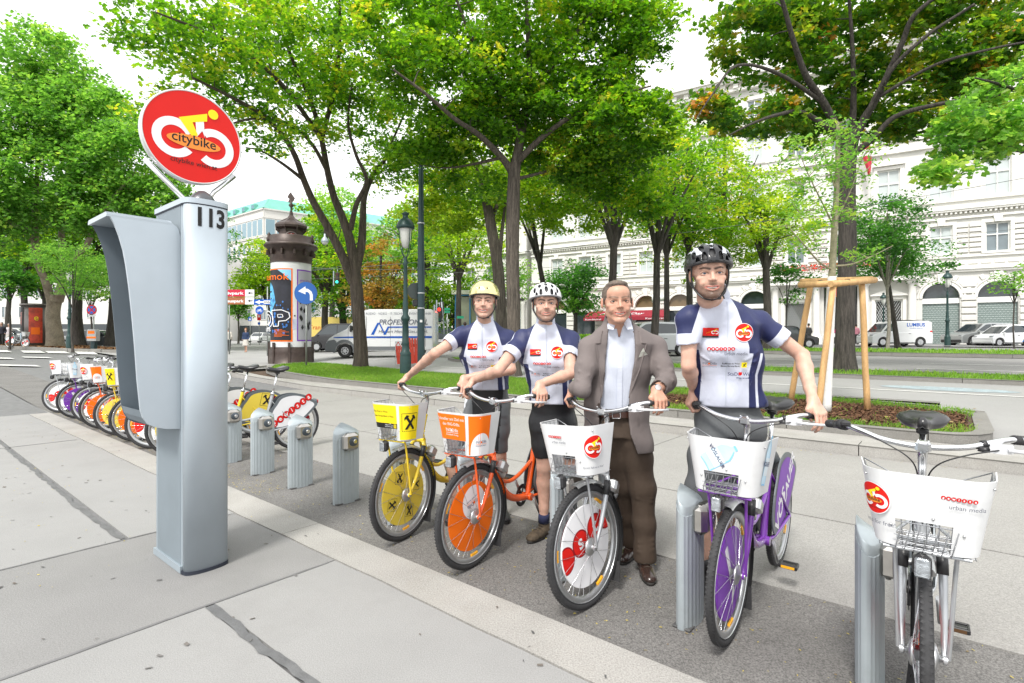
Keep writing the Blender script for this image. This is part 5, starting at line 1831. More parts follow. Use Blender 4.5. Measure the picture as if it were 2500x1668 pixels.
 mb.tube(smooth_path([(.225,.195,1.06),(.12,.14,1.035),(.04,.15,.985),(.01,.20,.90),(.0,.175,.75)],6),.0028,6,cap=False)
 mb.tube(smooth_path([(-.25,.25,1.09),(-.14,.15,1.06),(-.04,.13,1.0),(-.01,.20,.90),(.02,.19,.76)],6),.0028,6,cap=False)
 F.append(mb.build('cables',BLACK,root,fix=False))
 for o in F:
  o['f']=1
  # lock block on the frame, cranks, pedals, chainring
 mb=MB()
 mb.box((.052,.262,.600),(.060,.085,.075),rot=Matrix.Rotation(R(-35),3,'X'),bev=.014)
 mb.box((.020,.285,.555),(.052,.10,.055),rot=Matrix.Rotation(R(-50),3,'X'),bev=.012)
 mb.cyl((-.11,.262,.545),(.0,.262,.575),.014,.014,10)
 mb.build('lock_block',ALLOY,root)
 mb=MB()
 mb.lathe([(.082,-.052),(.084,-.050),(.082,-.048),(.055,-.049),(.052,-.050),(.055,-.051)],(0,.68,.285),32,axis=(1,0,0),close_prof=True)
 for k in range(5):
  a=2*PI*k/5
  mb.tube([(-.050,.68,.285),(-.050,.68+.07*math.cos(a),.285+.07*math.sin(a))],.007,6)
 mb.build('chainring',BLACK,root,fix=False)
 ca=R(-60)
 for sg in(-1,1):
  a=ca if sg>0 else ca+PI
  e=Vector((sg*.062,.68+.165*math.cos(a),.285+.165*math.sin(a)))
  mb=MB()
  mb.tube([(sg*.055,.68,.285),e],[.014,.011],8,flat=.6)
  mb.build('crank',ALLOY,root)
  mb=MB()
  pc=e+Vector((sg*.062,0,0))
  for dy in(-.034,.034):
   mb.box(pc+Vector((0,dy,0)),(.092,.012,.022),bev=.003)
  for dx in(-.042,.042):
   mb.box(pc+Vector((dx,0,0)),(.012,.078,.022),bev=.003)
  mb.box(pc,(.085,.030,.018),bev=.003)
  pd=mb.build('pedal',BLACK,root)
  for dy in(-.041,.041):
   mb=MB()
   mb.box(pc+Vector((0,dy,0)),(.070,.003,.014))
   mb.build('pedal_reflector',REFL_O if style=='bottle' else CBRN,pd)
   # rear wheel, fairing, mudguard, tail lamp, saddle
 rw=wheel(root,1.12,'rear_wheel',None,front=False,detail=detail,spin=.9)
 outl=[(.80,.62),(.86,.70),(.97,.735),(1.10,.735),(1.22,.70),(1.33,.635),(1.385,.60),(1.40,.565),(1.365,.525),(1.25,.42),(1.12,.335),(.98,.30),(.80,.29),(.72,.34),(.70,.42),(.74,.54)]
 for sg in(-1,1):
  mb=MB()
  P=[Vector((0,a,b))for a,b in outl]
  Q=smooth_path(P+[P[0]],3)[:-1]
  mb.prism([(q.y,q.z)for q in Q],sg*.040,sg*.047,'yz')
  fr_=mb.build('wheel_fairing',GREYP,root)
  c_=Vector((0,1.05,.52))
  inner=[(c_.y+(q.y-c_.y)*.86,c_.z+(q.z-c_.z)*.86)for q in Q]
  pm={'yellow':mat('disc_yellow',(.80,.62,.07),.45),'orange':I_ORA,'bottle':I_PUR}.get(style,I_WHT)
  L=poly2(pm,inner)
  if style in('letters','letters_r'):
   for k,ch in enumerate('gewista'):
    cx_,cz_=.80+.077*k,.372+.050*k
    L+=disc2(I_DRED,cx_,cz_,.048,20,rings=1)+disc2(I_RED,cx_,cz_+.002,.042,20,rings=1)
    L+=xf(T(I_WHT,ch,0,-.02,.08,bold=.02),dx=cx_,dy=cz_,rot=30,sx=1 if sg>0 else 1)
  elif style=='bottle':
   L+=xf(T(I_WHT,'V\u00d6S',0,0,.155,bold=.03),dx=.93,dy=.38,rot=42)
   L+=xf(T(I_WHT,'LAUER',0,0,.13,bold=.03),dx=1.17,dy=.54,rot=42)
  elif style=='yellow':
   L+=xf(emblem_cross(),s=.085,dx=1.10,dy=.60,rot=-12)
  else:
   L+=xf(word_bank(I_NAVY,I_WHT),s=.07,dx=1.05,dy=.5,rot=20)
  if sg<0:
   L=[(m_,[(2.1-x,y)if m_ is not pm else(x,y)for x,y in V_],F_)for m_,V_,F_ in L]
  lay('fairing_print',L,(lambda a,b,h:Vector((.0475+h,a,b)))if sg>0 else(lambda a,b,h:Vector((-.0475-h,a,b))),fr_,lift=.0004)
 mb=MB()
 mb.box((0,1.385,.60),(.085,.055,.07),bev=.018)
 tl=mb.build('tail_housing',GREYP,root)
 mb=MB()
 mb.box((0,1.418,.60),(.06,.016,.045),bev=.007)
 mb.build('tail_light',REFL_R,tl)
 mb=MB()
 mb.cyl((0,.795,.745),(0,.856,1.01),.0135,.0135,12)
 sp_=mb.build('seat_post',CHROME,root)
 mb=MB()
 mb.cyl((0,.792,.735),(0,.797,.765),.026,.026,12)
 mb.build('seat_clamp',ALLOY,sp_)
 # saddle: broad at the back, nose forward
 mb=MB()
 ns,nw=16,12
 V=[]
 for i in range(ns+1):
  f=i/ns
  y=.715+.275*f
  w=.024+(.112-.024)*(1/(1+math.exp(-(f-.52)*11)))
  if f>.82:
   w*=math.sqrt(max(.02,1-((f-.82)/.185)**2))
  if f<.08:
   w*=.5+.5*f/.08
  zc=1.055+.018*math.cos(f*PI*2)*.6+.012*f
  for j in range(nw):
   a=2*PI*j/nw
   x=w*math.cos(a)
   zz=(.030 if math.sin(a)>0 else .046*(.35+.65*abs(math.cos(a))))*math.sin(a)
   if math.sin(a)>0.2 and abs(math.cos(a))<.35 and f>.35:
    zz-=.010
   V.append((x,y,zc+zz*(1 if 0.03<f<.97 else .35)))
 Fc=[(i*nw+j,i*nw+(j+1)%nw,(i+1)*nw+(j+1)%nw,(i+1)*nw+j)for i in range(ns)for j in range(nw)]+[tuple(range(nw)),tuple(range(ns*nw,ns*nw+nw))]
 mb.add(V,Fc,0,True)
 sd_=mb.build('saddle',SEATM,root)
 mb=MB()
 for sg in(-1,1):
  mb.tube([(sg*.014,.745,1.032),(sg*.022,.835,1.018),(sg*.030,.935,1.028)],.0035,6)
 mb.box((0,.857,1.015),(.05,.045,.03),bev=.006)
 mb.build('saddle_rails',BLACK,sd_)
 return root
def steer(root,ang):
 """turn the front assembly about the head tube"""
 p0,ax=Vector((0,.185,.70)),Vector((0,.05,.16)).normalized()
 M=Matrix.Translation(p0)@Matrix.Rotation(ang,4,ax)@Matrix.Translation(-p0)
 for c in root.children:
  if c.get('f'):
   c.matrix_local=M@c.matrix_local
def place_bike(root,x,y,head,st=0.0,lean=0.0,z=-.018):
 """front axle over (x, y); head = compass heading of the frame from front wheel to rear wheel, degrees right of +Y"""
 root.location=(x,y,z)
 root.rotation_euler=Euler((0,R(lean),-R(head)),'XYZ')
 if st:
  steer(root,R(st))
 bpy.context.view_layer.update()
 return root
BG='city rental bicycles'
bikes={}
PB={}
PB['letters']=bicycle('letters','bicycle')
place_bike(PB['letters'],.41,2.93,26,-18,2)
tag(PB['letters'],'silver bicycle with white basket held by the man in the grey jacket','bicycle',BG)
PB['yellow']=bicycle('yellow','bicycle')
place_bike(PB['yellow'],-.79,3.90,27,-4,1)
tag(PB['yellow'],'yellow bicycle with yellow poster basket held by the cyclist in the shiny helmet','bicycle',BG)
PB['orange']=bicycle('orange','bicycle')
place_bike(PB['orange'],-.26,3.43,33,-3,1)
tag(PB['orange'],'orange bicycle with orange poster basket held by the cyclist in the white helmet','bicycle',BG)
PB['bottle']=bicycle('bottle','bicycle')
place_bike(PB['bottle'],1.05,2.60,37.5,0,1)
tag(PB['bottle'],'purple bicycle with a bottle on its basket held by the cyclist in the black helmet','bicycle',BG)
PB['letters_r']=bicycle('letters_r','bicycle')
place_bike(PB['letters_r'],1.475,1.93,37.5,2,0)
tag(PB['letters_r'],'parked silver bicycle in the near right corner facing the camera','bicycle',BG)
rowb=[(-6.72,'letters','parked silver bicycle just right of the terminal column, letters on its rear fairing'),(-7.50,'yellow','parked yellow bicycle partly hidden behind the terminal, with a yellow rear fairing'),(-8.20,'letters','parked silver bicycle whose front wheel shows a red number ball beneath the terminal hood'),(-8.95,'orange','parked orange bicycle mostly hidden behind the grey terminal hood'),(-9.70,'yellow','parked yellow bicycle left of the terminal hood'),(-10.55,'orange','parked orange bicycle in the middle of the left row'),(-11.35,'letters','parked silver bicycle between the orange and the purple one in the left row'),
 (-12.25,'bottle','parked purple bicycle, second from the left end of the row'),(-13.45,'letters','parked silver bicycle at the left end of the row')]
for s_,st_,lb in rowb:
 o=copy_tree(PB[st_])
 # undo the steering of the source, give its own
 for c in o.children:
  if c.get('f')and not c.name.startswith('mud_flap'):
   c.matrix_local=Matrix.Identity(4)
 p=ST(s_+rnd.uniform(-.03,.03),2.47+rnd.uniform(-.05,.05),0)
 place_bike(o,p.x,p.y,39.7+rnd.uniform(-3,3),-12+rnd.uniform(-9,5),rnd.uniform(0,2.5))
 tag(o,lb,'bicycle',BG)
 # people: smooth bodies from blended volumes
def _v(p):
 return np.array(p[:]if isinstance(p,Vector)else p,dtype=np.float64)
class Vol:
 """a distance volume on a grid; primitives blend smoothly; mesh() gives one closed surface"""
 def __init__(self,lo,hi,h):
  self.lo=_v(lo)
  self.h=h
  self.n=np.ceil((_v(hi)-self.lo)/h).astype(int)+1
  self.d=np.full(self.n,.2,dtype=np.float32)
 def _win(self,lo,hi,m):
  a=np.clip(np.floor((lo-m-self.lo)/self.h).astype(int),0,self.n-1)
  b=np.clip(np.ceil((hi+m-self.lo)/self.h).astype(int)+1,1,self.n)
  b=np.maximum(b,a+1)
  sl=tuple(slice(x,y)for x,y in zip(a,b))
  ax=[(self.lo[i]+self.h*np.arange(a[i],b[i])).astype(np.float32)for i in range(3)]
  X,Y,Z=np.meshgrid(*ax,indexing='ij',sparse=True)
  return sl,X,Y,Z
 def _put(self,sl,e,k,sub=False):
  c=self.d[sl]
  if sub:
   e=-e
   if k>0:
    hh=np.maximum(k-np.abs(c-e),0)/k
    self.d[sl]=np.maximum(c,e)+hh*hh*k*.25
   else:
    self.d[sl]=np.maximum(c,e)
  else:
   if k>0:
    hh=np.maximum(k-np.abs(c-e),0)/k
    self.d[sl]=np.minimum(c,e)-hh*hh*k*.25
   else:
    self.d[sl]=np.minimum(c,e)
 def cone(self,a,b,ra,rb,k=.01,sub=False):
  a,b=_v(a),_v(b)
  m=max(ra,rb)+k+3*self.h
  sl,X,Y,Z=self._win(np.minimum(a,b),np.maximum(a,b),m)
  ab=b-a
  L2=max(1e-9,float(ab@ab))
  t=np.clip(((X-a[0])*ab[0]+(Y-a[1])*ab[1]+(Z-a[2])*ab[2])/L2,0,1)
  e=np.sqrt((X-a[0]-t*ab[0])**2+(Y-a[1]-t*ab[1])**2+(Z-a[2]-t*ab[2])**2)-(ra+(rb-ra)*t)
  self._put(sl,e.astype(np.float32),k,sub)
  return self
 def chain(self,pts,rs,k=.01):
  for i in range(len(pts)-1):
   self.cone(pts[i],pts[i+1],rs[i],rs[i+1],k)
  return self
 def ell(self,c,r,k=.01,rot=None,sub=False):
  c=_v(c)
  r=np.array(r,dtype=np.float64)if not np.isscalar(r)else np.array([r,r,r])
  m=r.max()+k+3*self.h
  sl,X,Y,Z=self._win(c,c,m)
  x,y,z=X-c[0],Y-c[1],Z-c[2]
  if rot is not None:
   Rm=np.array(rot)
   x,y,z=(Rm[0,0]*x+Rm[0,1]*y+Rm[0,2]*z),(Rm[1,0]*x+Rm[1,1]*y+Rm[1,2]*z),(Rm[2,0]*x+Rm[2,1]*y+Rm[2,2]*z)
  k0=np.sqrt((x/r[0])**2+(y/r[1])**2+(z/r[2])**2)
  k1=np.sqrt((x/r[0]**2)**2+(y/r[1]**2)**2+(z/r[2]**2)**2)+1e-9
  e=k0*(k0-1)/k1
  self._put(sl,e.astype(np.float32),k,sub)
  return self
 def loft(self,st,side,fwd,k=.02,pw=2.3):
  """stations (centre, half width along side, half depth along fwd) from bottom to top"""
  side,fwd=_v(side),_v(fwd)
  P=np.array([_v(s[0])for s in st])
  m=max(max(s[1],s[2])for s in st)+k+3*self.h
  sl,X,Y,Z=self._win(P.min(0),P.max(0),m)
  zs=P[:,2]
  zc=np.clip(Z,zs[0],zs[-1])
  cx,cy=np.interp(zc,zs,P[:,0]),np.interp(zc,zs,P[:,1])
  rx,ry=np.interp(zc,zs,[s[1]for s in st]),np.interp(zc,zs,[s[2]for s in st])
  a=(X-cx)*side[0]+(Y-cy)*side[1]
  b=(X-cx)*fwd[0]+(Y-cy)*fwd[1]
  dz=np.abs(Z-zc)
  q=(np.abs(a/rx)**pw+np.abs(b/ry)**pw)**(1/pw)
  e=(q-1)*np.minimum(rx,ry)*1.0
  e=np.where(dz>0,np.sqrt(np.maximum(e,0)**2+dz**2)+np.minimum(e,0)*0,e)
  self._put(sl,(e+0*X).astype(np.float32),k)
  return self
 def half(self,p,nrm,k=0.0):
  """cut away everything on the side the normal points to"""
  p,nrm=_v(p),_v(nrm)
  nrm=nrm/np.linalg.norm(nrm)
  ax=[(self.lo[i]+self.h*np.arange(self.n[i])).astype(np.float32)for i in range(3)]
  X,Y,Z=np.meshgrid(*ax,indexing='ij',sparse=True)
  e=(X-p[0])*nrm[0]+(Y-p[1])*nrm[1]+(Z-p[2])*nrm[2]
  self.d=np.maximum(self.d,e.astype(np.float32))
  return self
 def grid(self):
  ax=[(self.lo[i]+self.h*np.arange(self.n[i])).astype(np.float32)for i in range(3)]
  return np.meshgrid(*ax,indexing='ij',sparse=True)
 def ripple(self,amp,f,ph=0.0,dirs=None):
  X,Y,Z=self.grid()
  for i,(dx,dy,dz,fr,a)in enumerate(dirs):
   self.d=self.d+(amp*a*np.sin((X*dx+Y*dy+Z*dz)*fr+ph*(i+1)+1.3*np.sin((X*dy-Y*dx+Z*.5)*fr*.4+i))).astype(np.float32)
  return self
 def mesh(self):
  d=self.d
  n=d.shape
  ins=d<0
  # cells with a sign change
  c=np.zeros((n[0]-1,n[1]-1,n[2]-1),np.int8)
  for i in(0,1):
   for j in(0,1):
    for k in(0,1):
     c+=ins[i:n[0]-1+i,j:n[1]-1+j,k:n[2]-1+k]
  act=(c>0)&(c<8)
  idx=np.argwhere(act)
  num=-np.ones(act.shape,np.int64)
  num[act]=np.arange(len(idx))
  acc=np.zeros((len(idx),3))
  cnt=np.zeros(len(idx))
  cor=[(0,0,0),(1,0,0),(0,1,0),(1,1,0),(0,0,1),(1,0,1),(0,1,1),(1,1,1)]
  val=[d[idx[:,0]+a,idx[:,1]+b,idx[:,2]+c_]for a,b,c_ in cor]
  for a in range(8):
   for b in range(a+1,8):
    if sum(abs(x-y)for x,y in zip(cor[a],cor[b]))!=1:
     continue
    va,vb=val[a],val[b]
    cr_=(va<0)!=(vb<0)
    t=np.where(cr_,va/np.where(cr_,va-vb,1),0)
    p=np.array(cor[a])[None]+(np.array(cor[b])-np.array(cor[a]))[None]*t[:,None]
    acc+=p*cr_[:,None]
    cnt+=cr_
  V=(idx+acc/cnt[:,None])*self.h+self.lo
  F=[]
  for ax in range(3):
   o1,o2=[(1,2),(2,0),(0,1)][ax]
   sA=[slice(None)]*3
   sB=[slice(None)]*3
   sA[ax]=slice(0,n[ax]-1)
   sB[ax]=slice(1,n[ax])
   a,b=ins[tuple(sA)],ins[tuple(sB)]
   cr_=a!=b
   # skip border
   m=np.zeros_like(cr_)
   s=[slice(None)]*3
   s[o1]=slice(1,n[o1]-1)
   s[o2]=slice(1,n[o2]-1)
   m[tuple(s)]=True
   e=np.argwhere(cr_&m)
   fl=a[e[:,0],e[:,1],e[:,2]]
   q=[]
   for(u,v)in((0,0),(-1,0),(-1,-1),(0,-1)):
    g=e.copy()
    g[:,o1]+=u
    g[:,o2]+=v
    q.append(num[g[:,0],g[:,1],g[:,2]])
   q=np.stack(q,1)
   q=np.where(fl[:,None],q,q[:,::-1])
   F.append(q)
  F=np.concatenate(F)
  F=F[(F>=0).all(1)]
  return V,F
def join(parts):
 V,F,o=[],[],0
 for v,f in parts:
  V.append(v)
  F.append(f+o)
  o+=len(v)
 return np.concatenate(V),np.concatenate(F)
def vmesh(name,V,F,m,parent,attrs=None,relax=1,thing_loc=None):
 V=V.copy()
 if relax:
  e=np.concatenate([F[:,[0,1]],F[:,[1,2]],F[:,[2,3]],F[:,[3,0]]])
  for _ in range(relax):
   s=np.zeros_like(V)
   c=np.zeros(len(V))
   np.add.at(s,e[:,0],V[e[:,1]])
   np.add.at(c,e[:,0],1)
   V=V*.45+.55*s/np.maximum(c,1)[:,None]
 if thing_loc is not None:
  V=V-_v(thing_loc)
 me=mesh_np(name,V,F,True)
 for k,a in(attrs or{}).items():
  t=me.attributes.new(k,'FLOAT','POINT')
  t.data.foreach_set('value',np.clip(a,-10,10).astype(np.float32))
 return link(name,me,m,parent)
def skin_mat(name,col,stub,brow,lip=(.46,.13,.11)):
 """skin; attributes 'stubble', 'brow', 'lip', 'flush' carry the face's own colouring"""
 m=mat(name,col,.45,var=.12,vscale=22,bump=.10,bscale=160)
 nt=m.node_tree
 b=nt.nodes['Principled BSDF']
 b.inputs['Subsurface Weight'].default_value=.12
 b.inputs['Subsurface Radius'].default_value=(.012,.005,.003)
 b.inputs['Subsurface Scale'].default_value=.5
 b.inputs['Specular IOR Level'].default_value=.4
 src=b.inputs['Base Color'].links[0].from_socket
 for an,c in(('flush',(.60,.27,.19)),('lip',lip),('stubble',stub),('brow',brow)):
  at_=nt.nodes.new('ShaderNodeAttribute')
  at_.attribute_name=an
  mx_=nt.nodes.new('ShaderNodeMix')
  mx_.data_type='RGBA'
  mx_.clamp_factor=True
  nt.links.new(at_.outputs['Fac'],mx_.inputs['Factor'])
  nt.links.new(src,mx_.inputs['A'])
  mx_.inputs['B'].default_value=tuple(c)+(1,)
  src=mx_.outputs['Result']
 nt.links.new(src,b.inputs['Base Color'])
 return m
def cloth_mat(name,col,col2=None,rough=.7,attr='dark',wr=20):
 """cloth; where attribute > 0 the second colour shows"""
 m=mat(name,col,rough,var=.05,vscale=5,bump=.45,bscale=wr,stretch=(1,1,.45))
 if col2 is not None:
  nt=m.node_tree
  b=nt.nodes['Principled BSDF']
  src=b.inputs['Base Color'].links[0].from_socket
  at_=nt.nodes.new('ShaderNodeAttribute')
  at_.attribute_name=attr
  mr=nt.nodes.new('ShaderNodeMapRange')
  mr.inputs['From Min'].default_value=-.001
  mr.inputs['From Max'].default_value=.001
  nt.links.new(at_.outputs['Fac'],mr.inputs['Value'])
  mx_=nt.nodes.new('ShaderNodeMix')
  mx_.data_type='RGBA'
  nt.links.new(mr.outputs['Result'],mx_.inputs['Factor'])
  nt.links.new(src,mx_.inputs['A'])
  mx_.inputs['B'].default_value=tuple(col2)+(1,)
  nt.links.new(mx_.outputs['Result'],b.inputs['Base Color'])
 return m
EYE_Y,TEETH_Y=.0690,.0650
def g3(p,c,r):
 return np.exp(-(((p-np.array(c))/np.array(r))**2).sum(1))
def head_mesh(look):
 """head in its own frame: x to the person's left, y forward, z up, origin between the ears"""
 jw,fat,h=look.get('jaw',1.0),look.get('fat',1.0),look.get('h',.0027)
 v=Vol((-.10,-.135,-.20),(.10,.135,.145),h)
 v.ell((0,-.016,.034),(.0755,.098,.088),.0)
 v.ell((0,.020,-.030),(.0635*jw,.068,.080),.016)
 v.ell((0,.052,.046),(.056,.042,.048),.014)
 v.cone((-.050*jw,.002,-.062),(-.014,.066,-.102),.016,.0155,.018)
 v.cone((.050*jw,.002,-.062),(.014,.066,-.102),.016,.0155,.018)
 v.ell((0,.075,-.102),(.018,.015,.016),.014)
 for s in(-1,1):
  v.ell((s*.044,.053,-.020),(.020*fat,.021,.015),.014)
  v.ell((s*.037,.063,-.044),(.015*fat,.017,.017),.012)
  v.ell((s*.0315,.098,.003),(.0175,.014,.0115),.009,sub=True)
 v.cone((-.034,.0795,.0225),(-.010,.083,.019),.0085,.0085,.010)
 v.cone((.034,.0795,.0225),(.010,.083,.019),.0085,.0085,.010)
 v.cone((0,.084,.012),(0,.1045,-.026),.0062,.0098,.009)
 for s in(-1,1):
  v.ell((s*.0125,.095,-.0295),(.0070,.0100,.0068),.005)
  v.ell((s*.0065,.103,-.0375),(.0035,.005,.003),.002,sub=True)
  # eyelids
  P=[(s*(.0315+.0150*math.cos(a)),EYE_Y+.0100-.0050*abs(math.cos(a))**2,.0032+.0074*math.sin(a))for a in[PI*k/8 for k in range(9)]]
  for a,b in zip(P,P[1:]):
   v.cone(a,b,.0034,.0034,.003)
  P=[(s*(.0315+.0150*math.cos(a)),EYE_Y+.0090-.0050*abs(math.cos(a))**2,.0020-.0052*math.sin(a))for a in[PI*k/8 for k in range(9)]]
  for a,b in zip(P,P[1:]):
   v.cone(a,b,.0024,.0024,.003)
   # ears
  v.ell((s*.0795,-.010,-.004),(.0080,.019,.031),.006,rot=[(1,0,0),(0,.97,.24),(0,-.24,.97)])
  v.ell((s*.088,-.006,.0),(.006,.010,.018),.003,sub=True)
 sm=look.get('smile',1.0)
 zc=-.0660
 up=[(-.026-.008*sm,.070,zc+.002+.008*sm),(-.014,.0845,zc+.0062+.001*sm),(0,.0885,zc+.0050),(.014,.0845,zc+.0062+.001*sm),(.026+.008*sm,.070,zc+.002+.008*sm)]
 lo=[(-.026-.008*sm,.070,zc+.001+.008*sm),(-.016,.0815,zc-.0060-.0015*sm),(0,.0855,zc-.0095-.0030*sm),(.016,.0815,zc-.0060-.0015*sm),(.026+.008*sm,.070,zc+.001+.008*sm)]
 v.ell((0,.070,zc),(.030,.014,.019),.010)
 v.ell((0,.083,zc+.020),(.006,.006,.010),.006)
 op=look.get('open',1.0)
 if op>0:
  for xx,zo,ry in((0,-.0022,.0062),(-.009,-.0012,.0060),(.009,-.0012,.0060),(-.018,.0018*sm,.0042),(.018,.0018*sm,.0042),(-.024,.0040*sm,.0022),(.024,.0040*sm,.0022)):
   v.ell((xx,.088-abs(xx)*.25,zc+zo),(.0085,.015,ry*op),.0008,sub=True)
 for s in(-1,1):
  Pn=[(s*.017,.097,-.030),(s*.028,.088,-.042),(s*(.036+.002*sm),.079,-.056),(s*.037,.073,-.068)]
  for a,b in zip(Pn,Pn[1:]):
   v.cone(a,b,.0022,.0020,.006,sub=True)
 for P,r_ in((up,(.0016,.0030,.0032,.0030,.0016)),(lo,(.0016,.0038,.0046,.0038,.0016))):
  for i in range(4):
   v.cone(P[i],P[i+1],r_[i],r_[i+1],.0025)
 v.cone((0,-.030,-.04),(0,-.046,-.115),.050,.050,.022)
 V,F=v.mesh()
 x,y,z=V[:,0],V[:,1],V[:,2]
 A_={}
 dl=np.full(len(V),9.)
 for P in(up,lo):
  for i in range(4):
   a,b=np.array(P[i]),np.array(P[i+1])
   t=np.clip(((V-a)@(b-a))/((b-a)@(b-a)),0,1)
   dl=np.minimum(dl,np.linalg.norm(V-a-t[:,None]*(b-a),axis=1))
 A_['lip']=np.clip((.0056-dl)/.0025,0,1)*.8
 st=np.clip(g3(V,(0,.07,-.100),(.075,.09,.028))*1.2+g3(V,(0,.09,-.050),(.026,.04,.008))*.8+g3(np.abs(V),(.062,.012,.055),(.020,.035,.050))*(z<0),0,1)*(z>-.135)
 A_['stubble']=st*look.get('beard',.3)*(1-np.clip((.0056-dl)/.0025,0,1))
 br=np.zeros(len(V))
 for s in(-1,1):
  for k in range(8):
   f=k/7
   c=(s*(.013+.034*f),.088-.008*f,.0225+.0055*math.sin(f*PI*.75))
   br=np.maximum(br,g3(V,c,(.0060,.03,.0046-.0016*f)))
 A_['brow']=np.clip(br*1.9,0,1)*look.get('brow',.95)
 # lash line and inner mouth
 ey=np.zeros(len(V))
 for s in(-1,1):
  for k in range(9):
   a=PI*k/8
   ey=np.maximum(ey,g3(V,(s*(.0315+.0150*math.cos(a)),.080,.0024+.0066*math.sin(a)),(.0026,.03,.0023)))
 A_['brow']=np.maximum(A_['brow'],ey*.95)
 hl=look.get('hair',None)
 fl=g3(np.abs(V),(.042,.055,.022),(.02,.03,.016))*(z<0)*.35+g3(V,(0,.106,-.027),(.012,.012,.012))*.4+g3(np.abs(V),(.082,.012,0),(.012,.03,.04))*.5
 A_['flush']=np.clip(fl,0,1)*look.get('flush',1.0)
 if look.get('hairmask')is not None:
  A_['brow']=np.maximum(A_['brow'],look['hairmask'](x,y,z))
 return V,F,A_
def eye_parts(root,M,loc,iris):
 for s in(-1,1):
  mb=MB()
  mb.M=Matrix.Translation(-Vector(loc))@M
  mb.ball((s*.0315,EYE_Y,.0028),.0118,20)
  e_=mb.build('eye',mat('eye_white',(.58,.55,.53),.2,coat=.4),root)
  mb=MB()
  mb.M=Matrix.Translation(-Vector(loc))@M
  mb.lathe([(0,.0124),(.0028,.0123)],(s*.0315,EYE_Y,.0030),14,axis=(0,1,-.02))
  mb.lathe([(.0028,.0123),(.0056,.0110),(.0064,.0103)],(s*.0315,EYE_Y,.0030),18,axis=(0,1,-.02),mi=1)
  mb.build('iris',[BLACK,iris],e_,fix=False)
def hand_prims(v,G,xax,y0,side,curls,scale=1.0,thumb_in=1.0,spread=1.0,splay=0.0):
 """a hand on the grip point G. xax: across the knuckles towards the little finger; y0: rough wrist->knuckle direction;
    returns the wrist point and the frame"""
 x=Vector(xax).normalized()
 y=Vector(y0)
 y=(y-x*y.dot(x)).normalized()
 z=x.cross(y)
 if z.z<0:
  z=-z
 S=scale
 org=G-y*(.062*S)+z*(.026*S)
 def L(a,b,c):
  return org+x*(a*S)+y*(b*S)+z*(c*S)
 mcx=[-.031,-.0105,.0105,.030]
 mcy=[.086,.090,.085,.076]
 for i in range(4):
  v.cone(L(mcx[i]*.45,.008,0),L(mcx[i],mcy[i],.001),.0155*S,.0108*S,.012)
  v.cone(L(mcx[i]*.45,.012,-.006),L(mcx[i]*.95,mcy[i]*.85,-.009),.013*S,.010*S,.010)
 ln=[(.042,.026,.021),(.046,.030,.022),(.043,.028,.022),(.034,.021,.019)]
 for i in range(4):
  p=L(mcx[i],mcy[i],.001)
  r_=[.0100,.0090,.0082,.0068]if i<3 else[.0088,.0079,.0072,.0060]
  for j in range(3):
   a=R(curls[j]+(i-1.5)*4)
   sp=(i-1.5)*.10*spread+splay
   d=(y*math.cos(a)-z*math.sin(a)+x*sp*math.cos(a)).normalized()
   q=p+d*ln[i][j]*S
   v.cone(p,q,r_[j]*S,r_[j+1]*S,.0035)
   if j==0:
    v.ell(p,.0108*S if i<3 else .0095*S,.004)
   p=q
   # thumb leaves the index side of the palm near its base
 t0=L(-.018,.020,-.008)
 t1=L(-.046,.048,-.018)
 t2=L(-.048+.010*thumb_in,.076,-.034)
 t3=L(-.040+.018*thumb_in,.092,-.050)
 v.cone(t0,t1,.0165*S,.0125*S,.012)
 v.cone(t1,t2,.0118*S,.0098*S,.004)
 v.cone(t2,t3,.0096*S,.0078*S,.004)
 return org,(x,y,z)
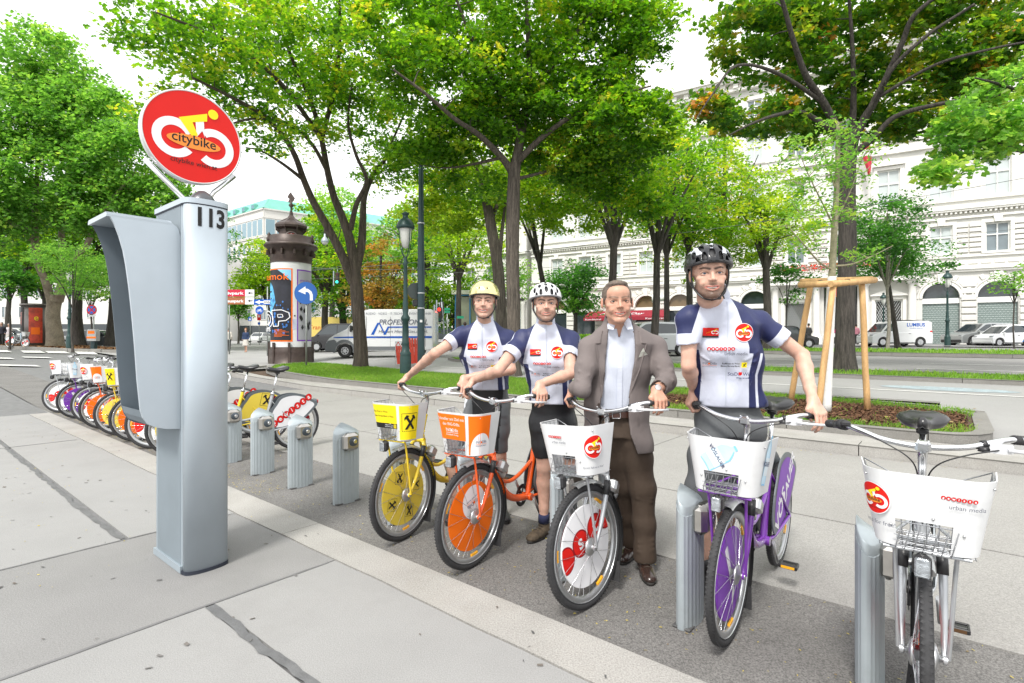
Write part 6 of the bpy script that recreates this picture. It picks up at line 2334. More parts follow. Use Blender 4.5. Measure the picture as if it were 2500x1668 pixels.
def person(P):
 """P: dictionary describing build, joints and clothes; everything in world coordinates"""
 F_=Vector(P['fwd']).normalized()
 L_=Vector((0,0,1)).cross(F_)*1.0
 # facing the camera (0,-1): left = z x f = (1,0,0) -> viewer's right
 foot=Vector(P['base'])
 root=empty('person',foot,0,P['label'],'person',P.get('group'))
 loc=foot
 J={k:Vector(v)for k,v in P['j'].items()}
 J['neck']=J['neck']+Vector((0,0,P.get('nu',.078)))
 hc,hf,hr=J['head'],Vector(P['face']).normalized(),P.get('roll',0)
 hz=Vector((0,0,1))
 hx=hf.cross(hz).normalized()*-1
 hx=hz.cross(hf).normalized()
 # frame columns: x = left, y = forward, z = up
 up=hf.cross(hx)*-1
 up=hx.cross(hf)
 up=up if up.z>0 else-up
 rm=Matrix.Rotation(R(hr),3,hf)
 cx_,cy_,cz_=rm@hx,hf,rm@up
 HS=P.get('hs',1.0)
 HX=HS*P.get('hx',1.06)
 HM=Matrix(((cx_.x*HX,cy_.x*HS,cz_.x*HS,hc.x),(cx_.y*HX,cy_.y*HS,cz_.y*HS,hc.y),(cx_.z*HX,cy_.z*HS,cz_.z*HS,hc.z),(0,0,0,1)))
 hv,hfc,hat=head_mesh(P['look'])
 HR=np.array([[HM[i][j]for j in range(3)]for i in range(3)])
 hv2=hv@HR.T+np.array(hc[:])
 parts=[(hv2,hfc)]
 # neck link to the chest, arms with hands, legs
 hands={}
 sk=P.get('skinny',1.0)
 for sd in('R','L'):
  Sp,E,G=J['sh'+sd],J['el'+sd],J['gr'+sd]
  pts=[Sp,E,G]
  lo=Vector([min(p[i]for p in pts)-.16 for i in range(3)])
  hi=Vector([max(p[i]for p in pts)+.16 for i in range(3)])
  v=Vol(lo,hi,.0042)
  sgn=1 if sd=='L' else-1
  xa=P['bar'+sd]
  yd=Vector(P.get('hd'+sd,(G-E)))
  W,fr=hand_prims(v,G,xa,yd,sd,P['curl'+sd],P.get('hand',1.0),splay=P.get('splay',0))
  hands[sd]=(W,fr)
  m1=E.lerp(W,.28)
  v.chain([Sp,Sp.lerp(E,.4),E],[.045*sk,.044*sk,.036*sk],.02)
  v.chain([E,m1,E.lerp(W,.75),W],[.037*sk,.0395*sk,.028*sk,.0245*sk],.015)
  v.cone(W,W+fr[1]*.02,.026,.023,.012)
  parts.append(v.mesh())
 lv=None
 lo=Vector([min(J[k][i]for k in('anR','anL','knR','knL','hip'))-.22 for i in range(3)])
 hi=Vector([max(J[k][i]for k in('anR','anL','knR','knL','hip'))+.22 for i in range(3)])
 lo.z=min(J['anR'].z,J['anL'].z)-.10
 v=Vol(lo,hi,.009)
 hipw=.085
 for sd in('R','L'):
  sgn=1 if sd=='L' else-1
  H,K,An=J['hip']+L_*sgn*hipw,J['kn'+sd],J['an'+sd]
  v.chain([H,H.lerp(K,.5),K],[.080,.068,.052],.03)
  back=-F_*.018
  v.chain([K,K.lerp(An,.3)+back,K.lerp(An,.75)+back*.4,An],[.053,.056,.036,.033],.02)
 v.ell(J['hip']+Vector((0,0,.03)),(.13,.10,.10),.05)
 parts.append(v.mesh())
 # inner torso (hidden by the clothes) ties head, arms and legs together
 v=Vol(Vector((min(J['hip'].x,J['chest'].x)-.3,min(J['hip'].y,J['chest'].y,hc.y)-.3,J['hip'].z-.05)),Vector((max(J['hip'].x,J['chest'].x)+.3,max(J['hip'].y,J['chest'].y)+.3,J['neck'].z+.22)),.008)
 tw=P.get('tw',.165)
 v.loft([(J['hip'],tw*.72,.075),(J['hip'].lerp(J['chest'],.5),tw*.68,.075),(J['chest'],tw*.72,.080),(J['chest'].lerp(J['neck'],.6),tw*.5,.06)],L_,F_,.03)
 v.cone(J['neck']-Vector((0,0,.07)),HM@Vector((0,-.032,-.075)),.058,.0495,.01)
 v.cone(J['shR'],J['shL'],.036,.036,.03)
 parts.append(v.mesh())
 V,Fc=join(parts)
 n=len(V)
 at_={k:np.concatenate([a,np.zeros(n-len(a))])for k,a in hat.items()}
 # finger joints and elbows a touch redder
 fl=np.zeros(n)
 for sd in('R','L'):
  W,fr=hands[sd]
  k_=W+fr[1]*.09
  fl=np.maximum(fl,np.exp(-(np.linalg.norm(V-np.array(k_[:]),axis=1)/.05)**2)*.35)
  fl=np.maximum(fl,np.exp(-(np.linalg.norm(V-np.array(J['el'+sd][:]),axis=1)/.05)**2)*.2)
 at_['flush']=np.maximum(at_['flush'],fl)
 body=vmesh('body',V,Fc,P['skin'],root,at_,1,loc)
 eye_parts(root,HM,loc,P['iris'])
 # teeth
 if P['look'].get('open',1.0)>0:
  mb=MB()
  mb.M=Matrix.Translation(-loc)@HM
  mb.ball((0,TEETH_Y,-.0645),(.026,.0195,.0085),24)
  mb.build('teeth',mat('tooth_white',(.72,.70,.65),.25),root)
 return root,J,hands,HM,F_,L_,loc,body
SK1=skin_mat('skin_fair',(.58,.355,.27),(.10,.058,.040),(.05,.025,.014))
SK2=skin_mat('skin_tanned',(.52,.29,.205),(.34,.20,.15),(.16,.10,.07))
JERS=cloth_mat('jersey_cloth',(.60,.63,.74),(.014,.020,.085),.55)
SHORT_B=cloth_mat('black_lycra',(.014,.015,.018),(.11,.12,.13),.45)
SHORT_G=cloth_mat('grey_shorts_cloth',(.105,.112,.118),None,.8)
JACK=cloth_mat('taupe_jacket_cloth',(.165,.140,.135),None,.85,wr=26)
SHIRT=cloth_mat('white_shirt_cloth',(.60,.64,.74),None,.7)
TROU=cloth_mat('brown_corduroy',(.060,.040,.027),None,.8,wr=30)
IR_BL=mat('iris_blue',(.05,.09,.14),.2)
IR_BR=mat('iris_brown',(.03,.02,.014),.2)
SOLE=mat('shoe_sole',(.03,.028,.026),.8)
def jersey(P,ctx):
 root,J,hands,HM,F_,L_,loc,body=ctx
 w=P.get('jw',.200)
 hem=J['hem']
 lo=Vector([min(J[k][i]for k in('hem','chest','neck','shR','shL','elR','elL'))-.25 for i in range(3)])
 hi=Vector([max(J[k][i]for k in('hem','chest','neck','shR','shL','elR','elL'))+.25 for i in range(3)])
 lo.z,hi.z=hem.z-.06,J['neck'].z+.10
 v=Vol(lo,hi,.0072)
 mid=hem.lerp(J['chest'],.55)
 st=[(hem-Vector((0,0,.05)),w*.90,.122),(hem,w*.88,.118),(mid,w*.83,.114),(J['chest'],w*.98,.124),(J['chest'].lerp(J['neck'],.45),w*.86,.108),(J['chest'].lerp(J['neck'],.72),w*.56,.085)]
 v.loft(st,L_,F_,.03)
 v.cone(J['shR'],J['neck']-Vector((0,0,.060)),.056,.068,.05)
 v.cone(J['shL'],J['neck']-Vector((0,0,.060)),.056,.068,.05)
 v.cone(J['shR'],J['shL'],.050,.050,.04)
 sl=P.get('sleeve',.62)
 sle={}
 for sd in('R','L'):
  S,E=J['sh'+sd],J['el'+sd]
  e_=S.lerp(E,sl)
  w=Vol(v.lo,v.lo+(v.n-1)*v.h,v.h)
  w.chain([S,S.lerp(E,sl*.55),e_+(E-S).normalized()*.04],[.060,.060,.060],.03)
  w.half(e_,E-S)
  v._put((slice(None),)*3,w.d[:v.n[0],:v.n[1],:v.n[2]],.035)
  sle[sd]=(S,E,e_)
 w=P.get('jw',.200)
 # chest and a little belly
 v.ell(J['chest']+F_*.055+L_*.06,(.085,.075,.075),.04)
 v.ell(J['chest']+F_*.055-L_*.06,(.085,.075,.075),.04)
 v.ripple(.0026,1,P.get('seed',1),[(L_.x,L_.y,.6,40,1.0),(L_.x,L_.y,-1.1,27,1.3),(.3,.2,1.6,21,.9),(L_.x*1.4,L_.y*1.4,.3,55,.5)])
 for sg in(-1,1):
  for q in range(4):
   a_=J['chest']+L_*sg*(.16-.01*q)+F_*.09-Vector((0,0,.02+.05*q))
   b_=J['chest']+L_*sg*(.05+.01*q)+F_*.125-Vector((0,0,.10+.065*q))
   v.cone(a_,b_,.004,.001,.012)
  for q in range(3):
   a_=hem+L_*sg*(.17-.05*q)+F_*(.075+.02*q)+Vector((0,0,.03+.02*q))
   v.cone(a_,a_+L_*sg*-.035+F_*.012+Vector((0,0,.10)),.006,.002,.014)
 v.half(hem,(0,0,-1))
 for sd in('R','L'):
  S,E,e_=sle[sd]
  d=(E-S).normalized()
  v.cone(e_-d*.008,e_+d*.012,.050,.052,.0,sub=True)
 nk=J['neck']
 nd=(HM.translation-nk).normalized()
 v.cone(nk-nd*.03,nk+nd*.16,.060,.060,.008,sub=True)
 V,Fc=v.mesh()
 c0=np.array(nk[:])
 Ln,Fn=np.array(L_[:]),np.array(F_[:])
 rel=V-c0
 u,f,z=rel@Ln,rel@Fn,rel[:,2]
 hz_=hem.z
 cw=(V-np.array(J['chest'][:]))@Ln
 # raglan panels
 zz=V[:,2]-J['sh'+'R'].z
 au=np.abs(cw)
 navy=np.full(len(V),-.05)
 armpit=J['chest'].z+.02
 for sd,sg in(('R',-1),('L',1)):
  S,E,e_=sle[sd]
  d=np.array((E-S).normalized()[:])
  q=V-np.array(S[:])
  t=q@d
  tl=(e_-S).length
  side_u=(V-np.array(nk[:]))@Ln*sg
  # front raglan line from the collar to the armpit
  zt,zb=nk.z-.005,armpit-.02
  line=.062+(.158-.062)*np.clip((zt-V[:,2])/(zt-zb),0,1.0)**.75
  reg=side_u-line
  reg=np.minimum(reg,(tl-.055)-t)
  reg=np.minimum(reg,(V[:,2]-(armpit-.05))*.8)
  # white stripe over the shoulder ridge
  perp=q-t[:,None]*d
  upv=np.array([0,0,1.])-d*d[2]
  upv/=np.linalg.norm(upv)
  ang=(perp@upv)
  fw=perp@Fn
  ridge=np.where(t>-.02,.028-np.abs(fw+.012),.02-np.abs(fw+.012))
  ridge=np.minimum(ridge,ang)
  reg=np.minimum(reg,-ridge)
  navy=np.maximum(navy,reg)
  # side stripes below the armpit
  hw=np.interp(V[:,2],[hz_,mid.z,J['chest'].z],[w*.88,w*.83,w*.98])
  xs=cw*sg/hw
  stp=np.minimum(xs-.66,.86-xs)*.16
  stp=np.minimum(stp,(armpit-.03-V[:,2]))
  navy=np.maximum(navy,stp)
  stp2=np.minimum(np.minimum(xs-.94,.5)*.16,(armpit-.03-V[:,2]))
  navy=np.maximum(navy,stp2)
 j=vmesh('jersey',V,Fc,JERS,root,{'dark':navy},1,loc)
 # stand collar
 mb=MB()
 mb.M=Matrix.Translation(-loc)
 x_,y_=L_,(F_-nd*F_.dot(nd)).normalized()
 xx=nd.cross(y_)*-1
 mbV,mbF=[],[]
 N=40
 gap=P.get('open_collar',14)
 for i in range(N+1):
  a=R(90+gap+(360-2*gap)*i/N)
  dr=xx*math.cos(a)+y_*math.sin(a)
  for hh,rr_ in((-.030,.070),(0.0,.0655),(.030,.0645),(.032,.061),(.0,.061)):
   mbV.append(nk+nd*(hh+.012)+dr*rr_)
 for i in range(N):
  for k in range(4):
   o=i*5+k
   mbF.append((o,o+5,o+6,o+1))
 mb.add(mbV,mbF,0,True)
 mb.build('collar',cloth_mat('collar_cloth',(.58,.61,.72),None,.6),j,fix=False)
 # zip and print, laid on the cloth
 bv=BVHTree.FromPolygons([tuple(p)for p in(np.array([v_.co[:]for v_ in j.data.vertices])+np.array(loc[:]))],[tuple(p.vertices)for p in j.data.polygons])
 ctr=J['chest']
 def fn(x,y,h):
  o=ctr+L_*x+Vector((0,0,y))+F_*.5
  hit=bv.ray_cast(o,-F_)
  if hit[0]is None:
   return o-F_*.4-loc
  return hit[0]+F_*(h+.0045)-loc
 ztop=nk.z-J['chest'].z-.02
 zbot=hem.z-J['chest'].z+.02
 Lz=[]
 n_=26
 zp=mat('zip_tape',(.50,.54,.62),.5)
 for i in range(n_):
  y0,y1=ztop+(zbot-ztop)*i/n_,ztop+(zbot-ztop)*(i+1)/n_
  Lz+=rect2(zp,-.0022,y1,.0022,y0)
 lay('zip',Lz,fn,j,first=.0005)
 # emblem on the wearer's left chest, badge on the right
 s=P.get('ps',1.0)
 Lp=xf(emblem_cycle(),s=.046*s,dx=.078*s,dy=.075*s)
 lay('chest_emblem',Lp,fn,j,first=.001,lift=.00035)
 Lp=rect2(I_RED,-.118*s,.058*s,-.040*s,.098*s,4,2)+rect2(I_BLK,-.118*s,.050*s,-.040*s,.059*s,4,1)
 for k in range(8):
  Lp+=disc2(I_YEL,(-.110+.006*k)*s,(.068+.0022*k)*s,.0016,6,rings=1)
 Lp+=xf(emblem_cycle(txt=False,base=False),s=.020*s,dx=-.058*s,dy=.078*s)
 lay('chest_badge',Lp,fn,j,first=.001,lift=.00035)
 Lp=xf(emblem_letters_row(),s=.0185*s,dx=-.030*s,dy=-.006*s)
 Lp+=xf(word_urban(),s=.022*s,dx=.040*s,dy=-.037*s)
 Lp+=xf(word_bank(I_GRY,I_ORA),s=.0165*s,dx=-.082*s,dy=-.085*s)
 Lp+=T(I_BLK,'Raiffeisen in Wien',.062*s,-.083*s,.0115*s,align='RIGHT',bold=.02)+T(I_BLK,'Meine BeraterBank',.062*s,-.096*s,.0115*s,align='RIGHT',bold=.02)
 Lp+=rect2(I_YEL,.070*s,-.099*s,.096*s,-.073*s,2,2)+xf(emblem_cross(frame=False),s=.011*s,dx=.083*s,dy=-.086*s)
 Lp+=T(I_NAVY,'StaDt',.008*s,-.140*s,.024*s,align='LEFT')+poly2(I_RED,[(.066*s,-.140*s),(.074*s,-.134*s),(.074*s,-.122*s),(.058*s,-.122*s),(.058*s,-.134*s)])+T(I_NAVY,'Wien',.078*s,-.140*s,.024*s,align='LEFT')
 Lp+=T(I_NAVY,'Wien ist anders',.085*s,-.155*s,.0115*s,bold=.02)
 lay('lettering',Lp,fn,j,first=.001,lift=.00035)
 return j
def shorts(P,ctx,m,length=.95,rad=(.10,.082,.062),loose=0.0,attr=None,top=None):
 root,J,hands,HM,F_,L_,loc,body=ctx
 lo=Vector([min(J[k][i]for k in('hip','knR','knL'))-.24 for i in range(3)])
 hi=Vector([max(J[k][i]for k in('hip','knR','knL'))+.24 for i in range(3)])
 hi.z=(top or(J['hem'].z+.05))+.02
 v=Vol(lo,hi,.0085)
 tp=top or(J['hem'].z+.04)
 v.loft([(J['hip']-Vector((0,0,.05)),.150+loose*.5,.112+loose*.5),(J['hip']+Vector((0,0,.06)),.155+loose*.4,.112),(Vector((J['hem'].x,J['hem'].y,tp)),.150,.100)],L_,F_,.03)
 cuts=[]
 for sd in('R','L'):
  sgn=1 if sd=='L' else-1
  H,K=J['hip']+L_*sgn*.080,J['kn'+sd]
  e=H.lerp(K,length)
  v.chain([H,H.lerp(K,.5),e+(K-H).normalized()*.03],[rad[0]+loose*.4,rad[1]+loose,rad[2]+loose],.03)
  cuts.append((e,(K-H).normalized()))
 v.ripple(.002+loose*.12,1,2.0,[(.8,.3,1.2,24,1.0),(-.5,.6,1.6,17,1.0)])
 X,Y,Z=v.grid()
 for e,d in cuts:
  t=(X-e.x)*d.x+(Y-e.y)*d.y+(Z-e.z)*d.z
  ax_=np.sqrt(np.maximum((X-e.x)**2+(Y-e.y)**2+(Z-e.z)**2-t**2,0))
  v.d=np.where((ax_<.15)&(t>-.02),np.maximum(v.d,t),v.d).astype(np.float32)
 V,Fc=v.mesh()
 at_={}
 if attr:
  at_['dark']=attr(V,J,L_,F_)
 else:
  at_['dark']=np.full(len(V),-1.)
 return vmesh('shorts',V,Fc,m,root,at_,1,loc)
def shoe(root,loc,an,d,m,name='shoe',ln=.285,sole=.0):
 """ankle point, toe direction"""
 d=Vector((d[0],d[1],0)).normalized()
 sdv=Vector((0,0,1)).cross(d)
 g=Vector((an.x,an.y,sole))
 rot=[sdv[:],d[:],(0,0,1)]
 lo=g-Vector((.25,.25,.01))
 hi=g+Vector((.25,.25,.2))
 v=Vol(lo,hi,.005)
 v.ell(g-d*.035+Vector((0,0,.045)),(.040,.055,.050),.02,rot=rot)
 v.ell(g+d*.075+Vector((0,0,.035)),(.047,.085,.038),.03,rot=rot)
 v.ell(g+d*.145+Vector((0,0,.028)),(.043,.050,.028),.02,rot=rot)
 v.cone(g-d*.01+Vector((0,0,.05)),an+Vector((0,0,.0)),.042,.038,.02)
 v.half(g+Vector((0,0,.014)),(0,0,-1))
 v.half(Vector((0,0,an.z+.01)),(0,0,1))
 V,Fc=v.mesh()
 o=vmesh(name,V,Fc,m,root,None,1,loc)
 mb=MB()
 mb.M=Matrix.Translation(-loc)
 out=[]
 for i in range(28):
  a=2*PI*i/28
  yy=.055+.140*math.sin(a)
  ww=.047-.006*math.cos(a*2)-(.004 if math.sin(a)<0 else 0)
  p=g+d*yy+sdv*ww*math.cos(a)
  out.append((p.x,p.y))
 mb.prism(out,sole,sole+.018,'xy',smooth=True)
 mb.build('sole',SOLE,o)
 mb=MB()
 mb.M=Matrix.Translation(-loc)
 for k in range(4):
  c_=g+d*(.045+.024*k)+Vector((0,0,.088-.010*k))
  mb.tube([c_-sdv*.02,c_+Vector((0,0,.006)),c_+sdv*.02],.003,6)
 mb.build('laces',mat('lace_cord',(.05,.04,.03),.8),o)
 return o
def straps(ctx,HM,side_y=.012):
 root,J,hands,HM,F_,L_,loc,body=ctx
 hel=MB()
 hel.M=Matrix.Translation(-loc)@HM
 for s in(-1,1):
  hel.tube(smooth_path([(s*.079,.030,.045),(s*.080,.022,-.02),(s*.068,.022,-.07),(s*.035,.045,-.112),(0,.058,-.124)],5),.0042,6,flat=.5,cap=False)
  hel.tube(smooth_path([(s*.082,-.045,.03),(s*.084,-.02,-.03),(s*.068,.022,-.07)],5),.0038,6,flat=.5,cap=False)
 return hel
def helmet(ctx,kind,m,m2=None):
 root,J,hands,HM,F_,L_,loc,body=ctx
 HS=1.0
 v=Vol((-.135,-.18,-.03),(.135,.15,.20),.0036)
 c=(0,-.015,.045)
 if kind=='shell':
  v.ell(c,(.108,.132,.120),0)
  v.ell(c,(.094,.118,.106),0,sub=True)
 else:
  v.ell(c,(.106,.142,.108),0)
  v.ell(c,(.086,.116,.092),0,sub=True)
  # slanted lower edge: high on the brow, low at the neck
 v.half((0,.10,.052),(0,.16,-1))
 if kind=='shell':
  for(x,y,z)in((-.03,.10,.10),(.03,.10,.10),(-.05,.04,.15),(.05,.04,.15)):
   v.ell((x,y,z),.011,0,sub=True)
 else:
 # rows of vents running back over the head
  for r_,(x0,wv)in enumerate(((-.072,.0085),(-.040,.0105),(0,.0115),(.040,.0105),(.072,.0085))):
   for(y,z,ln)in((.100,.098,.030),(.052,.140,.032),(-.012,.158,.036),(-.080,.135,.036)):
    xx=x0*(1.0 if y<.09 else .86)
    zz=z-abs(x0)*(.62 if y>.08 else .72)
    # direction follows the shell
    ty=(-y*.9)
    ang=math.atan2(y+.015,.9*(zz-.03))
    rot=[(1,0,0),(0,math.cos(ang),-math.sin(ang)),(0,math.sin(ang),math.cos(ang))]
    v.ell((xx,y,zz),(wv,ln,.034),.002,rot=rot,sub=True)
    # raised ridges at the rear
 V,Fc=v.mesh()
 HR=np.array([[HM[i][j]for j in range(3)]for i in range(3)])
 dk=None
 at_={}
 x,y,z=V[:,0],V[:,1],V[:,2]
 rim=.062+.16*(y-.10)
 if kind=='shell':
  at_['dark']=np.where(np.sqrt((x/.108)**2+((y+.015)/.132)**2+((z-.045)/.120)**2)<.955,.01,-.01)
 elif kind=='white':
  k0=np.sqrt((x/.106)**2+((y+.015)/.142)**2+((z-.045)/.108)**2)
  at_['dark']=np.where(k0<.93,.01,-.01)
 else:
  k0=np.sqrt((x/.106)**2+((y+.015)/.142)**2+((z-.045)/.108)**2)
  stv=np.sin(np.abs(x)*95+y*18+.8)-.35
  at_['dark']=np.where(k0<.93,.01,np.where(z<rim+.030,.01,-stv*.01))
 V2=V@HR.T+np.array(HM.translation[:])
 h_=vmesh('helmet',V2,Fc,m,root,at_,1,loc)
 if kind!='shell':
  w=Vol((-.13,-.18,-.03),(.13,.15,.20),.006)
  w.ell(c,(.091,.124,.096),0)
  w.half((0,.10,.060),(0,.16,-1))
  V3,F3=w.mesh()
  vmesh('helmet_liner',V3@HR.T+np.array(HM.translation[:]),F3,BLACK,h_,None,1,loc)
  # lower rim band
 mb=MB()
 mb.M=Matrix.Translation(-loc)@HM
 pts=[]
 for i in range(36):
  a=2*PI*i/36
  rx,ry=(.1005,.125)if kind=='shell' else(.098,.131)
  yy=-.015+ry*math.sin(a)
  pts.append((rx*math.cos(a),yy,.0535+.16*(yy-.10)))
 mb.tube(pts,.0075 if kind=='shell' else .0085,8,closed=True)
 mb.build('helmet_rim',BLACK if kind!='white' else mat('grey_rim',(.22,.22,.23),.5),h_,fix=False)
 st=straps(ctx,HM)
 st.build('chin_strap',BLACK,h_,fix=False)
 mb=MB()
 mb.M=Matrix.Translation(-loc)@HM
 mb.box((.030,.052,-.116),(.022,.010,.014),bev=.003)
 mb.build('buckle',BLACK,h_)
 return h_
def grip_pt(bk,sg):
 """world position of a handlebar grip and the direction along it, outwards"""
 for c in bk.children:
  if c.name.startswith('handlebar'):
   M=bk.matrix_world@c.matrix_local
   p=M@Vector((sg*.302,.338,1.084))
   q=M@Vector((sg*.270,.292,1.088))
   return p,(p-q).normalized(),(M.to_3x3()@Vector((sg,0,0))).normalized()
 return None
bpy.context.view_layer.update()
def fl_(u,v,y):
 return at(u,v,y)
GZ=-.018
# ---------------- cyclist in the yellow shiny helmet
yR,yRd,yRx=grip_pt(PB['yellow'],-1)
yL,yLd,yLx=grip_pt(PB['yellow'],1)
hair_short=lambda x,y,z:((z>.035+.0*y)&(y<.07)).astype(float)*.0+np.clip((z-.045)/.01,0,1)*.9*(y<.075)+np.clip((-.005-y)/.01,0,1)*np.clip((z+.02)/.02,0,1)*.9*(np.abs(x)<.076)
P1=dict(label='cyclist in the shiny yellow-green helmet smiling, hands on the yellow bicycle',group='four men standing with bicycles',fwd=(-.10,-1,0),face=(-.02,-1,-.03),roll=-1,base=(-.25,4.25,GZ),j=dict(head=at(1182,737,4.08),neck=at(1184,804,4.17),chest=at(1183,868,4.22),hem=at(1192,950,4.26),hip=at(1193,995,4.30),shR=at(1127,820,4.17),shL=at(1238,824,4.22),elR=at(1063,862,4.02),elL=at(1248,903,4.08),grR=yR+Vector((0,0,.012)),grL=yL+Vector((0,0,.012)),knR=Vector((-.47,4.28,.50)),knL=Vector((-.10,4.32,.50)),anR=Vector((-.46,4.36,.09)),anL=Vector((-.08,4.40,.09))),barR=yRd,barL=yLd,curlR=(62,125,170),curlL=(38,78,112),look=dict(beard=.18,smile=1.0,open=1.0,flush=.9,jaw=1.0,hairmask=hair_short),skin=SK1,iris=IR_BR,sleeve=.56,seed=1,hdR=(-.5,-.75,-.35),hdL=(-.35,-.8,-.55),hs=1.02,ps=.96)
c1=person(P1)
jersey(P1,c1)
shorts(P1,c1,SHORT_B,.92,attr=lambda V,J,L,F:np.where((np.abs((V-np.array(J['hip'][:]))@np.array(L[:]))>.115-(J['hip'].z-V[:,2])*.10),.01,-.01))
helmet(c1,'shell',cloth_mat('helmet_gold_chrome',(.84,.74,.36),(.02,.02,.02),.5))
for n_ in bpy.data.materials['helmet_gold_chrome'].node_tree.nodes:
 if n_.type=='BSDF_PRINCIPLED':
  n_.inputs['Metallic'].default_value=.85
  n_.inputs['Roughness'].default_value=.12
  n_.inputs['Sheen Weight'].default_value=0
SHOE_B=mat('black_shoe',(.02,.02,.022),.5,var=.2,vscale=30)
shoe(c1[0],c1[6],Vector((-.46,4.36,.09)),(-.2,-1),SHOE_B,sole=GZ)
shoe(c1[0],c1[6],Vector((-.08,4.40,.09)),(.2,-1),SHOE_B,sole=GZ)
# ---------------- cyclist in the white vented helmet
oR,oRd,oRx=grip_pt(PB['orange'],-1)
oL,oLd,oLx=grip_pt(PB['orange'],1)
P2=dict(label='cyclist in the white vented helmet with a light beard, hands on the orange bicycle',group='four men standing with bicycles',fwd=(-.12,-1,0),face=(.0,-1,-.02),roll=1,base=(.25,3.95,GZ),j=dict(head=at(1332,743,3.72),neck=at(1332,813,3.80),chest=at(1336,884,3.84),hem=at(1352,984,3.88),hip=at(1350,1030,3.92),shR=at(1275,830,3.80),shL=at(1391,828,3.86),elR=at(1216,905,3.62),elL=at(1391,913,3.66),grR=oR+Vector((0,0,.012)),grL=oL+Vector((0,0,.012)),knR=Vector((.235,3.92,.50)),knL=Vector((.42,3.98,.50)),anR=Vector((.235,3.97,.10)),anL=Vector((.46,4.1,.09))),barR=oRd,barL=oLd,curlR=(45,92,130),curlL=(36,74,108),look=dict(beard=.62,smile=.35,open=.35,flush=.9,hairmask=hair_short),skin=SK1,iris=IR_BL,sleeve=.56,seed=2.4,hdR=(-.5,-.8,-.4),hdL=(-.45,-.8,-.6),hs=1.0,ps=.96)
c2=person(P2)
jersey(P2,c2)
shorts(P2,c2,SHORT_B,.78)
helmet(c2,'white',cloth_mat('helmet_white_shell',(.78,.79,.81),(.02,.02,.025),.3))
TREK=mat('trekking_shoe',(.075,.055,.035),.8,var=.5,vscale=30,bump=.5,bscale=60)
shoe(c2[0],c2[6],Vector((.235,3.97,.10)),(-.62,-.78),TREK,sole=GZ)
shoe(c2[0],c2[6],Vector((.46,4.1,.09)),(.1,-1),TREK,sole=GZ)
mb=MB()
mb.M=Matrix.Translation(-c2[6])
mb.tube([Vector((.235,3.97,.085)),Vector((.235,3.965,.125)),Vector((.235,3.96,.150))],[.042,.041,.039],14)
mb.build('sock',mat('navy_sock',(.02,.025,.07),.9),c2[0])
# ---------------- tall cyclist in the black helmet
pR,pRd,pRx=grip_pt(PB['bottle'],-1)
pL,pLd,pLx=grip_pt(PB['bottle'],1)
P4=dict(label='tall bearded cyclist in the black and silver helmet, hands on the purple bicycle',group='four men standing with bicycles',fwd=(-.22,-1,0),face=(-.18,-1,-.05),roll=2,base=(1.15,3.15,GZ),j=dict(head=at(1731,671,2.76),neck=at(1748,757,2.88),chest=at(1765,848,2.94),hem=at(1782,990,3.0),hip=at(1782,1040,3.02),shR=at(1682,782,2.86),shL=at(1852,788,2.94),elR=at(1681,892,2.84),elL=at(1958,868,2.90),grR=pR+Vector((0,0,.012)),grL=pL+Vector((0,0,.012)),knR=Vector((1.10,3.08,.52)),knL=Vector((1.27,3.14,.52)),anR=Vector((1.145,3.12,.09)),anL=Vector((1.33,3.38,.09))),barR=pRd,barL=pLd,curlR=(62,125,170),curlL=(30,66,92),look=dict(beard=.95,smile=1.0,open=1.1,flush=.8,jaw=.98,hairmask=hair_short),skin=SK1,iris=IR_BL,sleeve=.55,seed=3.1,hdR=(-.3,-.9,-.5),hdL=(-.20,-.75,-.75),hs=1.06,jw=.215,tw=.17,ps=1.06,open_collar=20)
c4=person(P4)
jersey(P4,c4)
shorts(P4,c4,SHORT_G,1.0,loose=.02,rad=(.105,.095,.085))
helmet(c4,'black',cloth_mat('helmet_black_silver',(.55,.58,.62),(.016,.017,.02),.22))
shoe(c4[0],c4[6],Vector((1.145,3.12,.09)),(-.1,-1),SHOE_B,sole=GZ)
shoe(c4[0],c4[6],Vector((1.33,3.38,.09)),(.2,-1),SHOE_B,sole=GZ)
for an in(Vector((1.145,3.12,.09)),Vector((1.33,3.38,.09))):
 mb=MB()
 mb.M=Matrix.Translation(-c4[6])
 mb.tube([an,an+Vector((0,0,.10))],[.042,.044],14)
 mb.build('sock',BLACK,c4[0])
 # ---------------- man in the grey-brown jacket
sR,sRd,sRx=grip_pt(PB['letters'],-1)
sL,sLd,sLx=grip_pt(PB['letters'],1)
P3=dict(label='grey-haired man in a taupe jacket and open white shirt with a pocket square',group='four men standing with bicycles',fwd=(-.10,-1,0),face=(-.03,-1,-.03),roll=2,base=(.72,3.45,GZ),j=dict(head=at(1507,738,3.16),neck=at(1510,815,3.25),chest=at(1508,895,3.30),hem=at(1505,1005,3.34),hip=at(1508,1040,3.36),shR=at(1441,850,3.26),shL=at(1601,850,3.30),elR=at(1420,948,3.16),elL=at(1628,935,3.16),grR=sR+Vector((0,0,.012)),grL=sL+Vector((0,0,.012)),knR=at(1520,1180,3.46),knL=at(1570,1190,3.34),anR=at(1543,1318,3.62),anL=at(1574,1345,3.36)),barR=sRd,barL=sLd,curlR=(62,125,170),curlL=(42,85,120),look=dict(beard=.12,smile=1.1,open=1.0,flush=1.2,jaw=1.02,fat=1.05,brow=.85),skin=SK2,iris=IR_BR,seed=4.0,hdR=(-.4,-.85,-.4),hdL=(-.35,-.8,-.6),hs=1.04)
c3=person(P3)
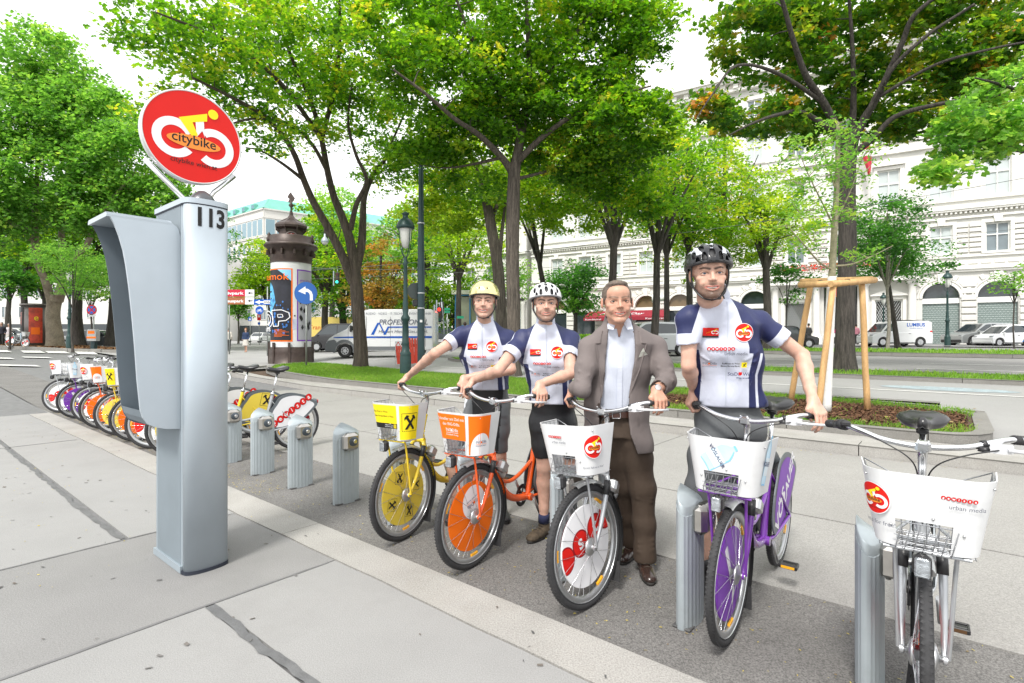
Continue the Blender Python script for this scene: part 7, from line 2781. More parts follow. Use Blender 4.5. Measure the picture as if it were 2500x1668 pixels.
def suit(P,ctx):
 root,J,hands,HM,F_,L_,loc,body=ctx
 Z_=Vector((0,0,1))
 # trousers
 lo=Vector([min(J[k][i]for k in('hip','knR','knL','anR','anL'))-.22 for i in range(3)])
 hi=Vector([max(J[k][i]for k in('hip','knR','knL','anR','anL'))+.22 for i in range(3)])
 hi.z=J['hem'].z+.05
 v=Vol(lo,hi,.008)
 v.loft([(J['hip']-Z_*.06,.155,.118),(J['hip']+Z_*.05,.155,.112),(J['hem']+Z_*.02,.152,.106)],L_,F_,.03)
 for sd,sg in(('R',-1),('L',1)):
  H,K,An=J['hip']+L_*sg*.082-Z_*.02,J['kn'+sd],J['an'+sd]
  v.chain([H,H.lerp(K,.5),K,K.lerp(An,.55),An-Z_*.04],[.110,.094,.078,.068,.070],.03)
  for k in range(5):
   c_=K.lerp(An,-.08+.06*k)+F_*.062
   v.cone(c_-L_*.05+Z_*.012,c_+L_*.05-Z_*.012,.007,.007,.012)
  for k in range(3):
   c_=K.lerp(An,.80+.07*k)+F_*.055
   v.cone(c_-L_*.045-Z_*.008,c_+L_*.045+Z_*.008,.008,.008,.012)
 v.ripple(.0022,1,1.0,[(.4,.3,1.2,28,1.0),(-.8,.5,.5,20,1.0)])
 X,Y,Zg=v.grid()
 v.d=np.maximum(v.d,(min(J['anR'].z,J['anL'].z)-.035-Zg)).astype(np.float32)
 V,Fc=v.mesh()
 vmesh('trousers',V,Fc,TROU,root,None,1,loc)
 # shirt
 v=Vol(Vector((J['chest'].x-.32,J['chest'].y-.28,J['hem'].z-.03)),Vector((J['chest'].x+.32,J['chest'].y+.28,J['neck'].z+.09)),.0075)
 hem=J['hem']+Z_*.012
 v.loft([(hem,.150,.112),(hem.lerp(J['chest'],.5),.152,.122),(J['chest'],.165,.122),(J['chest'].lerp(J['neck'],.6),.14,.095),(J['chest'].lerp(J['neck'],.85),.10,.075)],L_,F_,.03)
 v.cone(J['shR'],J['neck']-Z_*.03,.045,.062,.04)
 v.cone(J['shL'],J['neck']-Z_*.03,.045,.062,.04)
 v.ripple(.0022,1,2.0,[(L_.x,L_.y,.5,42,1.0),(L_.x,L_.y,-1.0,25,1.0)])
 nk=J['neck']
 nd=(HM.translation-nk).normalized()
 v.cone(nk-nd*.035,nk+nd*.16,.058,.060,.006,sub=True)
 # open V below the collar
 for k in range(7):
  q=nk+F_*.075-Z_*(.0+.015*k)
  v.ell(q,(.024-.003*k,.06,.014),.004,sub=True)
 v.half(hem,(0,0,-1))
 V,Fc=v.mesh()
 sh_=vmesh('shirt',V,Fc,SHIRT,root,None,1,loc)
 # collar wings
 x_=L_
 for sg in(-1,1):
  mb=MB()
  mb.M=Matrix.Translation(-loc)
  base=nk-Z_*.010
  top=[base+(L_*math.cos(R(a))*sg+F_*math.sin(R(a)))*.063+Z_*(.028-.030*(a>40)*(a-40)/50)for a in(-60,-30,0,30,55,75)]
  bot=[base+(L_*math.cos(R(a))*sg+F_*math.sin(R(a)))*.082+Z_*.005 for a in(-60,-30,0,30)]+[base+L_*sg*.072+F_*.102-Z_*.040,base+L_*sg*.040+F_*.118-Z_*.045]
  mb.add([p[:]for p in top]+[p[:]for p in bot],[(i,i+1,7+i,6+i)for i in range(5)],0,False)
  mb.add([(p-F_*.004)[:]for p in top]+[(p-F_*.004)[:]for p in bot],[(6+i,7+i,i+1,i)for i in range(5)],0,False)
  mb.build('collar_wing',SHIRT,sh_,fix=False)
 bv=BVHTree.FromPolygons([tuple(v_.co)for v_ in sh_.data.vertices],[tuple(p.vertices)for p in sh_.data.polygons])
 for k in range(5):
  o=J['chest']+Z_*(.07-.072*k)+F_*.5-loc+L_*.002
  hit=bv.ray_cast(o,-F_)
  if hit[0]:
   mb=MB()
   mb.cyl(hit[0],hit[0]+F_*.003,.0055,.0055,12)
   mb.build('button',mat('shirt_button',(.75,.74,.72),.3),sh_)
   # placket
 L=[]
 for i in range(16):
  L+=rect2(mat('placket_cloth',(.63,.67,.77),.7),-.014,.11-.0225*(i+1),.016,.11-.0225*i)
 def sfn(x,y,h):
  o=J['chest']+L_*x+Z_*y+F_*.5-loc
  hit=bv.ray_cast(o,-F_)
  return(hit[0]if hit[0]else o-F_*.4)+F_*(h+.001)
 lay('placket',L,sfn,sh_,first=.0006)
 # belt
 mb=MB()
 mb.M=Matrix.Translation(-loc)
 bc=J['hem']+Z_*-.004
 pts=[bc+L_*(.157*math.cos(2*PI*i/32))+F_*(.118*math.sin(2*PI*i/32))for i in range(32)]
 Vb,Fb=[],[]
 for i,p in enumerate(pts):
  Vb+=[(p-Z_*.018)[:],(p+Z_*.018)[:]]
 for i in range(32):
  j=(i+1)%32
  Fb.append((2*i,2*j,2*j+1,2*i+1))
 mb.add(Vb,Fb,0,True)
 bl_=mb.build('belt',mat('brown_leather',(.055,.022,.015),.35,var=.2,vscale=20,coat=.2),root,fix=False)
 mb=MB()
 mb.M=Matrix.Translation(-loc)
 c_=bc+F_*.124-L_*.012
 q=[c_+L_*a+Z_*b for a,b in((-.022,-.020),(.022,-.020),(.024,0),(.022,.020),(-.022,.020),(-.024,0))]
 mb.tube(q,.0028,6,closed=True)
 mb.build('buckle',CHROME,bl_,fix=False)
 # jacket: torso shell opened in front, sleeves
 lo=Vector([min(J[k][i]for k in('hem','chest','elR','elL','grR','grL'))-.22 for i in range(3)])
 hi=Vector([max(J[k][i]for k in('hem','chest','elR','elL','grR','grL'))+.22 for i in range(3)])
 tail=J['hem'].z-.235
 lo.z,hi.z=tail-.05,nk.z+.10
 v=Vol(lo,hi,.0072)
 tb=Vector((J['hem'].x,J['hem'].y,tail))
 v.loft([(tb,.222,.150),(J['hem']-Z_*.05,.205,.142),(J['hem'].lerp(J['chest'],.55),.192,.138),(J['chest'],.210,.145),(J['chest'].lerp(nk,.50),.198,.126),(J['chest'].lerp(nk,.74),.12,.098)],L_,F_,.03)
 v.cone(J['shR'],nk-Z_*.045,.058,.072,.04)
 v.cone(J['shL'],nk-Z_*.045,.058,.072,.04)
 v.cone(nk-Z_*.06-F_*.012,nk+nd*.030-F_*.012,.090,.080,.02)
 v.cone(J['shR'],J['shL'],.060,.060,.03)
 ends={}
 for sd in('R','L'):
  S,E=J['sh'+sd],J['el'+sd]
  W=hands[sd][0]
  e_=W-(W-E).normalized()*.018
  v.chain([S,S.lerp(E,.5),E,E.lerp(e_,.5),e_],[.068,.061,.052,.049,.046],.025)
  # sleeve folds by the elbow
  dd=(E-S).normalized()
  for k in range(7):
   c_=(S.lerp(E,.45+.10*k)if k<5 else E.lerp(e_,.15*(k-4)))
   ax_=(L_*.8+Z_*(.5 if k%2 else-.4)).normalized()
   o_=F_*.046
   v.cone(c_+o_-ax_*.042,c_+o_+ax_*.042,.008,.006,.012)
  ends[sd]=(e_,(W-E).normalized())
  # hollow inside
 v.ripple(.0026,1,3.0,[(L_.x,L_.y,.7,30,1.0),(L_.x,L_.y,-1.1,19,1.1),(.2,.2,1.8,17,.7)])
 X,Y,Zg=v.grid()
 cx0,cy0=J['chest'].x,J['chest'].y
 A_=(X-J['hem'].x)*L_.x+(Y-J['hem'].y)*L_.y
 B_=(X-J['hem'].x)*F_.x+(Y-J['hem'].y)*F_.y
 zr=(Zg-J['hem'].z)
 # opening between the fronts, wider at the lapels and at the tail
 ct=np.interp(zr[0,0],[-.3,-.05,.1,.25,.42,.60],[-.030,-.030,-.02,.0,.012,.012])[None,None]
 hwd=np.interp(zr[0,0],[-.3,-.12,0,.12,.25,.38,.50,.60],[.17,.10,.085,.082,.083,.085,.075,.060])[None,None]
 op=np.abs(A_-ct)-hwd
 op=np.maximum(op,-(B_+.00))
 v.d=np.maximum(v.d,-op).astype(np.float32)
 # cavity
 w2=Vol(v.lo,v.lo+(v.n-1)*v.h,v.h)
 w2.loft([(tb-Z_*.1,.184,.130),(J['hem']-Z_*.05,.170,.122),(J['hem'].lerp(J['chest'],.55),.156,.119),(J['chest'],.164,.124),(J['chest'].lerp(nk,.5),.135,.095)],L_,F_,.02)
 w2.cone(nk-nd*.08,nk+nd*.12,.068,.070,.01)
 v.d=np.maximum(v.d,-w2.d[:v.n[0],:v.n[1],:v.n[2]])
 v.half(tb,(0,0,-1))
 for sd in('R','L'):
  e_,d=ends[sd]
  t=(X-e_.x)*d.x+(Y-e_.y)*d.y+(Zg-e_.z)*d.z
  r_=np.sqrt(np.maximum((X-e_.x)**2+(Y-e_.y)**2+(Zg-e_.z)**2-t**2,0))
  v.d=np.where((r_<.10)&(t>-.02),np.maximum(v.d,t),v.d).astype(np.float32)
  v.cone(e_-d*.015,e_+d*.05,.042,.044,0,sub=True)
 V,Fc=v.mesh()
 jk=vmesh('jacket',V,Fc,JACK,root,None,1,loc)
 bj=BVHTree.FromPolygons([tuple(v_.co)for v_ in jk.data.vertices],[tuple(p.vertices)for p in jk.data.polygons])
 def jp(a,z,off):
  """a point on the jacket front: a to his left of the hem centre, z above the hem"""
  o=J['hem']+L_*a+Z_*z+F_*.5-loc
  hit=bj.ray_cast(o,-F_)
  if hit[0]is None or(hit[0]-o).length>.47:
   o2=J['hem']+L_*a+Z_*z-loc
   return o2+F_*(.135+off)
  return hit[0]+F_*off
  # lapels
 for sg,c0 in((-1,0),(1,0)):
  e=[]
  zs=[.10,.17,.25,.33,.40,.46,.50]
  inner=[]
  for z in zs:
   ctr=np.interp(z,[-.3,-.05,.1,.25,.42,.60],[-.030,-.030,-.02,.0,.012,.012])
   hw=np.interp(z,[-.3,-.12,0,.12,.25,.38,.50,.60],[.17,.10,.085,.082,.083,.085,.075,.060])
   inner.append(ctr+sg*(hw-.004))
  outer=[inner[0]+sg*.004,inner[1]+sg*.022,inner[2]+sg*.040,inner[3]+sg*.058,inner[4]+sg*.072,inner[4]+sg*.044,inner[6]+sg*.040]
  zo=[.10,.185,.27,.355,.425,.428,.50]
  mb=MB()
  A0=[jp(a,z,.010)for a,z in zip(inner,zs)]
  B0=[jp(a,z,.008)for a,z in zip(outer,zo)]
  A1=[jp(a,z,.001)for a,z in zip(inner,zs)]
  B1=[jp(a,z,.000)for a,z in zip(outer,zo)]
  n=len(zs)
  mb.add([p[:]for p in A0+B0+A1+B1],[(i,i+1,n+i+1,n+i)for i in range(n-1)]+[(n+i,n+i+1,3*n+i+1,3*n+i)for i in range(n-1)]+[(i,i+1,2*n+i+1,2*n+i)for i in range(n-1)],0,False)
  mb.build('lapel',JACK,jk,fix=False)
  # breast pocket, pocket square, side pocket flap
 mb=MB()
 a0=.110
 mb.add([jp(.105,.325,.003)[:],jp(.180,.345,.003)[:],jp(.180,.362,.004)[:],jp(.105,.342,.004)[:]],[(0,1,2,3)])
 mb.build('breast_pocket',mat('pocket_edge',(.13,.11,.105),.85),jk)
 mb=MB()
 mb.add([jp(.112,.343,.004)[:],jp(.170,.360,.004)[:],jp(.150,.378,.010)[:],jp(.140,.400,.010)[:],jp(.122,.372,.010)[:]],[(0,1,2,3,4)])
 mb.build('pocket_square',mat('pocket_square_cloth',(.55,.56,.50),.8,var=.1,vscale=60),jk)
 for sg in(-1,1):
  mb=MB()
  q=[(.115,-.02),(.185,.0),(.185,-.05),(.115,-.07)]
  mb.add([jp(sg*a,z,.005)[:]for a,z in q],[(0,1,2,3)])
  mb.build('pocket_flap',JACK,jk)
 mb=MB()
 for(a,z)in((-.118,.06),(-.122,-.04)):
  p=jp(a,z,.001)
  mb.cyl(p,p+F_*.004,.0085,.008,12)
 mb.build('jacket_button',mat('brown_button',(.04,.025,.02),.4),jk,fix=False)
 # watch on his left wrist
 W,fr=hands['L']
 d=(W-J['elL']).normalized()
 c_=W-d*.004+fr[2]*.0
 mb=MB()
 mb.M=Matrix.Translation(-loc)
 mb.lathe([(.0295,-.010),(.0310,0),(.0295,.010)],c_,24,axis=d)
 wt=mb.build('watch',BLACK,root,fix=False)
 mb=MB()
 mb.M=Matrix.Translation(-loc)
 f0=c_+(fr[2]*.7-F_*-.7).normalized()*.030
 mb.cyl(f0,f0+(fr[2]*.7+F_*.7).normalized()*.008,.019,.0175,20)
 mb.build('watch_case',CHROME,wt)
 # hair: short, swept back, grey-brown
 v=Vol((-.11,-.14,-.06),(.11,.12,.16),.003)
 v.ell((0,-.020,.038),(.0785,.1005,.089),0)
 v.ell((0,.035,.100),(.050,.040,.020),.015)
 v.ell((0,.104,.038),(.060,.058,.056),.008,sub=True)
 v.ell((0,.085,-.03),(.075,.085,.070),.012,sub=True)
 v.ell((0,-.02,-.08),(.09,.13,.075),.01,sub=True)
 for s in(-1,1):
  v.ell((s*.085,-.004,-.004),(.02,.017,.028),.004,sub=True)
  v.cone((s*.0750,.014,.020),(s*.0752,.012,-.014),.004,.003,.004)
 X,Y,Zg=v.grid()
 v.d=v.d+(.0009*np.sin(X*420+Zg*60+Y*50)*np.sin(Y*36+X*10)).astype(np.float32)
 V,Fc=v.mesh()
 HR=np.array([[HM[i][j]for j in range(3)]for i in range(3)])
 V2=V@HR.T+np.array(HM.translation[:])
 vmesh('hair',V2,Fc,mat('grey_brown_hair',(.115,.085,.065),.55,var=.5,vscale=70,bump=.6,bscale=180,stretch=(1,.3,1),stain=(.24,.21,.19),stain_scale=30,stain_amt=.6),root,None,0,loc)
suit(P3,c3)
OX=mat('dark_brown_leather',(.035,.020,.016),.25,var=.25,vscale=14,coat=.35)
shoe(c3[0],c3[6],c3[1]['anL']-Vector((0,0,c3[1]['anL'].z-.09)),(-.05,-1),OX,sole=GZ)
shoe(c3[0],c3[6],c3[1]['anR']-Vector((0,0,c3[1]['anR'].z-.09)),(-.55,-.8),OX,sole=GZ)
# buildings
STUC=mat('pale_stucco',(.66,.65,.62),.85,var=.05,vscale=.5,bump=.2,bscale=6,stain=(.56,.54,.50),stain_scale=.25,stain_amt=.5)
STUC2=mat('stucco_trim',(.76,.745,.71),.8,var=.04,vscale=.8)
STUC3=mat('stucco_stone',(.66,.645,.61),.85,var=.06,vscale=1.2,bump=.4,bscale=9)
PANE=mat('window_pane',(.16,.20,.22),.08,spec=.9,var=.3,vscale=.6)
PANEL_=mat('window_pane_blind',(.50,.55,.55),.25,var=.12,vscale=.5)
FRAMEW=mat('white_window_frame',(.70,.70,.68),.5)
DOORM=mat('black_door',(.03,.028,.03),.4,var=.2)
def frame_m(o,d):
 d=Vector((d[0],d[1],0)).normalized()
 n=Vector((d.y,-d.x,0))
 if n.dot(Vector((-o[0],-o[1],0)))<0:
  n=-n
 return Matrix(((d.x,n.x,0,o[0]),(d.y,n.y,0,o[1]),(0,0,1,o[2]),(0,0,0,1)))
def bthing(name,o,d,label,cat='building',group=None):
 M=frame_m(o,d)
 e=bpy.data.objects.new(name,None)
 C.objects.link(e)
 e.matrix_world=M
 tag(e,label,cat,group)
 bpy.context.view_layer.update()
 return e
class Rep:
 """places copies of one mesh (with its sub-pieces) as children"""
 def __init__(self,root):
  self.root,self.src=root,{}
 def put(self,key,make,loc):
  if key not in self.src:
   self.src[key]=make()
   o=self.src[key]
  else:
   o=copy_tree(self.src[key],self.root)
  o.location=loc
  return o
def win_maker(root,w,h,mull=1,trans=.6,glass=None,deep=.22,sill=True,head=False):
 """window in x-z, centred in x, foot at z 0; y outward"""
 def make():
  mb=MB()
  t=.09
  mb.box((-w/2+t/2,-deep+.04,h/2),(t,.08,h))
  mb.box((w/2-t/2,-deep+.04,h/2),(t,.08,h))
  mb.box((0,-deep+.04,h-t/2),(w-2*t,.08,t))
  mb.box((0,-deep+.04,t/2),(w-2*t,.08,t))
  if mull:
   mb.box((0,-deep+.045,h/2),(t,.085,h-2*t))
  if trans:
   mb.box((0,-deep+.05,h*trans),(w-2*t,.09,t))
  o=mb.build('window',FRAMEW,root,fix=False)
  mb=MB()
  mb.box((0,-deep-.01,h/2),(w-.06,.02,h-.06))
  mb.build('pane',glass or PANE,o,fix=False)
  if sill:
   mb=MB()
   mb.box((0,.06,-.07),(w+.5,.26,.13))
   mb.build('sill',STUC2,o,fix=False)
  if head:
   mb=MB()
   mb.box((-w/2-.14,.03,h/2),(.24,.10,h+.1))
   mb.box((w/2+.14,.03,h/2),(.24,.10,h+.1))
   mb.box((0,.04,h+.17),(w+.52,.12,.24))
   if head==2:
    mb.prism([(-w/2-.35,h+.34),(w/2+.35,h+.34),(w/2+.35,h+.44),(0,h+.95),(-w/2-.35,h+.44)],.0,.32,'xz')
   else:
    mb.prism([(-.20,h+.05),(.20,h+.05),(.28,h+.62),(-.28,h+.62)],.02,.24,'xz')
   mb.build('surround',STUC2,o,fix=False)
  return o
 return make
def wall_grid(mb,x0,x1,z0,z1,openings,depth=.5,mi=0):
 """a wall band with rectangular openings (xa, xb, za, zb), built of blocks butted end to end"""
 ops=sorted(openings)
 cur=x0
 for(a,b,za,zb)in ops:
  mb.box(((cur+a)/2,-depth/2,(z0+z1)/2),(a-cur,depth,z1-z0),mi=mi)
  if za>z0:
   mb.box(((a+b)/2,-depth/2,(z0+za)/2),(b-a,depth,za-z0),mi=mi)
  if zb<z1:
   mb.box(((a+b)/2,-depth/2,(zb+z1)/2),(b-a,depth,z1-zb),mi=mi)
  cur=b
 mb.box(((cur+x1)/2,-depth/2,(z0+z1)/2),(x1-cur,depth,z1-z0),mi=mi)
BO=Vector((35.45,43.0,.85))
ring=bthing('apartment_building',BO,(-.8518,.5239),'long white stucco palace front with arched ground floor behind the parked cars')
K0,K1,BP=-14.76,38.9,3.47
bays=[-2.62+BP*i for i in range(-3,12)]
rep=Rep(ring)
dz0=-BO.z
mb=MB()
# ground floor openings
portal={4.32,7.79,11.26}
gops,arches=[],[]
for k in bays:
 pk=round(k,2)
 if pk in(4.32,11.26):
  gops.append((k-.95,k+.95,.9,3.75))
 elif pk==7.79:
  gops.append((k-1.25,k+1.25,.0,5.05))
 else:
  gops.append((k-1.2,k+1.2,0,4.98))
  arches.append(k)
wall_grid(mb,K0,K1,0,5.95,gops)
f1=[(k-.72,k+.72,7.30,9.55)for k in bays]
wall_grid(mb,K0,K1,5.95,10.25,f1)
f2=[(k-.78,k+.78,11.65,14.7)for k in bays]
wall_grid(mb,K0,K1,10.25,16.1,f2)
f3=[(k-.72,k+.72,17.1,19.6)for k in bays]
wall_grid(mb,K0,K1,16.1,20.6,f3)
f4=[(k-.65,k+.65,21.4,23.1)for k in bays]
wall_grid(mb,K0,K1,20.6,24.6,f4)
mb.box(((K0+K1)/2,-6.5,12.3),(K1-K0,12,24.4))
mb.build('wall',STUC,ring,fix=False)
mb=MB()
mb.prism([(K0,25.6),(K1,25.6),(K1-1,29.0),(K0,29.0)],-9,-1.2,'xz')
mb.build('attic',STUC2,ring,fix=False)
# cornices, string courses, sill bands; dentils as small blocks joined along each course
mb=MB()
for(z,h,d)in((5.82,.18,.22),(6.0,.14,.34),(6.98,.14,.16),(10.05,.16,.20),(10.62,.14,.42),(10.76,.08,.5),(11.46,.14,.18),(16.0,.2,.3),(16.9,.12,.14),(20.5,.2,.3),(24.1,.3,.5),(24.8,.25,.95),(25.05,.2,1.15),(25.25,.35,.5)):
 mb.box(((K0+K1)/2,d/2,z+h/2),(K1-K0,d,h))
mb.build('cornice',STUC2,ring,fix=False)
mb=MB()
x=K0
while x<K1:
 mb.box((x,.17,10.52),(.14,.32,.17))
 x+=.30
x=K0
while x<K1:
 mb.box((x,.36,24.55),(.42,.62,.45))
 x+=1.15
x=K0
while x<K1:
 mb.box((x,.04,6.55),(.62,.10,.20))
 x+=.80
o_=mb.build('dentils',STUC2,ring,fix=False)
o_['kind']='stuff'
for k in bays:
 gl=PANEL_ if(int(k*7)%3)else PANE
 rep.put(('w1',gl.name),win_maker(ring,1.44,2.25,1,.60,gl,head=1),(k,0,7.30))
 rep.put(('w2',gl.name),win_maker(ring,1.56,3.05,1,.62,PANEL_,head=2),(k,0,11.65))
 rep.put(('w3',gl.name),win_maker(ring,1.44,2.5,1,.62,gl,head=1),(k,0,17.1))
 rep.put('w4',win_maker(ring,1.30,1.7,1,.62,PANE),(k,0,21.4))
def stone_maker(w,h,d=.11):
 def make():
  mb=MB()
  mb.box((0,d/2,h/2),(w,d,h),bev=.045)
  return mb.build('stone_block',STUC3,ring,fix=False)
 return make
nst=0
for i,k in enumerate(bays[:-1]):
 c=k+BP/2
 for r_ in range(6):
  for sx in(-.40,.40):
   rep.put('st1',stone_maker(.76,.34),(c+sx,0,7.32+r_*.40))
   nst+=1
 if round(k,2)not in(4.32,7.79,11.26,.85):
  for r_ in range(9):
   rep.put('st2',stone_maker(.96,.46),(c,0,.35+r_*.53))
   nst+=1
   # arches: spandrels with a round head, archivolt, fan glass, lintel, shutter
LAT=mat('shutter_slats',(.20,.25,.24),.5,.3)
LAT2=mat('shutter_links',(.52,.58,.56),.4,.4)
def arch_maker(kind):
 def make():
  R_=1.2
  zc=3.78
  mb=MB()
  o1=[(-1.2,zc)]+[(-R_*math.cos(R(a)),zc+R_*math.sin(R(a)))for a in range(0,91,9)]+[(0,4.985),(-1.2,4.985)]
  mb.prism([(a+.0,b)for a,b in o1],-.42,-.01,'xz')
  mb.prism([(-a,b)for a,b in o1],-.42,-.01,'xz')
  o=mb.build('arch',STUC,ring,fix=False)
  mb=MB()
  for rr_,ww in((1.30,.20),(1.52,.10)):
   V,F=[],[]
   for a in range(0,181,9):
    ca,sa=math.cos(R(a)),math.sin(R(a))
    for q,y in((rr_-ww/2,0),(rr_-ww/2,.09),(rr_+ww/2,.09),(rr_+ww/2,0)):
     V.append((q*ca,y,zc+q*sa))
   n=20
   for i in range(n):
    for j in range(3):
     F.append((i*4+j,(i+1)*4+j,(i+1)*4+j+1,i*4+j+1))
   mb.add(V,F)
  for a in range(20,161,20):
   ca,sa=math.cos(R(a)),math.sin(R(a))
   c=Vector((1.80*ca,.05,zc+1.80*sa))
   if abs(c.x)<1.75 and c.z<5.75:
    mb.box(c,(.42,.10,.30),rot=Matrix.Rotation(-R(a),3,'Y'),bev=.03)
  mb.prism([(-.18,4.95),(.18,4.95),(.26,5.75),(-.26,5.75)],.0,.26,'xz')
  mb.build('archivolt',STUC2,o,fix=False)
  mb=MB()
  mb.box((0,-.34,zc+.45),(2.36,.04,1.5))
  mb.build('fan_pane',GLASSY if kind!='cafe' else mat('amber_glass',(.16,.11,.06),.1),o,fix=False)
  mb=MB()
  mb.box((0,-.26,zc-.22),(2.4,.12,.42))
  mb.build('lintel_board',WHITE if kind!='cafe' else STUC2,o,fix=False)
  mb=MB()
  mb.box((0,-.36,1.78),(2.36,.04,3.56))
  mb.build('shutter',LAT if kind=='shut' else GLASSY,o,fix=False)
  if kind=='shut':
   mb=MB()
   for r_ in range(20):
    for c in range(11):
     xx=-1.1+c*.22+(.11 if r_%2 else 0)
     if xx>1.12:
      continue
     z=.1+r_*.175
     mb.tube([(xx-.09,-.325,z),(xx,-.325,z+.055),(xx+.09,-.325,z)],.016,4,cap=False)
   mb.build('shutter_links',LAT2,o,fix=False)['kind']='stuff'
  return o
 return make
for k in arches:
 kd='shut' if k<2 else('cafe' if k>20 else 'dark')
 rep.put('arch'+kd,arch_maker(kd),(k,0,0))
 # portal: columns, balcony with flowers, door with a round red sign, lattice windows with pediments
for kk in(2.75,6.0,9.6,12.9):
 def mkcol():
  mb=MB()
  mb.box((0,.45,.35),(.85,.9,.7),bev=.03)
  mb.lathe([(.36,.7),(.36,.82),(.30,.90),(.30,1.0),(.27,3.9),(.25,5.0),(.30,5.05),(.31,5.12)],(0,.45,0),20)
  mb.box((0,.45,5.22),(.72,.8,.2),bev=.03)
  for s in(-1,1):
   mb.ball((s*.26,.70,5.10),.12,10)
  return mb.build('column',STUC2,ring,fix=False)
 rep.put('col',mkcol,(kk,.05,0))
mb=MB()
mb.box((7.8,.55,5.55),(10.9,1.15,.46))
mb.box((7.8,.62,5.86),(11.2,1.35,.16))
for k in range(56):
 mb.lathe([(.05,5.96),(.08,6.1),(.04,6.3),(.06,6.55)],(2.5+k*.19,1.12,0),8)
mb.box((7.8,1.12,6.62),(11.0,.2,.12))
mb.build('balcony',STUC2,ring,fix=False)
fl=[(.03,.08,.02),(.06,.14,.02),(.65,.04,.02),(.85,.06,.03)]
FLW=leaf_material('geranium',fl,(1.1,1,.8),.3,.6)
n_=1500
fx=rng.uniform(3.2,12.4,n_)
fz=6.75+rng.uniform(-.28,.28,n_)
fy=1.2+rng.uniform(-.12,.22,n_)
leaves_mesh('flower_box',np.stack([fx,fy,fz],1),.14,rng.choice([0.1,.3,.9,1.0],n_),FLW,ring,5)
def door_make():
 mb=MB()
 mb.box((0,-.30,2.0),(2.4,.06,4.0))
 for s in(-1,1):
  for z in(.7,1.9,3.1):
   mb.box((s*.6,-.26,z),(.86,.05,.95),bev=.02)
 return mb.build('door',DOORM,ring,fix=False)
dd=door_make()
dd.location=(7.79,0,0)
mb=MB()
mb.box((7.79,-.28,4.5),(2.4,.04,1.0))
mb.build('door_fanlight',GLASSY,ring,fix=False)
es=MB()
es.cyl((7.85,.50,4.55),(7.85,.56,4.55),.50,.50,32)
eo=es.build('round_crest_sign',mat('crest_red',(.62,.07,.03),.5),ring)
crest=ring2(I_YEL,0,0,.44,.47,n=32)+poly2(I_YEL,[(-.2,.16),(.2,.16),(.2,-.08),(0,-.28),(-.2,-.08)])+poly2(I_BLU,[(-.15,.12),(.15,.12),(.15,-.06),(0,-.22),(-.15,-.06)])+poly2(I_YEL,[(-.16,.18),(-.2,.34),(-.08,.26),(0,.38),(.08,.26),(.2,.34),(.16,.18)])
lay('crest',crest,lambda a,b,h:Vector((7.85-a,.565+h,4.55+b)),ring)
for k in(4.32,11.26):
 o=rep.put('lat',win_maker(ring,1.9,2.85,0,0,mat('dark_brown_glass',(.05,.045,.045),.2),head=2),(k,0,.9))
LT=mat('lattice_white',(.62,.66,.66),.5)
mb=MB()
for k in(4.32,11.26):
 for i in range(15):
  for s in(-1,1):
   x0=-.85+i*.17
   a0,a1=(k+x0,1.0),(k+x0+s*.85*1.6,1.0+1.36*2)
   # clip to the window
   n=12
   for j in range(n):
    xa=a0[0]+(a1[0]-a0[0])*j/n
    xb=a0[0]+(a1[0]-a0[0])*(j+1)/n
    za=1.0+2.7*j/n
    zb=1.0+2.7*(j+1)/n
    if abs(xa-k)<.87 and abs(xb-k)<.87:
     mb.tube([(xa,-.15,za),(xb,-.15,zb)],.014,4,cap=False)
mb.build('window_lattice',LT,ring,fix=False)['kind']='stuff'
# awning of the cafe
AW=mat('awning_red',(.26,.015,.03),.75,var=.08)
mb=MB()
a0,a1=22.6,31.4
mb.add([(a0,.1,3.45),(a1,.1,3.45),(a1,1.9,2.75),(a0,1.9,2.75),(a1,1.9,2.38),(a0,1.9,2.38),(a0,.1,3.40),(a1,.1,3.40)],[(0,1,2,3),(3,2,4,5),(0,3,6),(1,7,2)],0)
aw=mb.build('awning',AW,ring,fix=False)
L=T(I_WHT,'Konditorei',-3.3,0,.42)+T(I_WHT,'Caf\u00e9',0,0,.42)+T(I_WHT,'Konditorei',3.3,0,.42)
lay('lettering',L,lambda a,b,h:Vector((27-a,1.91+h,2.44+b*.6)),ring)
L=T(I_WHT,'A',-2.6,0,.9,shear=.3)+T(I_WHT,'Day',1.2,0,.9,shear=.3)
lay('lettering',L,lambda a,b,h:Vector((27-a,1.4-b*.9,2.97+b*.35+.01)),ring)
# flag on a pole
mb=MB()
mb.tube([(5.6,.3,12.0),(5.6,1.2,13.2),(5.6,1.5,17.6)],.035,6)
mb.build('flag_pole',WHITE,ring,fix=False)
mb=MB()
V=[]
for i in range(9):
 for j in range(7):
  w=i/8
  V.append((5.62+.75*w*(1-j/9)+.06*math.sin(j*1.3+w*4),1.55+.14*math.sin(w*7+j),17.3-j*.55+.1*math.sin(w*3)))
F=[(i*7+j,(i+1)*7+j,(i+1)*7+j+1,i*7+j+1)for i in range(8)for j in range(6)]
mb.add(V,F,0,True)
fl_o=mb.build('flag',mat('flag_red',(.50,.03,.06),.8,var=.1),ring,fix=False)
mb=MB()
mb.add([V[i]for i in range(0,63)],[F[q]for q in range(len(F))if q%6==2],0,True)
o_=mb.build('flag_cross',mat('flag_white',(.7,.68,.68),.8),fl_o,fix=False)
o_.location=(0,.01,0)
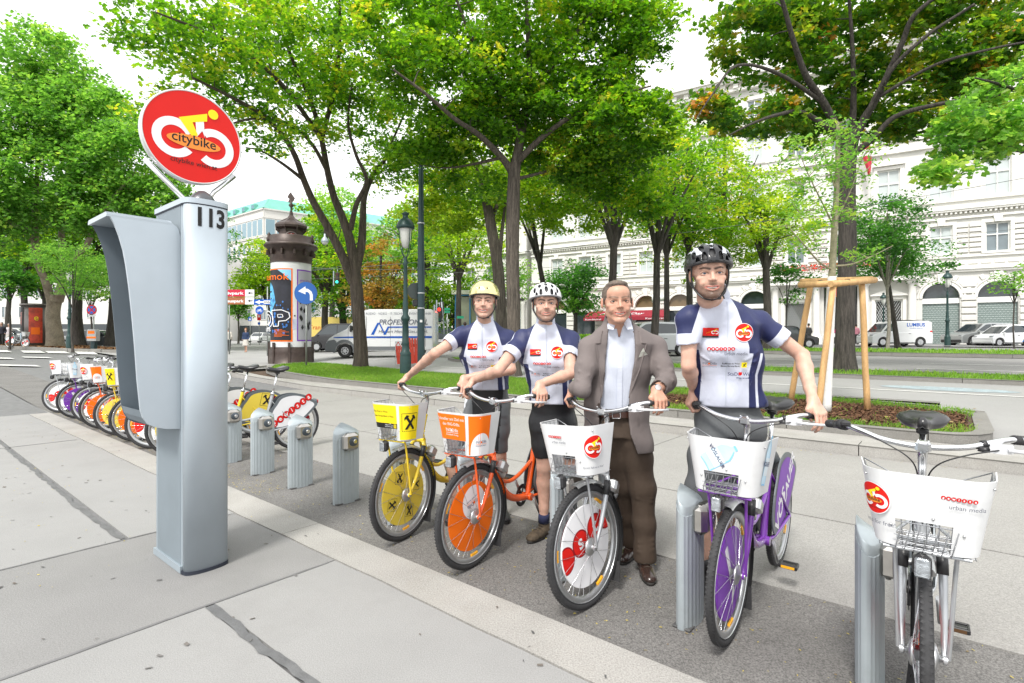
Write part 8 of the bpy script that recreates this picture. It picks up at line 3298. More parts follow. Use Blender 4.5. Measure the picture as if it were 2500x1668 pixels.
# building at the left end of that front: pale corner house with portico, iron balcony and a blue glazed bank front
B2=Vector((35.45-.8518*39.6,43+.5239*39.6,.80))
cor=bthing('corner_building',B2,(-.8518,.5239),'pale corner house with columned porch and iron balcony behind the two cyclists')
mb=MB()
ops=[(x-.7,x+.7,6.8,9.4)for x in(1.8,5.0,8.2)]
wall_grid(mb,0,10,4.9,10.6,ops)
wall_grid(mb,0,10,0,4.9,[(x-1.0,x+1.0,0,4.2)for x in(1.8,5.0,8.2)])
wall_grid(mb,0,10,10.6,22,[(x-.7,x+.7,12,15)for x in(1.8,5.0,8.2)])
mb.box((5,-5,11),(9.9,8.9,21.8))
mb.build('wall',STUC,cor,fix=False)
rep2=Rep(cor)
for x in(1.8,5.0,8.2):
 rep2.put('a',win_maker(cor,1.4,2.6,1,.6,PANE,head=1),(x,0,6.8))
 rep2.put('b',win_maker(cor,1.4,3.0,1,.6,PANEL_,head=2),(x,0,12))
 rep2.put('c',win_maker(cor,2.0,4.2,1,.7,PANE,sill=False),(x,0,0))
mb=MB()
for(z,h,d)in((4.9,.3,.4),(10.6,.3,.4),(16.2,.3,.3),(22,.6,.9)):
 mb.box((5,d/2,z+h/2),(10.1,d,h))
for x in(.3,3.4,6.6,9.6):
 mb.lathe([(.26,0),(.24,4.5),(.3,4.6),(.3,4.9)],(x,.32,0),14)
mb.build('cornice',STUC2,cor,fix=False)
mb=MB()
for i in range(60):
 x=.1+i*.165
 mb.tube([(x,.75,5.2),(x+.06,.75,5.6),(x,.75,6.1)],.012,4,cap=False)
 mb.tube([(x+.08,.75,5.2),(x+.02,.75,5.6),(x+.08,.75,6.1)],.012,4,cap=False)
mb.box((5,.75,6.14),(10,.06,.06))
mb.box((5,.4,5.2),(10,.8,.1))
mb.build('iron_balcony',BLACK,cor,fix=False)
BLF=mat('blue_frame',(.03,.22,.50),.4)
bk=bthing('glazed_pavilion',on_ground(1216,47),(-1,.12),'low glazed shop pavilion with blue frames behind the cyclist in the shiny helmet','pavilion')
mb=MB()
mb.box((1.9,-1.5,4.75),(4.4,3.6,.35))
mb.build('roof',STUC2,bk)
mb=MB()
mb.box((1.9,-1.6,2.2),(3.7,2.8,4.3))
mb.build('glazing',mat('pavilion_glass',(.30,.31,.22),.15,var=.3,vscale=.8),bk)
for x in(0,1.25,2.5,3.8):
 mb=MB()
 mb.box((x,0,2.3),(.10,.12,4.6))
 mb.build('blue_post',BLF,bk)
mb=MB()
mb.box((1.9,.0,4.5),(3.9,.13,.10))
mb.box((1.9,.02,1.55),(3.9,.14,.62))
mb.build('blue_sign_band',BLF,bk)
# office block at left
OB=Vector((-55.7,120,.8))
STONE=mat('office_stone',(.56,.55,.52),.8,var=.05,vscale=.3)
COPP=mat('copper_roof',(.16,.44,.36),.7,var=.15,vscale=.25,stain=(.30,.55,.47),stain_scale=.2,stain_amt=.5)
OGL=mat('office_glass',(.07,.18,.24),.15,spec=.9,var=.2,vscale=.2)
OGL2=mat('office_glass_pale',(.16,.27,.32),.15,spec=.9,var=.15,vscale=.15)
def office(o,d,L,label,rowsz,pitch,name='office_building',low=False):
 r=bthing(name,o,d,label)
 mb=MB()
 H=29.5
 mb.box((L/2,-7.5,H/2),(L,14.6,H))
 mb.build('wall',STONE,r,fix=False)
 rp=Rep(r)
 n=int(L/pitch)
 for z in rowsz:
  for i in range(n):
   def mk():
    mb=MB()
    mb.box((0,.02,1.25),(.95,.16,2.5))
    o_=mb.build('window',FRAMEW,r,fix=False)
    mb=MB()
    mb.box((0,.11,1.25),(.80,.04,2.36))
    mb.build('pane',OGL,o_,fix=False)
    return o_
   rp.put('w',mk,(pitch*(i+.6),-.19,z))
 for i in range(n):
  def mk2():
   mb=MB()
   mb.box((0,.0,1.9),(pitch-.25,.2,3.8))
   o_=mb.build('upper_window',FRAMEW,r,fix=False)
   mb=MB()
   mb.box((0,.10,1.9),(pitch-.5,.06,3.5))
   mb.build('pane',OGL2,o_,fix=False)
   return o_
  rp.put('u',mk2,(pitch*(i+.6),-.19,23.6))
 for i in range(int(L/5.4)):
  def mk3():
   mb=MB()
   mb.box((0,-.1,1.7),(3.4,.5,3.4))
   return mb.build('shop_window',OGL,r,fix=False)
  rp.put('s',mk3,(5.4*(i+.6),0,.2))
 mb=MB()
 for z,h,dd_ in((4.3,.35,.25),(23.3,.25,.2),(27.6,.25,.2),(29.5,.3,.3)):
  mb.box((L/2,dd_/2-.19,z),(L,dd_,h))
 mb.build('string_course',STONE,r,fix=False)
 return r
rows=[6.6,9.9,13.2,16.5,19.8]
of1=office(OB,(-.795,.606),40,'white stone office block with green copper roof, long side running away',rows,2.4)
mb=MB()
mb.add([(-.3,.1,29.7),(40,.1,29.7),(40,-2.6,32.6),(2.5,-2.6,32.6),(2.5,-13,32.6),(40,-13,32.6),(-.3,-15,29.7)],[(0,1,2,3),(3,2,5,4),(0,3,4,6)],0)
mb.build('copper_roof',COPP,of1,fix=False)
for i in range(8):
 mb=MB()
 mb.box((4.4+i*4.4,-.35,30.5),(1.5,.9,1.1))
 d_=mb.build('dormer',COPP,of1,fix=False)
 mb=MB()
 mb.box((4.4+i*4.4,.12,30.5),(1.1,.06,.8))
 mb.build('pane',OGL,d_,fix=False)
of2=office(OB+Vector((.15,0,0)),(.776,.631),46,'short side of the white office block seen through the trees',rows,2.4,'office_wing')
mb=MB()
mb.add([(-.2,.0,29.6),(46,.0,29.6),(46,-2.6,32.5),(2.2,-2.6,32.5)],[(0,1,2,3)],0)
mb.build('copper_roof',COPP,of2,fix=False)
# pale houses behind the avenue at the far left
for i,(u_,y_,w_,h_,lb)in enumerate([(-90,95,26,14,'pale house front behind the avenue at the far left'),(160,100,30,16,'white house front seen between the avenue trunks'),(400,105,26,15,'pale house behind the terminal hood and the avenue'),(930,135,40,13,'pale building behind the trees right of the white van')]):
 p=on_ground(u_,y_)
 r=bthing('house',p,(1,0),lb)
 mb=MB()
 mb.box((w_/2,-4,h_/2),(w_,8,h_))
 mb.build('wall',STUC,r)
 rp=Rep(r)
 for z in(4.2,7.8,11.2):
  if z+2<h_:
   for k in range(int(w_/3)):
    rp.put('w',win_maker(r,1.2,2.0,1,0,PANE,deep=-.05,sill=False),(1.5+3*k,0,z))
 mb=MB()
 mb.box((w_/2,.05,1.6),(w_-1,.14,2.9))
 mb.build('shopfront',GLASSY,r)
 # advertising column
IRON=mat('brown_iron',(.060,.042,.036),.45,.3,var=.15,vscale=6,bump=.15,bscale=30,stain=(.10,.075,.06),stain_scale=3,stain_amt=.5)
PAPER=mat('poster_paper',(.66,.67,.68),.6,var=.04,vscale=2,bump=.1,bscale=5)
yc=24.6
cb=on_ground(711,yc)
cb.z=EYE-(893-HOR)/FPX*yc
SCM=yc/FPX
def zc_(v):
 return(893-v)*SCM
rC=46*SCM
col=empty('advertising_column',cb,0,'round advertising pillar with posters and an ornate dark iron dome','advertising column')
mb=MB()
mb.lathe([(56*SCM,0),(56*SCM,.08),(51*SCM,.16),(49.5*SCM,zc_(862)),(50*SCM,zc_(853)),(48*SCM,zc_(850)),(48*SCM,zc_(847))],(0,0,0),48)
for i in range(8):
 a=2*PI*i/8+.3
 mb.box((50*SCM*math.cos(a),50*SCM*math.sin(a),.62),(.08,.10,.9),rz=a)
base_=mb.build('base',IRON,col,fix=False)
mb=MB()
mb.lathe([(rC,zc_(848)),(rC,zc_(645))],(0,0,0),128)
mb.build('poster_drum',PAPER,col,fix=False)
mb=MB()
pr=[(47.5,645),(47.5,639),(48.5,637),(48,622),(49,618),(55,610),(61,606),(61.5,602),(58,598),(53,596),(52,583),(50,580),(33,578),(31,572),(26,550),(25.5,545),(30,546),(34,552)]
mb.lathe([(a*SCM,zc_(b))for a,b in pr[:12]],(0,0,0),56)
mb.build('crown_ring',IRON,col,fix=False)
# octagonal dome
mb=MB()
mb.lathe([(a*SCM,zc_(b))for a,b in[(34,596),(31,590),(29,575),(29,563),(33,562),(38,559),(39,554),(36,549),(29,545),(18,540),(10,534),(5,526),(4,518)]],(0,0,0),8,smooth=False)
mb.build('dome',IRON,col,fix=False)
mb=MB()
for i in range(8):
 a=2*PI*i/8
 mb.tube([(r_*SCM*math.cos(a),r_*SCM*math.sin(a),zc_(v_))for r_,v_ in((29.5,590),(27.5,570),(37,560),(37,553),(28,546),(8,534))],.03,6)
 a2=a+PI/8
 mb.tube([(r_*SCM*math.cos(a2),r_*SCM*math.sin(a2),zc_(v_))for r_,v_ in((48,597),(46,590),(40,588),(36,594),(31,590))],.035,6)
for a in(PI,0,PI*1.5-.9,PI/2):
 mb.lathe([(.02,0),(.10,.06),(.12,.16),(.06,.26),(.09,.34),(.03,.42),(0,.46)],(51*SCM*math.cos(a),51*SCM*math.sin(a),zc_(597)),8)
for i in range(12):
 a=2*PI*i/12
 mb.box((52*SCM*math.cos(a),52*SCM*math.sin(a),zc_(621)),(.16,.09,.24),rz=a,bev=.02)
mb.build('ornaments',IRON,col,fix=False)['kind']='stuff'
mb=MB()
mb.lathe([(a*SCM,zc_(b))for a,b in[(5,534),(3,528),(2,520),(3.5,518),(2,514),(2,508),(6.5,502),(2,495),(1.2,484),(.8,470)]],(0,0,0),12)
mb.tube([(0,0,zc_(470)),(0,0,zc_(440))],.008,5)
# weather vane: a scrolled leaf shape
mb.prism([(-.14,zc_(494)),(-.02,zc_(496)),(.10,zc_(492)),(.17,zc_(484)),(.06,zc_(476)),(-.02,zc_(470)),(-.10,zc_(474)),(-.18,zc_(482)),(-.08,zc_(486))],-.015,.015,'xz')
mb.build('finial',IRON,col,fix=False)
# shield with a white cross
sa=R(-68)
mb=MB()
sv=Vector((math.cos(sa),math.sin(sa),0))
sp=sv*45*SCM+Vector((0,0,zc_(589)))
mb.lathe([(15*SCM,-.03),(16*SCM,.02),(12.5*SCM,.06),(12*SCM,.03)],sp,20,axis=sv)
mb.build('crest_frame',IRON,col)
sx2=Vector((-sv.y,sv.x,0))
sz2=Vector((0,0,1))
lay('crest',poly2(mat('shield_red',(.28,.015,.015),.5),[(-.17,.2),(.17,.2),(.17,-.08),(0,-.22),(-.17,-.08)])+rect2(I_WHT,-.02,-.2,.02,.19)+rect2(I_WHT,-.16,.02,.16,.06),plane_fn(sp+sv*.045,sx2,sz2),col)
def colfn(a0):
 """wrap (x arc length to the viewer's right, z) on the drum, a0 = middle direction"""
 def f(x,z,h):
  a=a0+x/rC
  return Vector(((rC+.004+h)*math.cos(a),(rC+.004+h)*math.sin(a),z))
 return f
 # large poster facing left-front: dark ground, orange edge, blue shapes, letters
zt,zb_=zc_(661),zc_(834)
P0,P1_=-.95,.62
L=rect2(I_ORA,P0,zb_,P1_,zt,16,4)+rect2(mat('poster_ink',(.012,.013,.022),.45,var=.3,vscale=4),P0+.05,zb_+.06,P1_-.06,zt-.05,16,4)
L+=poly2(I_LBL,[(-.05,zt-.05),(P1_-.06,zt-.05),(P1_-.06,zt-.55),(.20,zt-.22)])
fc=[(-.90,zt-.66),(-.55,zt-.60),(-.38,zt-.74),(-.26,zt-1.0),(-.20,zt-1.28),(-.16,zt-1.5),(-.30,zt-1.72),(-.46,zt-2.0),(-.90,zt-2.05)]
L+=poly2(mat('poster_blue',(.10,.42,.72),.45,var=.4,vscale=5),fc)
for(a,b,r_)in((-.55,1.02,.09),(-.62,1.62,.06),(-.80,1.05,.10),(-.50,1.32,.05)):
 L+=poly2(mat('poster_ink',(.012,.013,.022),.45),[(a+r_*1.4*math.cos(R(q)),zt-b+r_*.5*math.sin(R(q)))for q in range(0,360,30)])
for k in range(60):
 a,b=rnd.uniform(-.7,.5),rnd.uniform(1.2,2.9)
 r_=rnd.uniform(.015,.05)
 L+=poly2(mat('poster_deep_blue',(.03,.16,.48),.45),[(a+r_*math.cos(R(q)),zt-b+r_*1.5*math.sin(R(q)))for q in range(0,360,45)])
L+=T(I_ORA,'mumok',-.20,zt-.52,.44)
L+=ring2(I_WHT,-.48,zb_+.98,.20,.24,sx=.9)+ring2(I_WHT,-.48,zb_+.98,.36,.40,sx=.9)
Pp=[(-.12,zb_+.68),(-.20,zb_+1.38),(.22,zb_+1.40),(.48,zb_+1.28),(.52,zb_+1.08),(.38,zb_+.93),(.12,zb_+.90),(.10,zb_+.68),(-.12,zb_+.68)]
L+=line2(I_WHT,Pp,.035)+line2(I_WHT,[(.08,zb_+1.20),(.26,zb_+1.20),(.28,zb_+1.08),(.10,zb_+1.06),(.08,zb_+1.20)],.025)
L+=T(I_WHT,'9.2015',-.50,zb_+.46,.19,bold=.02)
for k in range(7):
 L+=rect2(I_ORA,-.05,zb_+.52-k*.05,.25+.12*((k*7)%3),zb_+.535-k*.05)
fpos=colfn(R(-105))
lay('poster',L,fpos,col,lift=.0022,first=.003,cut=.07)
L2=rect2(I_PUR,-.45,zb_+.02,.6,zt-.02,10,3)+rect2(mat('poster_grey',(.38,.38,.42),.6),-.40,zb_+.08,.55,zt-.08,10,3)+T(I_PUR,'mumok',.08,zt-.6,.27)
for k in range(14):
 a,b=rnd.uniform(-.35,.2),rnd.uniform(1.2,2.8)
 L2+=poly2(I_BLK,[(a,zt-b),(a+.08,zt-b+.1),(a+.03,zt-b+.25),(a-.05,zt-b+.12)])
lay('poster',L2,colfn(R(-22)),col,lift=.0022,first=.003,cut=.07)
L3=rect2(mat('leaflet',(.50,.54,.66),.6),-.10,zb_+.55,.10,zb_+1.0,2,1)+disc2(I_BLK,0,zb_+1.15,.035)
lay('leaflet',L3,colfn(R(-58)),col,first=.003,cut=.05)
# lamps and poles
LGRN=mat('lamp_green',(.020,.052,.050),.4,.2,var=.15,vscale=8)
PGRN=mat('pole_blue_green',(.025,.055,.062),.38,.2,var=.12,vscale=3)
MILK=mat('milk_glass',(.62,.63,.60),.3,coat=.3)
def lamp(u,vb,y,vt,label,group=None,scale=1.0):
 b=on_ground(u,y)
 b.z=EYE-(vb-HOR)/FPX*y
 H=(vb-vt)*y/FPX
 r=empty('street_lamp',b,0,label,'street lamp',group)
 s=H/5.3
 mb=MB()
 mb.lathe([(.185*s,-.1),(.185*s,.55*s),(.175*s,.60*s),(.19*s,.66*s),(.135*s,.74*s),(.115*s,.95*s),(.13*s,1.0*s),(.11*s,1.06*s),(.10*s,1.70*s),(.15*s,1.78*s),(.15*s,1.84*s),(.085*s,1.95*s),(.105*s,2.1*s),(.08*s,2.2*s),(.095*s,2.3*s),(.075*s,2.4*s),(.062*s,3.55*s),(.085*s,3.62*s),(.06*s,3.7*s),(.055*s,3.85*s)],(0,0,0),16)
 mb.build('post',LGRN,r,fix=False)
 mb=MB()
 for k in range(4):
  a=PI/4+PI/2*k
  d=Vector((math.cos(a),math.sin(a),0))
  mb.tube(smooth_path([d*.03*s+Vector((0,0,3.8*s)),d*.15*s+Vector((0,0,3.98*s)),d*.22*s+Vector((0,0,4.35*s)),d*.26*s+Vector((0,0,4.78*s))],4),.014*s,6)
 mb.build('lantern_bracket',LGRN,r,fix=False)
 mb=MB()
 mb.lathe([(.04*s,4.12*s),(.10*s,4.16*s),(.165*s,4.40*s),(.20*s,4.78*s)],(0,0,0),16)
 mb.build('lamp_glass',MILK,r,fix=False)
 mb=MB()
 mb.lathe([(.27*s,4.76*s),(.305*s,4.80*s),(.29*s,4.86*s),(.25*s,4.97*s),(.17*s,5.07*s),(.10*s,5.11*s),(.085*s,5.22*s),(.125*s,5.24*s),(.115*s,5.27*s),(.05*s,5.31*s),(0,5.32*s)],(0,0,0),20)
 mb.build('lamp_shade',LGRN,r,fix=False)
 return r
lamp(990,912,17.7,519,'tall dark green lamp with a milky lantern left of the cyclist in the shiny helmet')
lamp(2313,846,38.0,661,'green lamp in front of the right hand shutters and the silver car')
lamp(1520,853,33.0,700,'small green lamp beside the slim trunk and the white loudspeaker','green lamps further back')
lamp(945,850,60,736,'far green lamp above the white van','green lamps further back')
lamp(2157,850,38.6,715,'pale green lamp hidden among the two thin trunks by the white van','green lamps further back')
lamp(170,848,31.5,640,'dark lamp post on the mulched island beside the plane tree')
pb=on_ground(1028,19.6)
pp=empty('signal_pole',pb,0,'thick dark blue-green pole with a round sign seen edge-on, right of the lamp','pole')
mb=MB()
mb.lathe([(.135,-.1),(.135,3.6),(.13,3.62),(.105,5.3),(.085,8.2)],(0,0,0),18)
mb.build('shaft',PGRN,pp,fix=False)
mb=MB()
for z in(2.2,2.75,5.3):
 mb.lathe([(.14,z),(.143,z+.02),(.14,z+.04)],(0,0,0),18)
mb.build('clamp_band',ALLOY,pp,fix=False)
mb=MB()
mb.lathe([(.30,-.012),(.30,.012)],(-.22,.06,2.86),28,axis=(.5,-1,0))
mb.build('round_sign',mat('sign_back',(.10,.12,.12),.6,.3),pp)
mb=MB()
mb.box((-.20,0,2.42),(.20,.16,.24),bev=.02)
mb.build('control_box',BLACK,pp)
mb=MB()
mb.box((.02,-.128,1.75),(.09,.01,.09),rz=0)
mb.build('sticker',I_WHT,pp)
# blue arrow sign
ab=on_ground(748,20.2)
asn=empty('road_sign',ab,0,'round blue sign with a white arrow bending left, on a grey post','road sign')
sr=27.5*20.2/FPX
zz=(on_ground(748,20.2).z)
zs=EYE+(HOR-716)/FPX*20.2-ab.z
mb=MB()
mb.cyl((0,0,-.1),(0,0,zs),.032,.032,12)
mb.build('post',mat('galvanised',(.30,.32,.31),.5,.6,var=.15,vscale=5),asn)
mb=MB()
mb.lathe([(sr,-.012),(sr,.012)],(0,-.05,zs),40,axis=(.05,-1,0))
pl=mb.build('sign_disc',mat('sign_back',(.10,.12,.12),.6,.3),asn)
fs=plane_fn((0,-.0635,zs),(1,.05,0),(0,0,1))
arw=[(.36,-.66),(.62,-.66),(.62,-.15),(.50,.14),(.22,.36),(-.02,.40),(-.02,.60),(-.66,.16),(-.02,-.12),(-.02,.12),(.16,.10),(.30,-.02),(.36,-.2)]
lay('sign_face',disc2(mat('sign_blue',(.01,.10,.38),.35),0,0,sr*.985,36)+[(m_,[(x*sr,y*sr)for x,y in V_],F_)for m_,V_,F_ in poly2(I_WHT,arw)],fs,asn)
def sign_post(u,y,items,label,h=3.0,pole=.035,cat='road sign',group=None):
 b=on_ground(u,y)
 r=empty('road_sign',b,0,label,cat,group)
 mb=MB()
 mb.cyl((0,0,-.1),(0,0,h),pole,pole,10)
 mb.build('post',bpy.data.materials['galvanised'],r)
 for(nm,dx,v,w,hh,layers,shape)in items:
  z=EYE+(HOR-v)/FPX*y-b.z
  w,hh=w*y/FPX,hh*y/FPX
  dx=dx*y/FPX
  mb=MB()
  if shape=='disc':
   mb.lathe([(w/2,-.015),(w/2,.015)],(dx,-.06,z),28,axis=(0,-1,0))
  else:
   mb.box((dx,-.06,z),(w,.03,hh))
  p=mb.build(nm,mat('sign_grey_edge',(.45,.46,.46),.5),r)
  lay('sign_face',[(m_,[(x*w/2,q*(w if shape=='disc' else hh)/2)for x,q in V_],F_)for m_,V_,F_ in layers],plane_fn((dx,-.077,z),(1,0,0),(0,0,1)),p)
 return r
def fitted(m,s,ph,**k):
 """lettering scaled to panel units"""
 V,F=text2(s,1.0,**k)
 x0,x1=min(a for a,b in V),max(a for a,b in V)
 return V,F,x0,x1
def txt_in(m,s,x0,x1,y0,hgt,**k):
 V,F,a,b=fitted(m,s,1,**k)
 return[(m,[(x0+(x-a)/(b-a)*(x1-x0),y0+y*hgt)for x,y in V],F)]
arr=poly2(I_BLK,[(.66,0),(.78,.45),(.78,.15),(.92,.15),(.92,-.15),(.78,-.15),(.78,-.45)])
sign_post(560,33,[('direction_board',16,716,92,17,rect2(I_WHT,-1,-1,1,1)+rect2(mat('board_red',(.50,.01,.04),.5),-1,-1,.52,1)+txt_in(I_WHT,'Votivpark',-.92,.45,-.4,1.1,bold=.03)+arr,'box'),('direction_board',16,735,92,17,rect2(I_WHT,-1,-1,1,1)+rect2(mat('board_brown',(.33,.11,.04),.5),-1,-1,.52,1)+txt_in(I_WHT,'Rathauspark',-.92,.45,-.4,1.1,bold=.03)+arr,'box')],'red and brown park direction boards stacked on a post right of the terminal',4.2)
cyc=ring2(I_WHT,-.38,-.15,.20,.28)+ring2(I_WHT,.38,-.15,.20,.28)+line2(I_WHT,[(-.38,-.15),(-.15,.2),(.22,.2),(.38,-.15)],.07)+line2(I_WHT,[(-.15,.2),(.0,-.15),(.22,.2)],.07)+line2(I_WHT,[(.22,.2),(.16,.36),(.30,.36)],.07)
sign_post(653,31,[('one_way_board',-5,738,54,13,rect2(I_BLU,-1,-1,1,1)+poly2(I_WHT,[(-.92,0),(-.45,.75),(-.45,.3),(-.1,.3),(-.1,-.3),(-.45,-.3),(-.45,-.75)])+rect2(I_WHT,-.1,-.6,.95,.6)+txt_in(I_BLK,'EINBAHN',-.05,.9,-.35,.95,bold=.02),'box'),('cycle_route_sign',-18,758,20,20,disc2(I_BLU,0,0,.98,28)+cyc,'disc')],'one way board over a round blue bicycle sign, left of the poster pillar',4.0)
sign_post(611,60,[('crossing_sign',0,779,8,10,rect2(I_BLU,-1,-1,1,1)+poly2(I_WHT,[(-.6,-.6),(.6,-.6),(0,.7)]),'box')],'small blue crossing sign on the far side of the square',3.4,group=None)
sign_post(633,62,[('warning_board',0,775,9,15,rect2(I_RED,-1,-1,1,1)+disc2(I_WHT,0,.35,.4,16),'box'),('crossing_sign',0,790,6,6,rect2(I_BLU,-1,-1,1,1),'box')],'small red and blue signs on a far post near the kiosk',3.6)
# no stopping sign and litter bin on the island
ns=sign_post(229,31.5,[('no_stopping_sign',-3,757,25,25,disc2(I_RED,0,0,.98,28)+disc2(mat('sign_mid_blue',(.02,.14,.60),.4),0,0,.76,28)+line2(I_RED,[(-.55,-.55),(.55,.55)],.22)+line2(I_RED,[(-.55,.55),(.55,-.55)],.22),'disc'),('plate',-3,770,17,6,rect2(I_WHT,-1,-1,1,1)+txt_in(I_BLK,'ANFANG',-.8,.8,-.35,.9),'box')],'round red and blue no stopping sign above the grey litter bin at left',2.6)
bb=on_ground(228,31.0)
bn=empty('litter_bin',bb,0,'grey litter bin with orange bands on a post under the no stopping sign','litter bin')
mb=MB()
mb.prism([(-.26,1.15),(-.26,.62),(.26,.62),(.26,1.15),(.20,1.30),(-.20,1.30)],-.16,.16,'xz')
mb.build('bin_body',mat('bin_grey',(.33,.34,.34),.5,var=.1),bn)
mb=MB()
mb.box((0,-.165,1.12),(.36,.012,.16))
mb.box((0,-.165,.82),(.52,.012,.10))
mb.build('orange_band',I_ORA,bn)
mb=MB()
mb.cyl((0,.1,-.05),(0,.1,1.0),.035,.035,8)
mb.box((-.16,.25,.30),(.24,.2,.7))
mb.build('post',PGRN,bn)
# poster display on the island
db=on_ground(93,39)
dp=empty('poster_display',db,0,'glazed oval poster display left of the plane tree trunk','poster display')
mb=MB()
mb.prism(arc(0,0,.95,0,360,20)[:-1],0,2.95,'xy',smooth=True)
mb.build('body',mat('display_metal',(.20,.18,.17),.35,.5),dp)
mb=MB()
mb.prism(arc(0,0,1.02,0,360,20)[:-1],2.95,3.1,'xy',smooth=True)
mb.build('top',mat('display_metal',(.20,.18,.17),.35,.5),dp)
def dfn(a0):
 return lambda x,z,h:Vector(((.96+h)*math.cos(a0+x),(.96+h)*math.sin(a0+x),z))
L=rect2(mat('poster_red',(.50,.05,.02),.5,var=.5,vscale=3),-.35,.3,.45,2.8,8,2)+rect2(I_ORA,-.2,.9,.3,1.4,4,1)+T(I_YEL,'e',.1,1.9,.6)
lay('poster',L,dfn(R(-60)),dp,lift=.003,first=.004,cut=.1)
L=rect2(I_BLK,-.45,.25,.42,2.85,8,2)+poly2(mat('poster_rose',(.35,.16,.14),.6,var=.4,vscale=6),[(-.3+.5*(i%2),2.4-i*.16)for i in range(6)]+[(.25,1.5),(.3,2.5)])+rect2(I_PBL,-.2,.5,.2,1.0,3,1)
lay('poster',L,dfn(R(-128)),dp,lift=.003,first=.004,cut=.1)
# red and white folded barrier frames beside the lamp
RB=mat('barrier_red',(.66,.06,.03),.5,var=.08,vscale=8)
for(u_,v0,v1,n_,w_,lb)in((978,826,870,4,21,'stack of red barrier boards in a grey rack left of the green lamp'),(1014,812,876,5,27,'taller stack of red barrier boards leaning against the dark pole')):
 y_=21.5
 b=on_ground(u_,y_)
 g=empty('barrier_stack',b,0,lb,'barrier')
 H=(v1-v0)*y_/FPX
 W_=w_*y_/FPX
 for k in range(n_):
  mb=MB()
  mb.box((-W_/2+W_*(k+.5)/n_,-.03*(k%2),H/2+.06),(W_/n_*.86,.035,H*(1-.03*(k%3))),rot=Matrix.Rotation(R(2.5*(k-n_/2)),3,'Y'))
  mb.build('plank',RB,g)
 mb=MB()
 for s in(-1,1):
  mb.cyl((s*W_*.6,.05,0),(s*W_*.6,.05,H*(1.35 if u_<1000 else .3)),.018,.018,6)
 mb.cyl((-W_*.6,.05,H*.55),(W_*.6,.05,H*.55),.014,.014,6)
 mb.cyl((-W_*.6,.05,.1),(W_*.6,.05,.1),.014,.014,6)
 if u_<1000:
  mb.cyl((-W_*.6,.05,H*1.35),(W_*.6,.05,H*1.35),.014,.014,6)
 mb.build('rack',ALLOY,g,fix=False)
 if u_<1000:
  mb=MB()
  mb.box((0,.03,H*1.18),(W_*1.1,.02,.28))
  wb=mb.build('warning_plate',I_WHT,g)
  lay('warning_triangle',line2(I_RED,[(-.2,-.08),(0,-.08),(-.1,.1),(-.2,-.08)],.025)+disc2(I_BLK,.06,0,.045)+disc2(I_BLK,.15,.02,.04),plane_fn((0,.018,H*1.18),(1,0,0),(0,0,1)),wb)
  # hanging street light and traffic signals on wires
WIREM=mat('steel_wire',(.12,.13,.13),.5,.5)
def wire(name,a,b,sag,r,label,group):
 P=[a.lerp(b,i/16)-Vector((0,0,sag*4*(i/16)*(1-i/16)))for i in range(17)]
 o0=P[0].copy()
 mb=MB()
 mb.M=Matrix.Translation(-o0)
 mb.tube(P,r,4,cap=False)
 o=mb.build(name,WIREM,fix=False)
 o.location=o0
 tag(o,label,'wire',group)
GW='overhead wires'
wire('overhead_wire',at(745,662,26),at(2500,435,24),.5,.012,'overhead wire running from the poster pillar across the white facade under the flag',GW)
wire('overhead_wire',at(745,662,40),at(1180,575,40),.3,.014,'thin overhead wire rising behind the lamp post',GW)
wire('overhead_wire',at(600,640,40),at(1080,655,40),.3,.016,'overhead wire carrying the hanging traffic lights',GW)
wire('overhead_wire',at(745,682,40),at(2500,558,34),.4,.012,'lower overhead wire crossing the whole view to the right windows',GW)
wire('overhead_wire',at(590,372,12),at(500,355,12.6),.02,.012,'short dark cable stub right of the round sign',GW)
sl_=at(793,592,38)
hl_=empty('hanging_lamp',sl_,0,'grey bell-shaped street light hanging from a wire above the arrow sign','street lamp')
mb=MB()
mb.lathe([(.02,.62),(.05,.60),(.07,.40),(.22,.22),(.27,.05),(.25,0)],(0,0,0),20)
mb.build('hood',mat('lamp_grey',(.33,.38,.42),.4,.4),hl_,fix=False)
mb=MB()
mb.ball((0,0,.0),(.22,.22,.17),16)
mb.build('lamp_glass',MILK,hl_,fix=False)
def signal(u,v,y,label,hang=True,lit='green',side=1):
 b=at(u,v,y)
 r=empty('traffic_light',b,0,label,'traffic light','traffic lights')
 mb=MB()
 mb.box((0,0,-.42),(.26,.26,.86),bev=.03)
 mb.build('housing',BLACK,r)
 for k,cn_ in enumerate(('red','amber','green')):
  mb=MB()
  mb.cyl((0,-.13,-.14-.28*k),(0,-.15,-.14-.28*k),.095,.095,14)
  on=cn_==lit
  cl={'red':(.8,.02,.01),'amber':(.6,.3,.02),'green':(.02,.75,.55)}[cn_]
  mb.build('signal_lens',mat('signal_'+cn_+('_on' if on else '_off'),cl if on else tuple(x*.06 for x in cl),.3,emit=(cl,2.0)if on else None),r)
 mb=MB()
 mb.box((-.28,0,-.42),(.07,.10,1.1))
 mb.cyl((0,0,0),(0,0,.25),.02,.02,6)
 mb.build('bracket',mat('lamp_grey',(.33,.38,.42),.4,.4),r)
 return r
signal(824,666,40,'traffic light hanging from the wire beside the maple trunk')
signal(752,666,41,'traffic light half hidden behind the poster pillar')
s1=signal(1073,750,30,'traffic light on a post left of the helmeted cyclist, showing red',lit='red')
mb=MB()
mb.cyl((.10,.1,.3),(.30,.1,-2.0),.04,.04,8)
mb.build('post',mat('lamp_grey',(.33,.38,.42),.4,.4),s1)
signal(1078,738,31,'upper traffic light head seen from behind above the red one',lit='x')
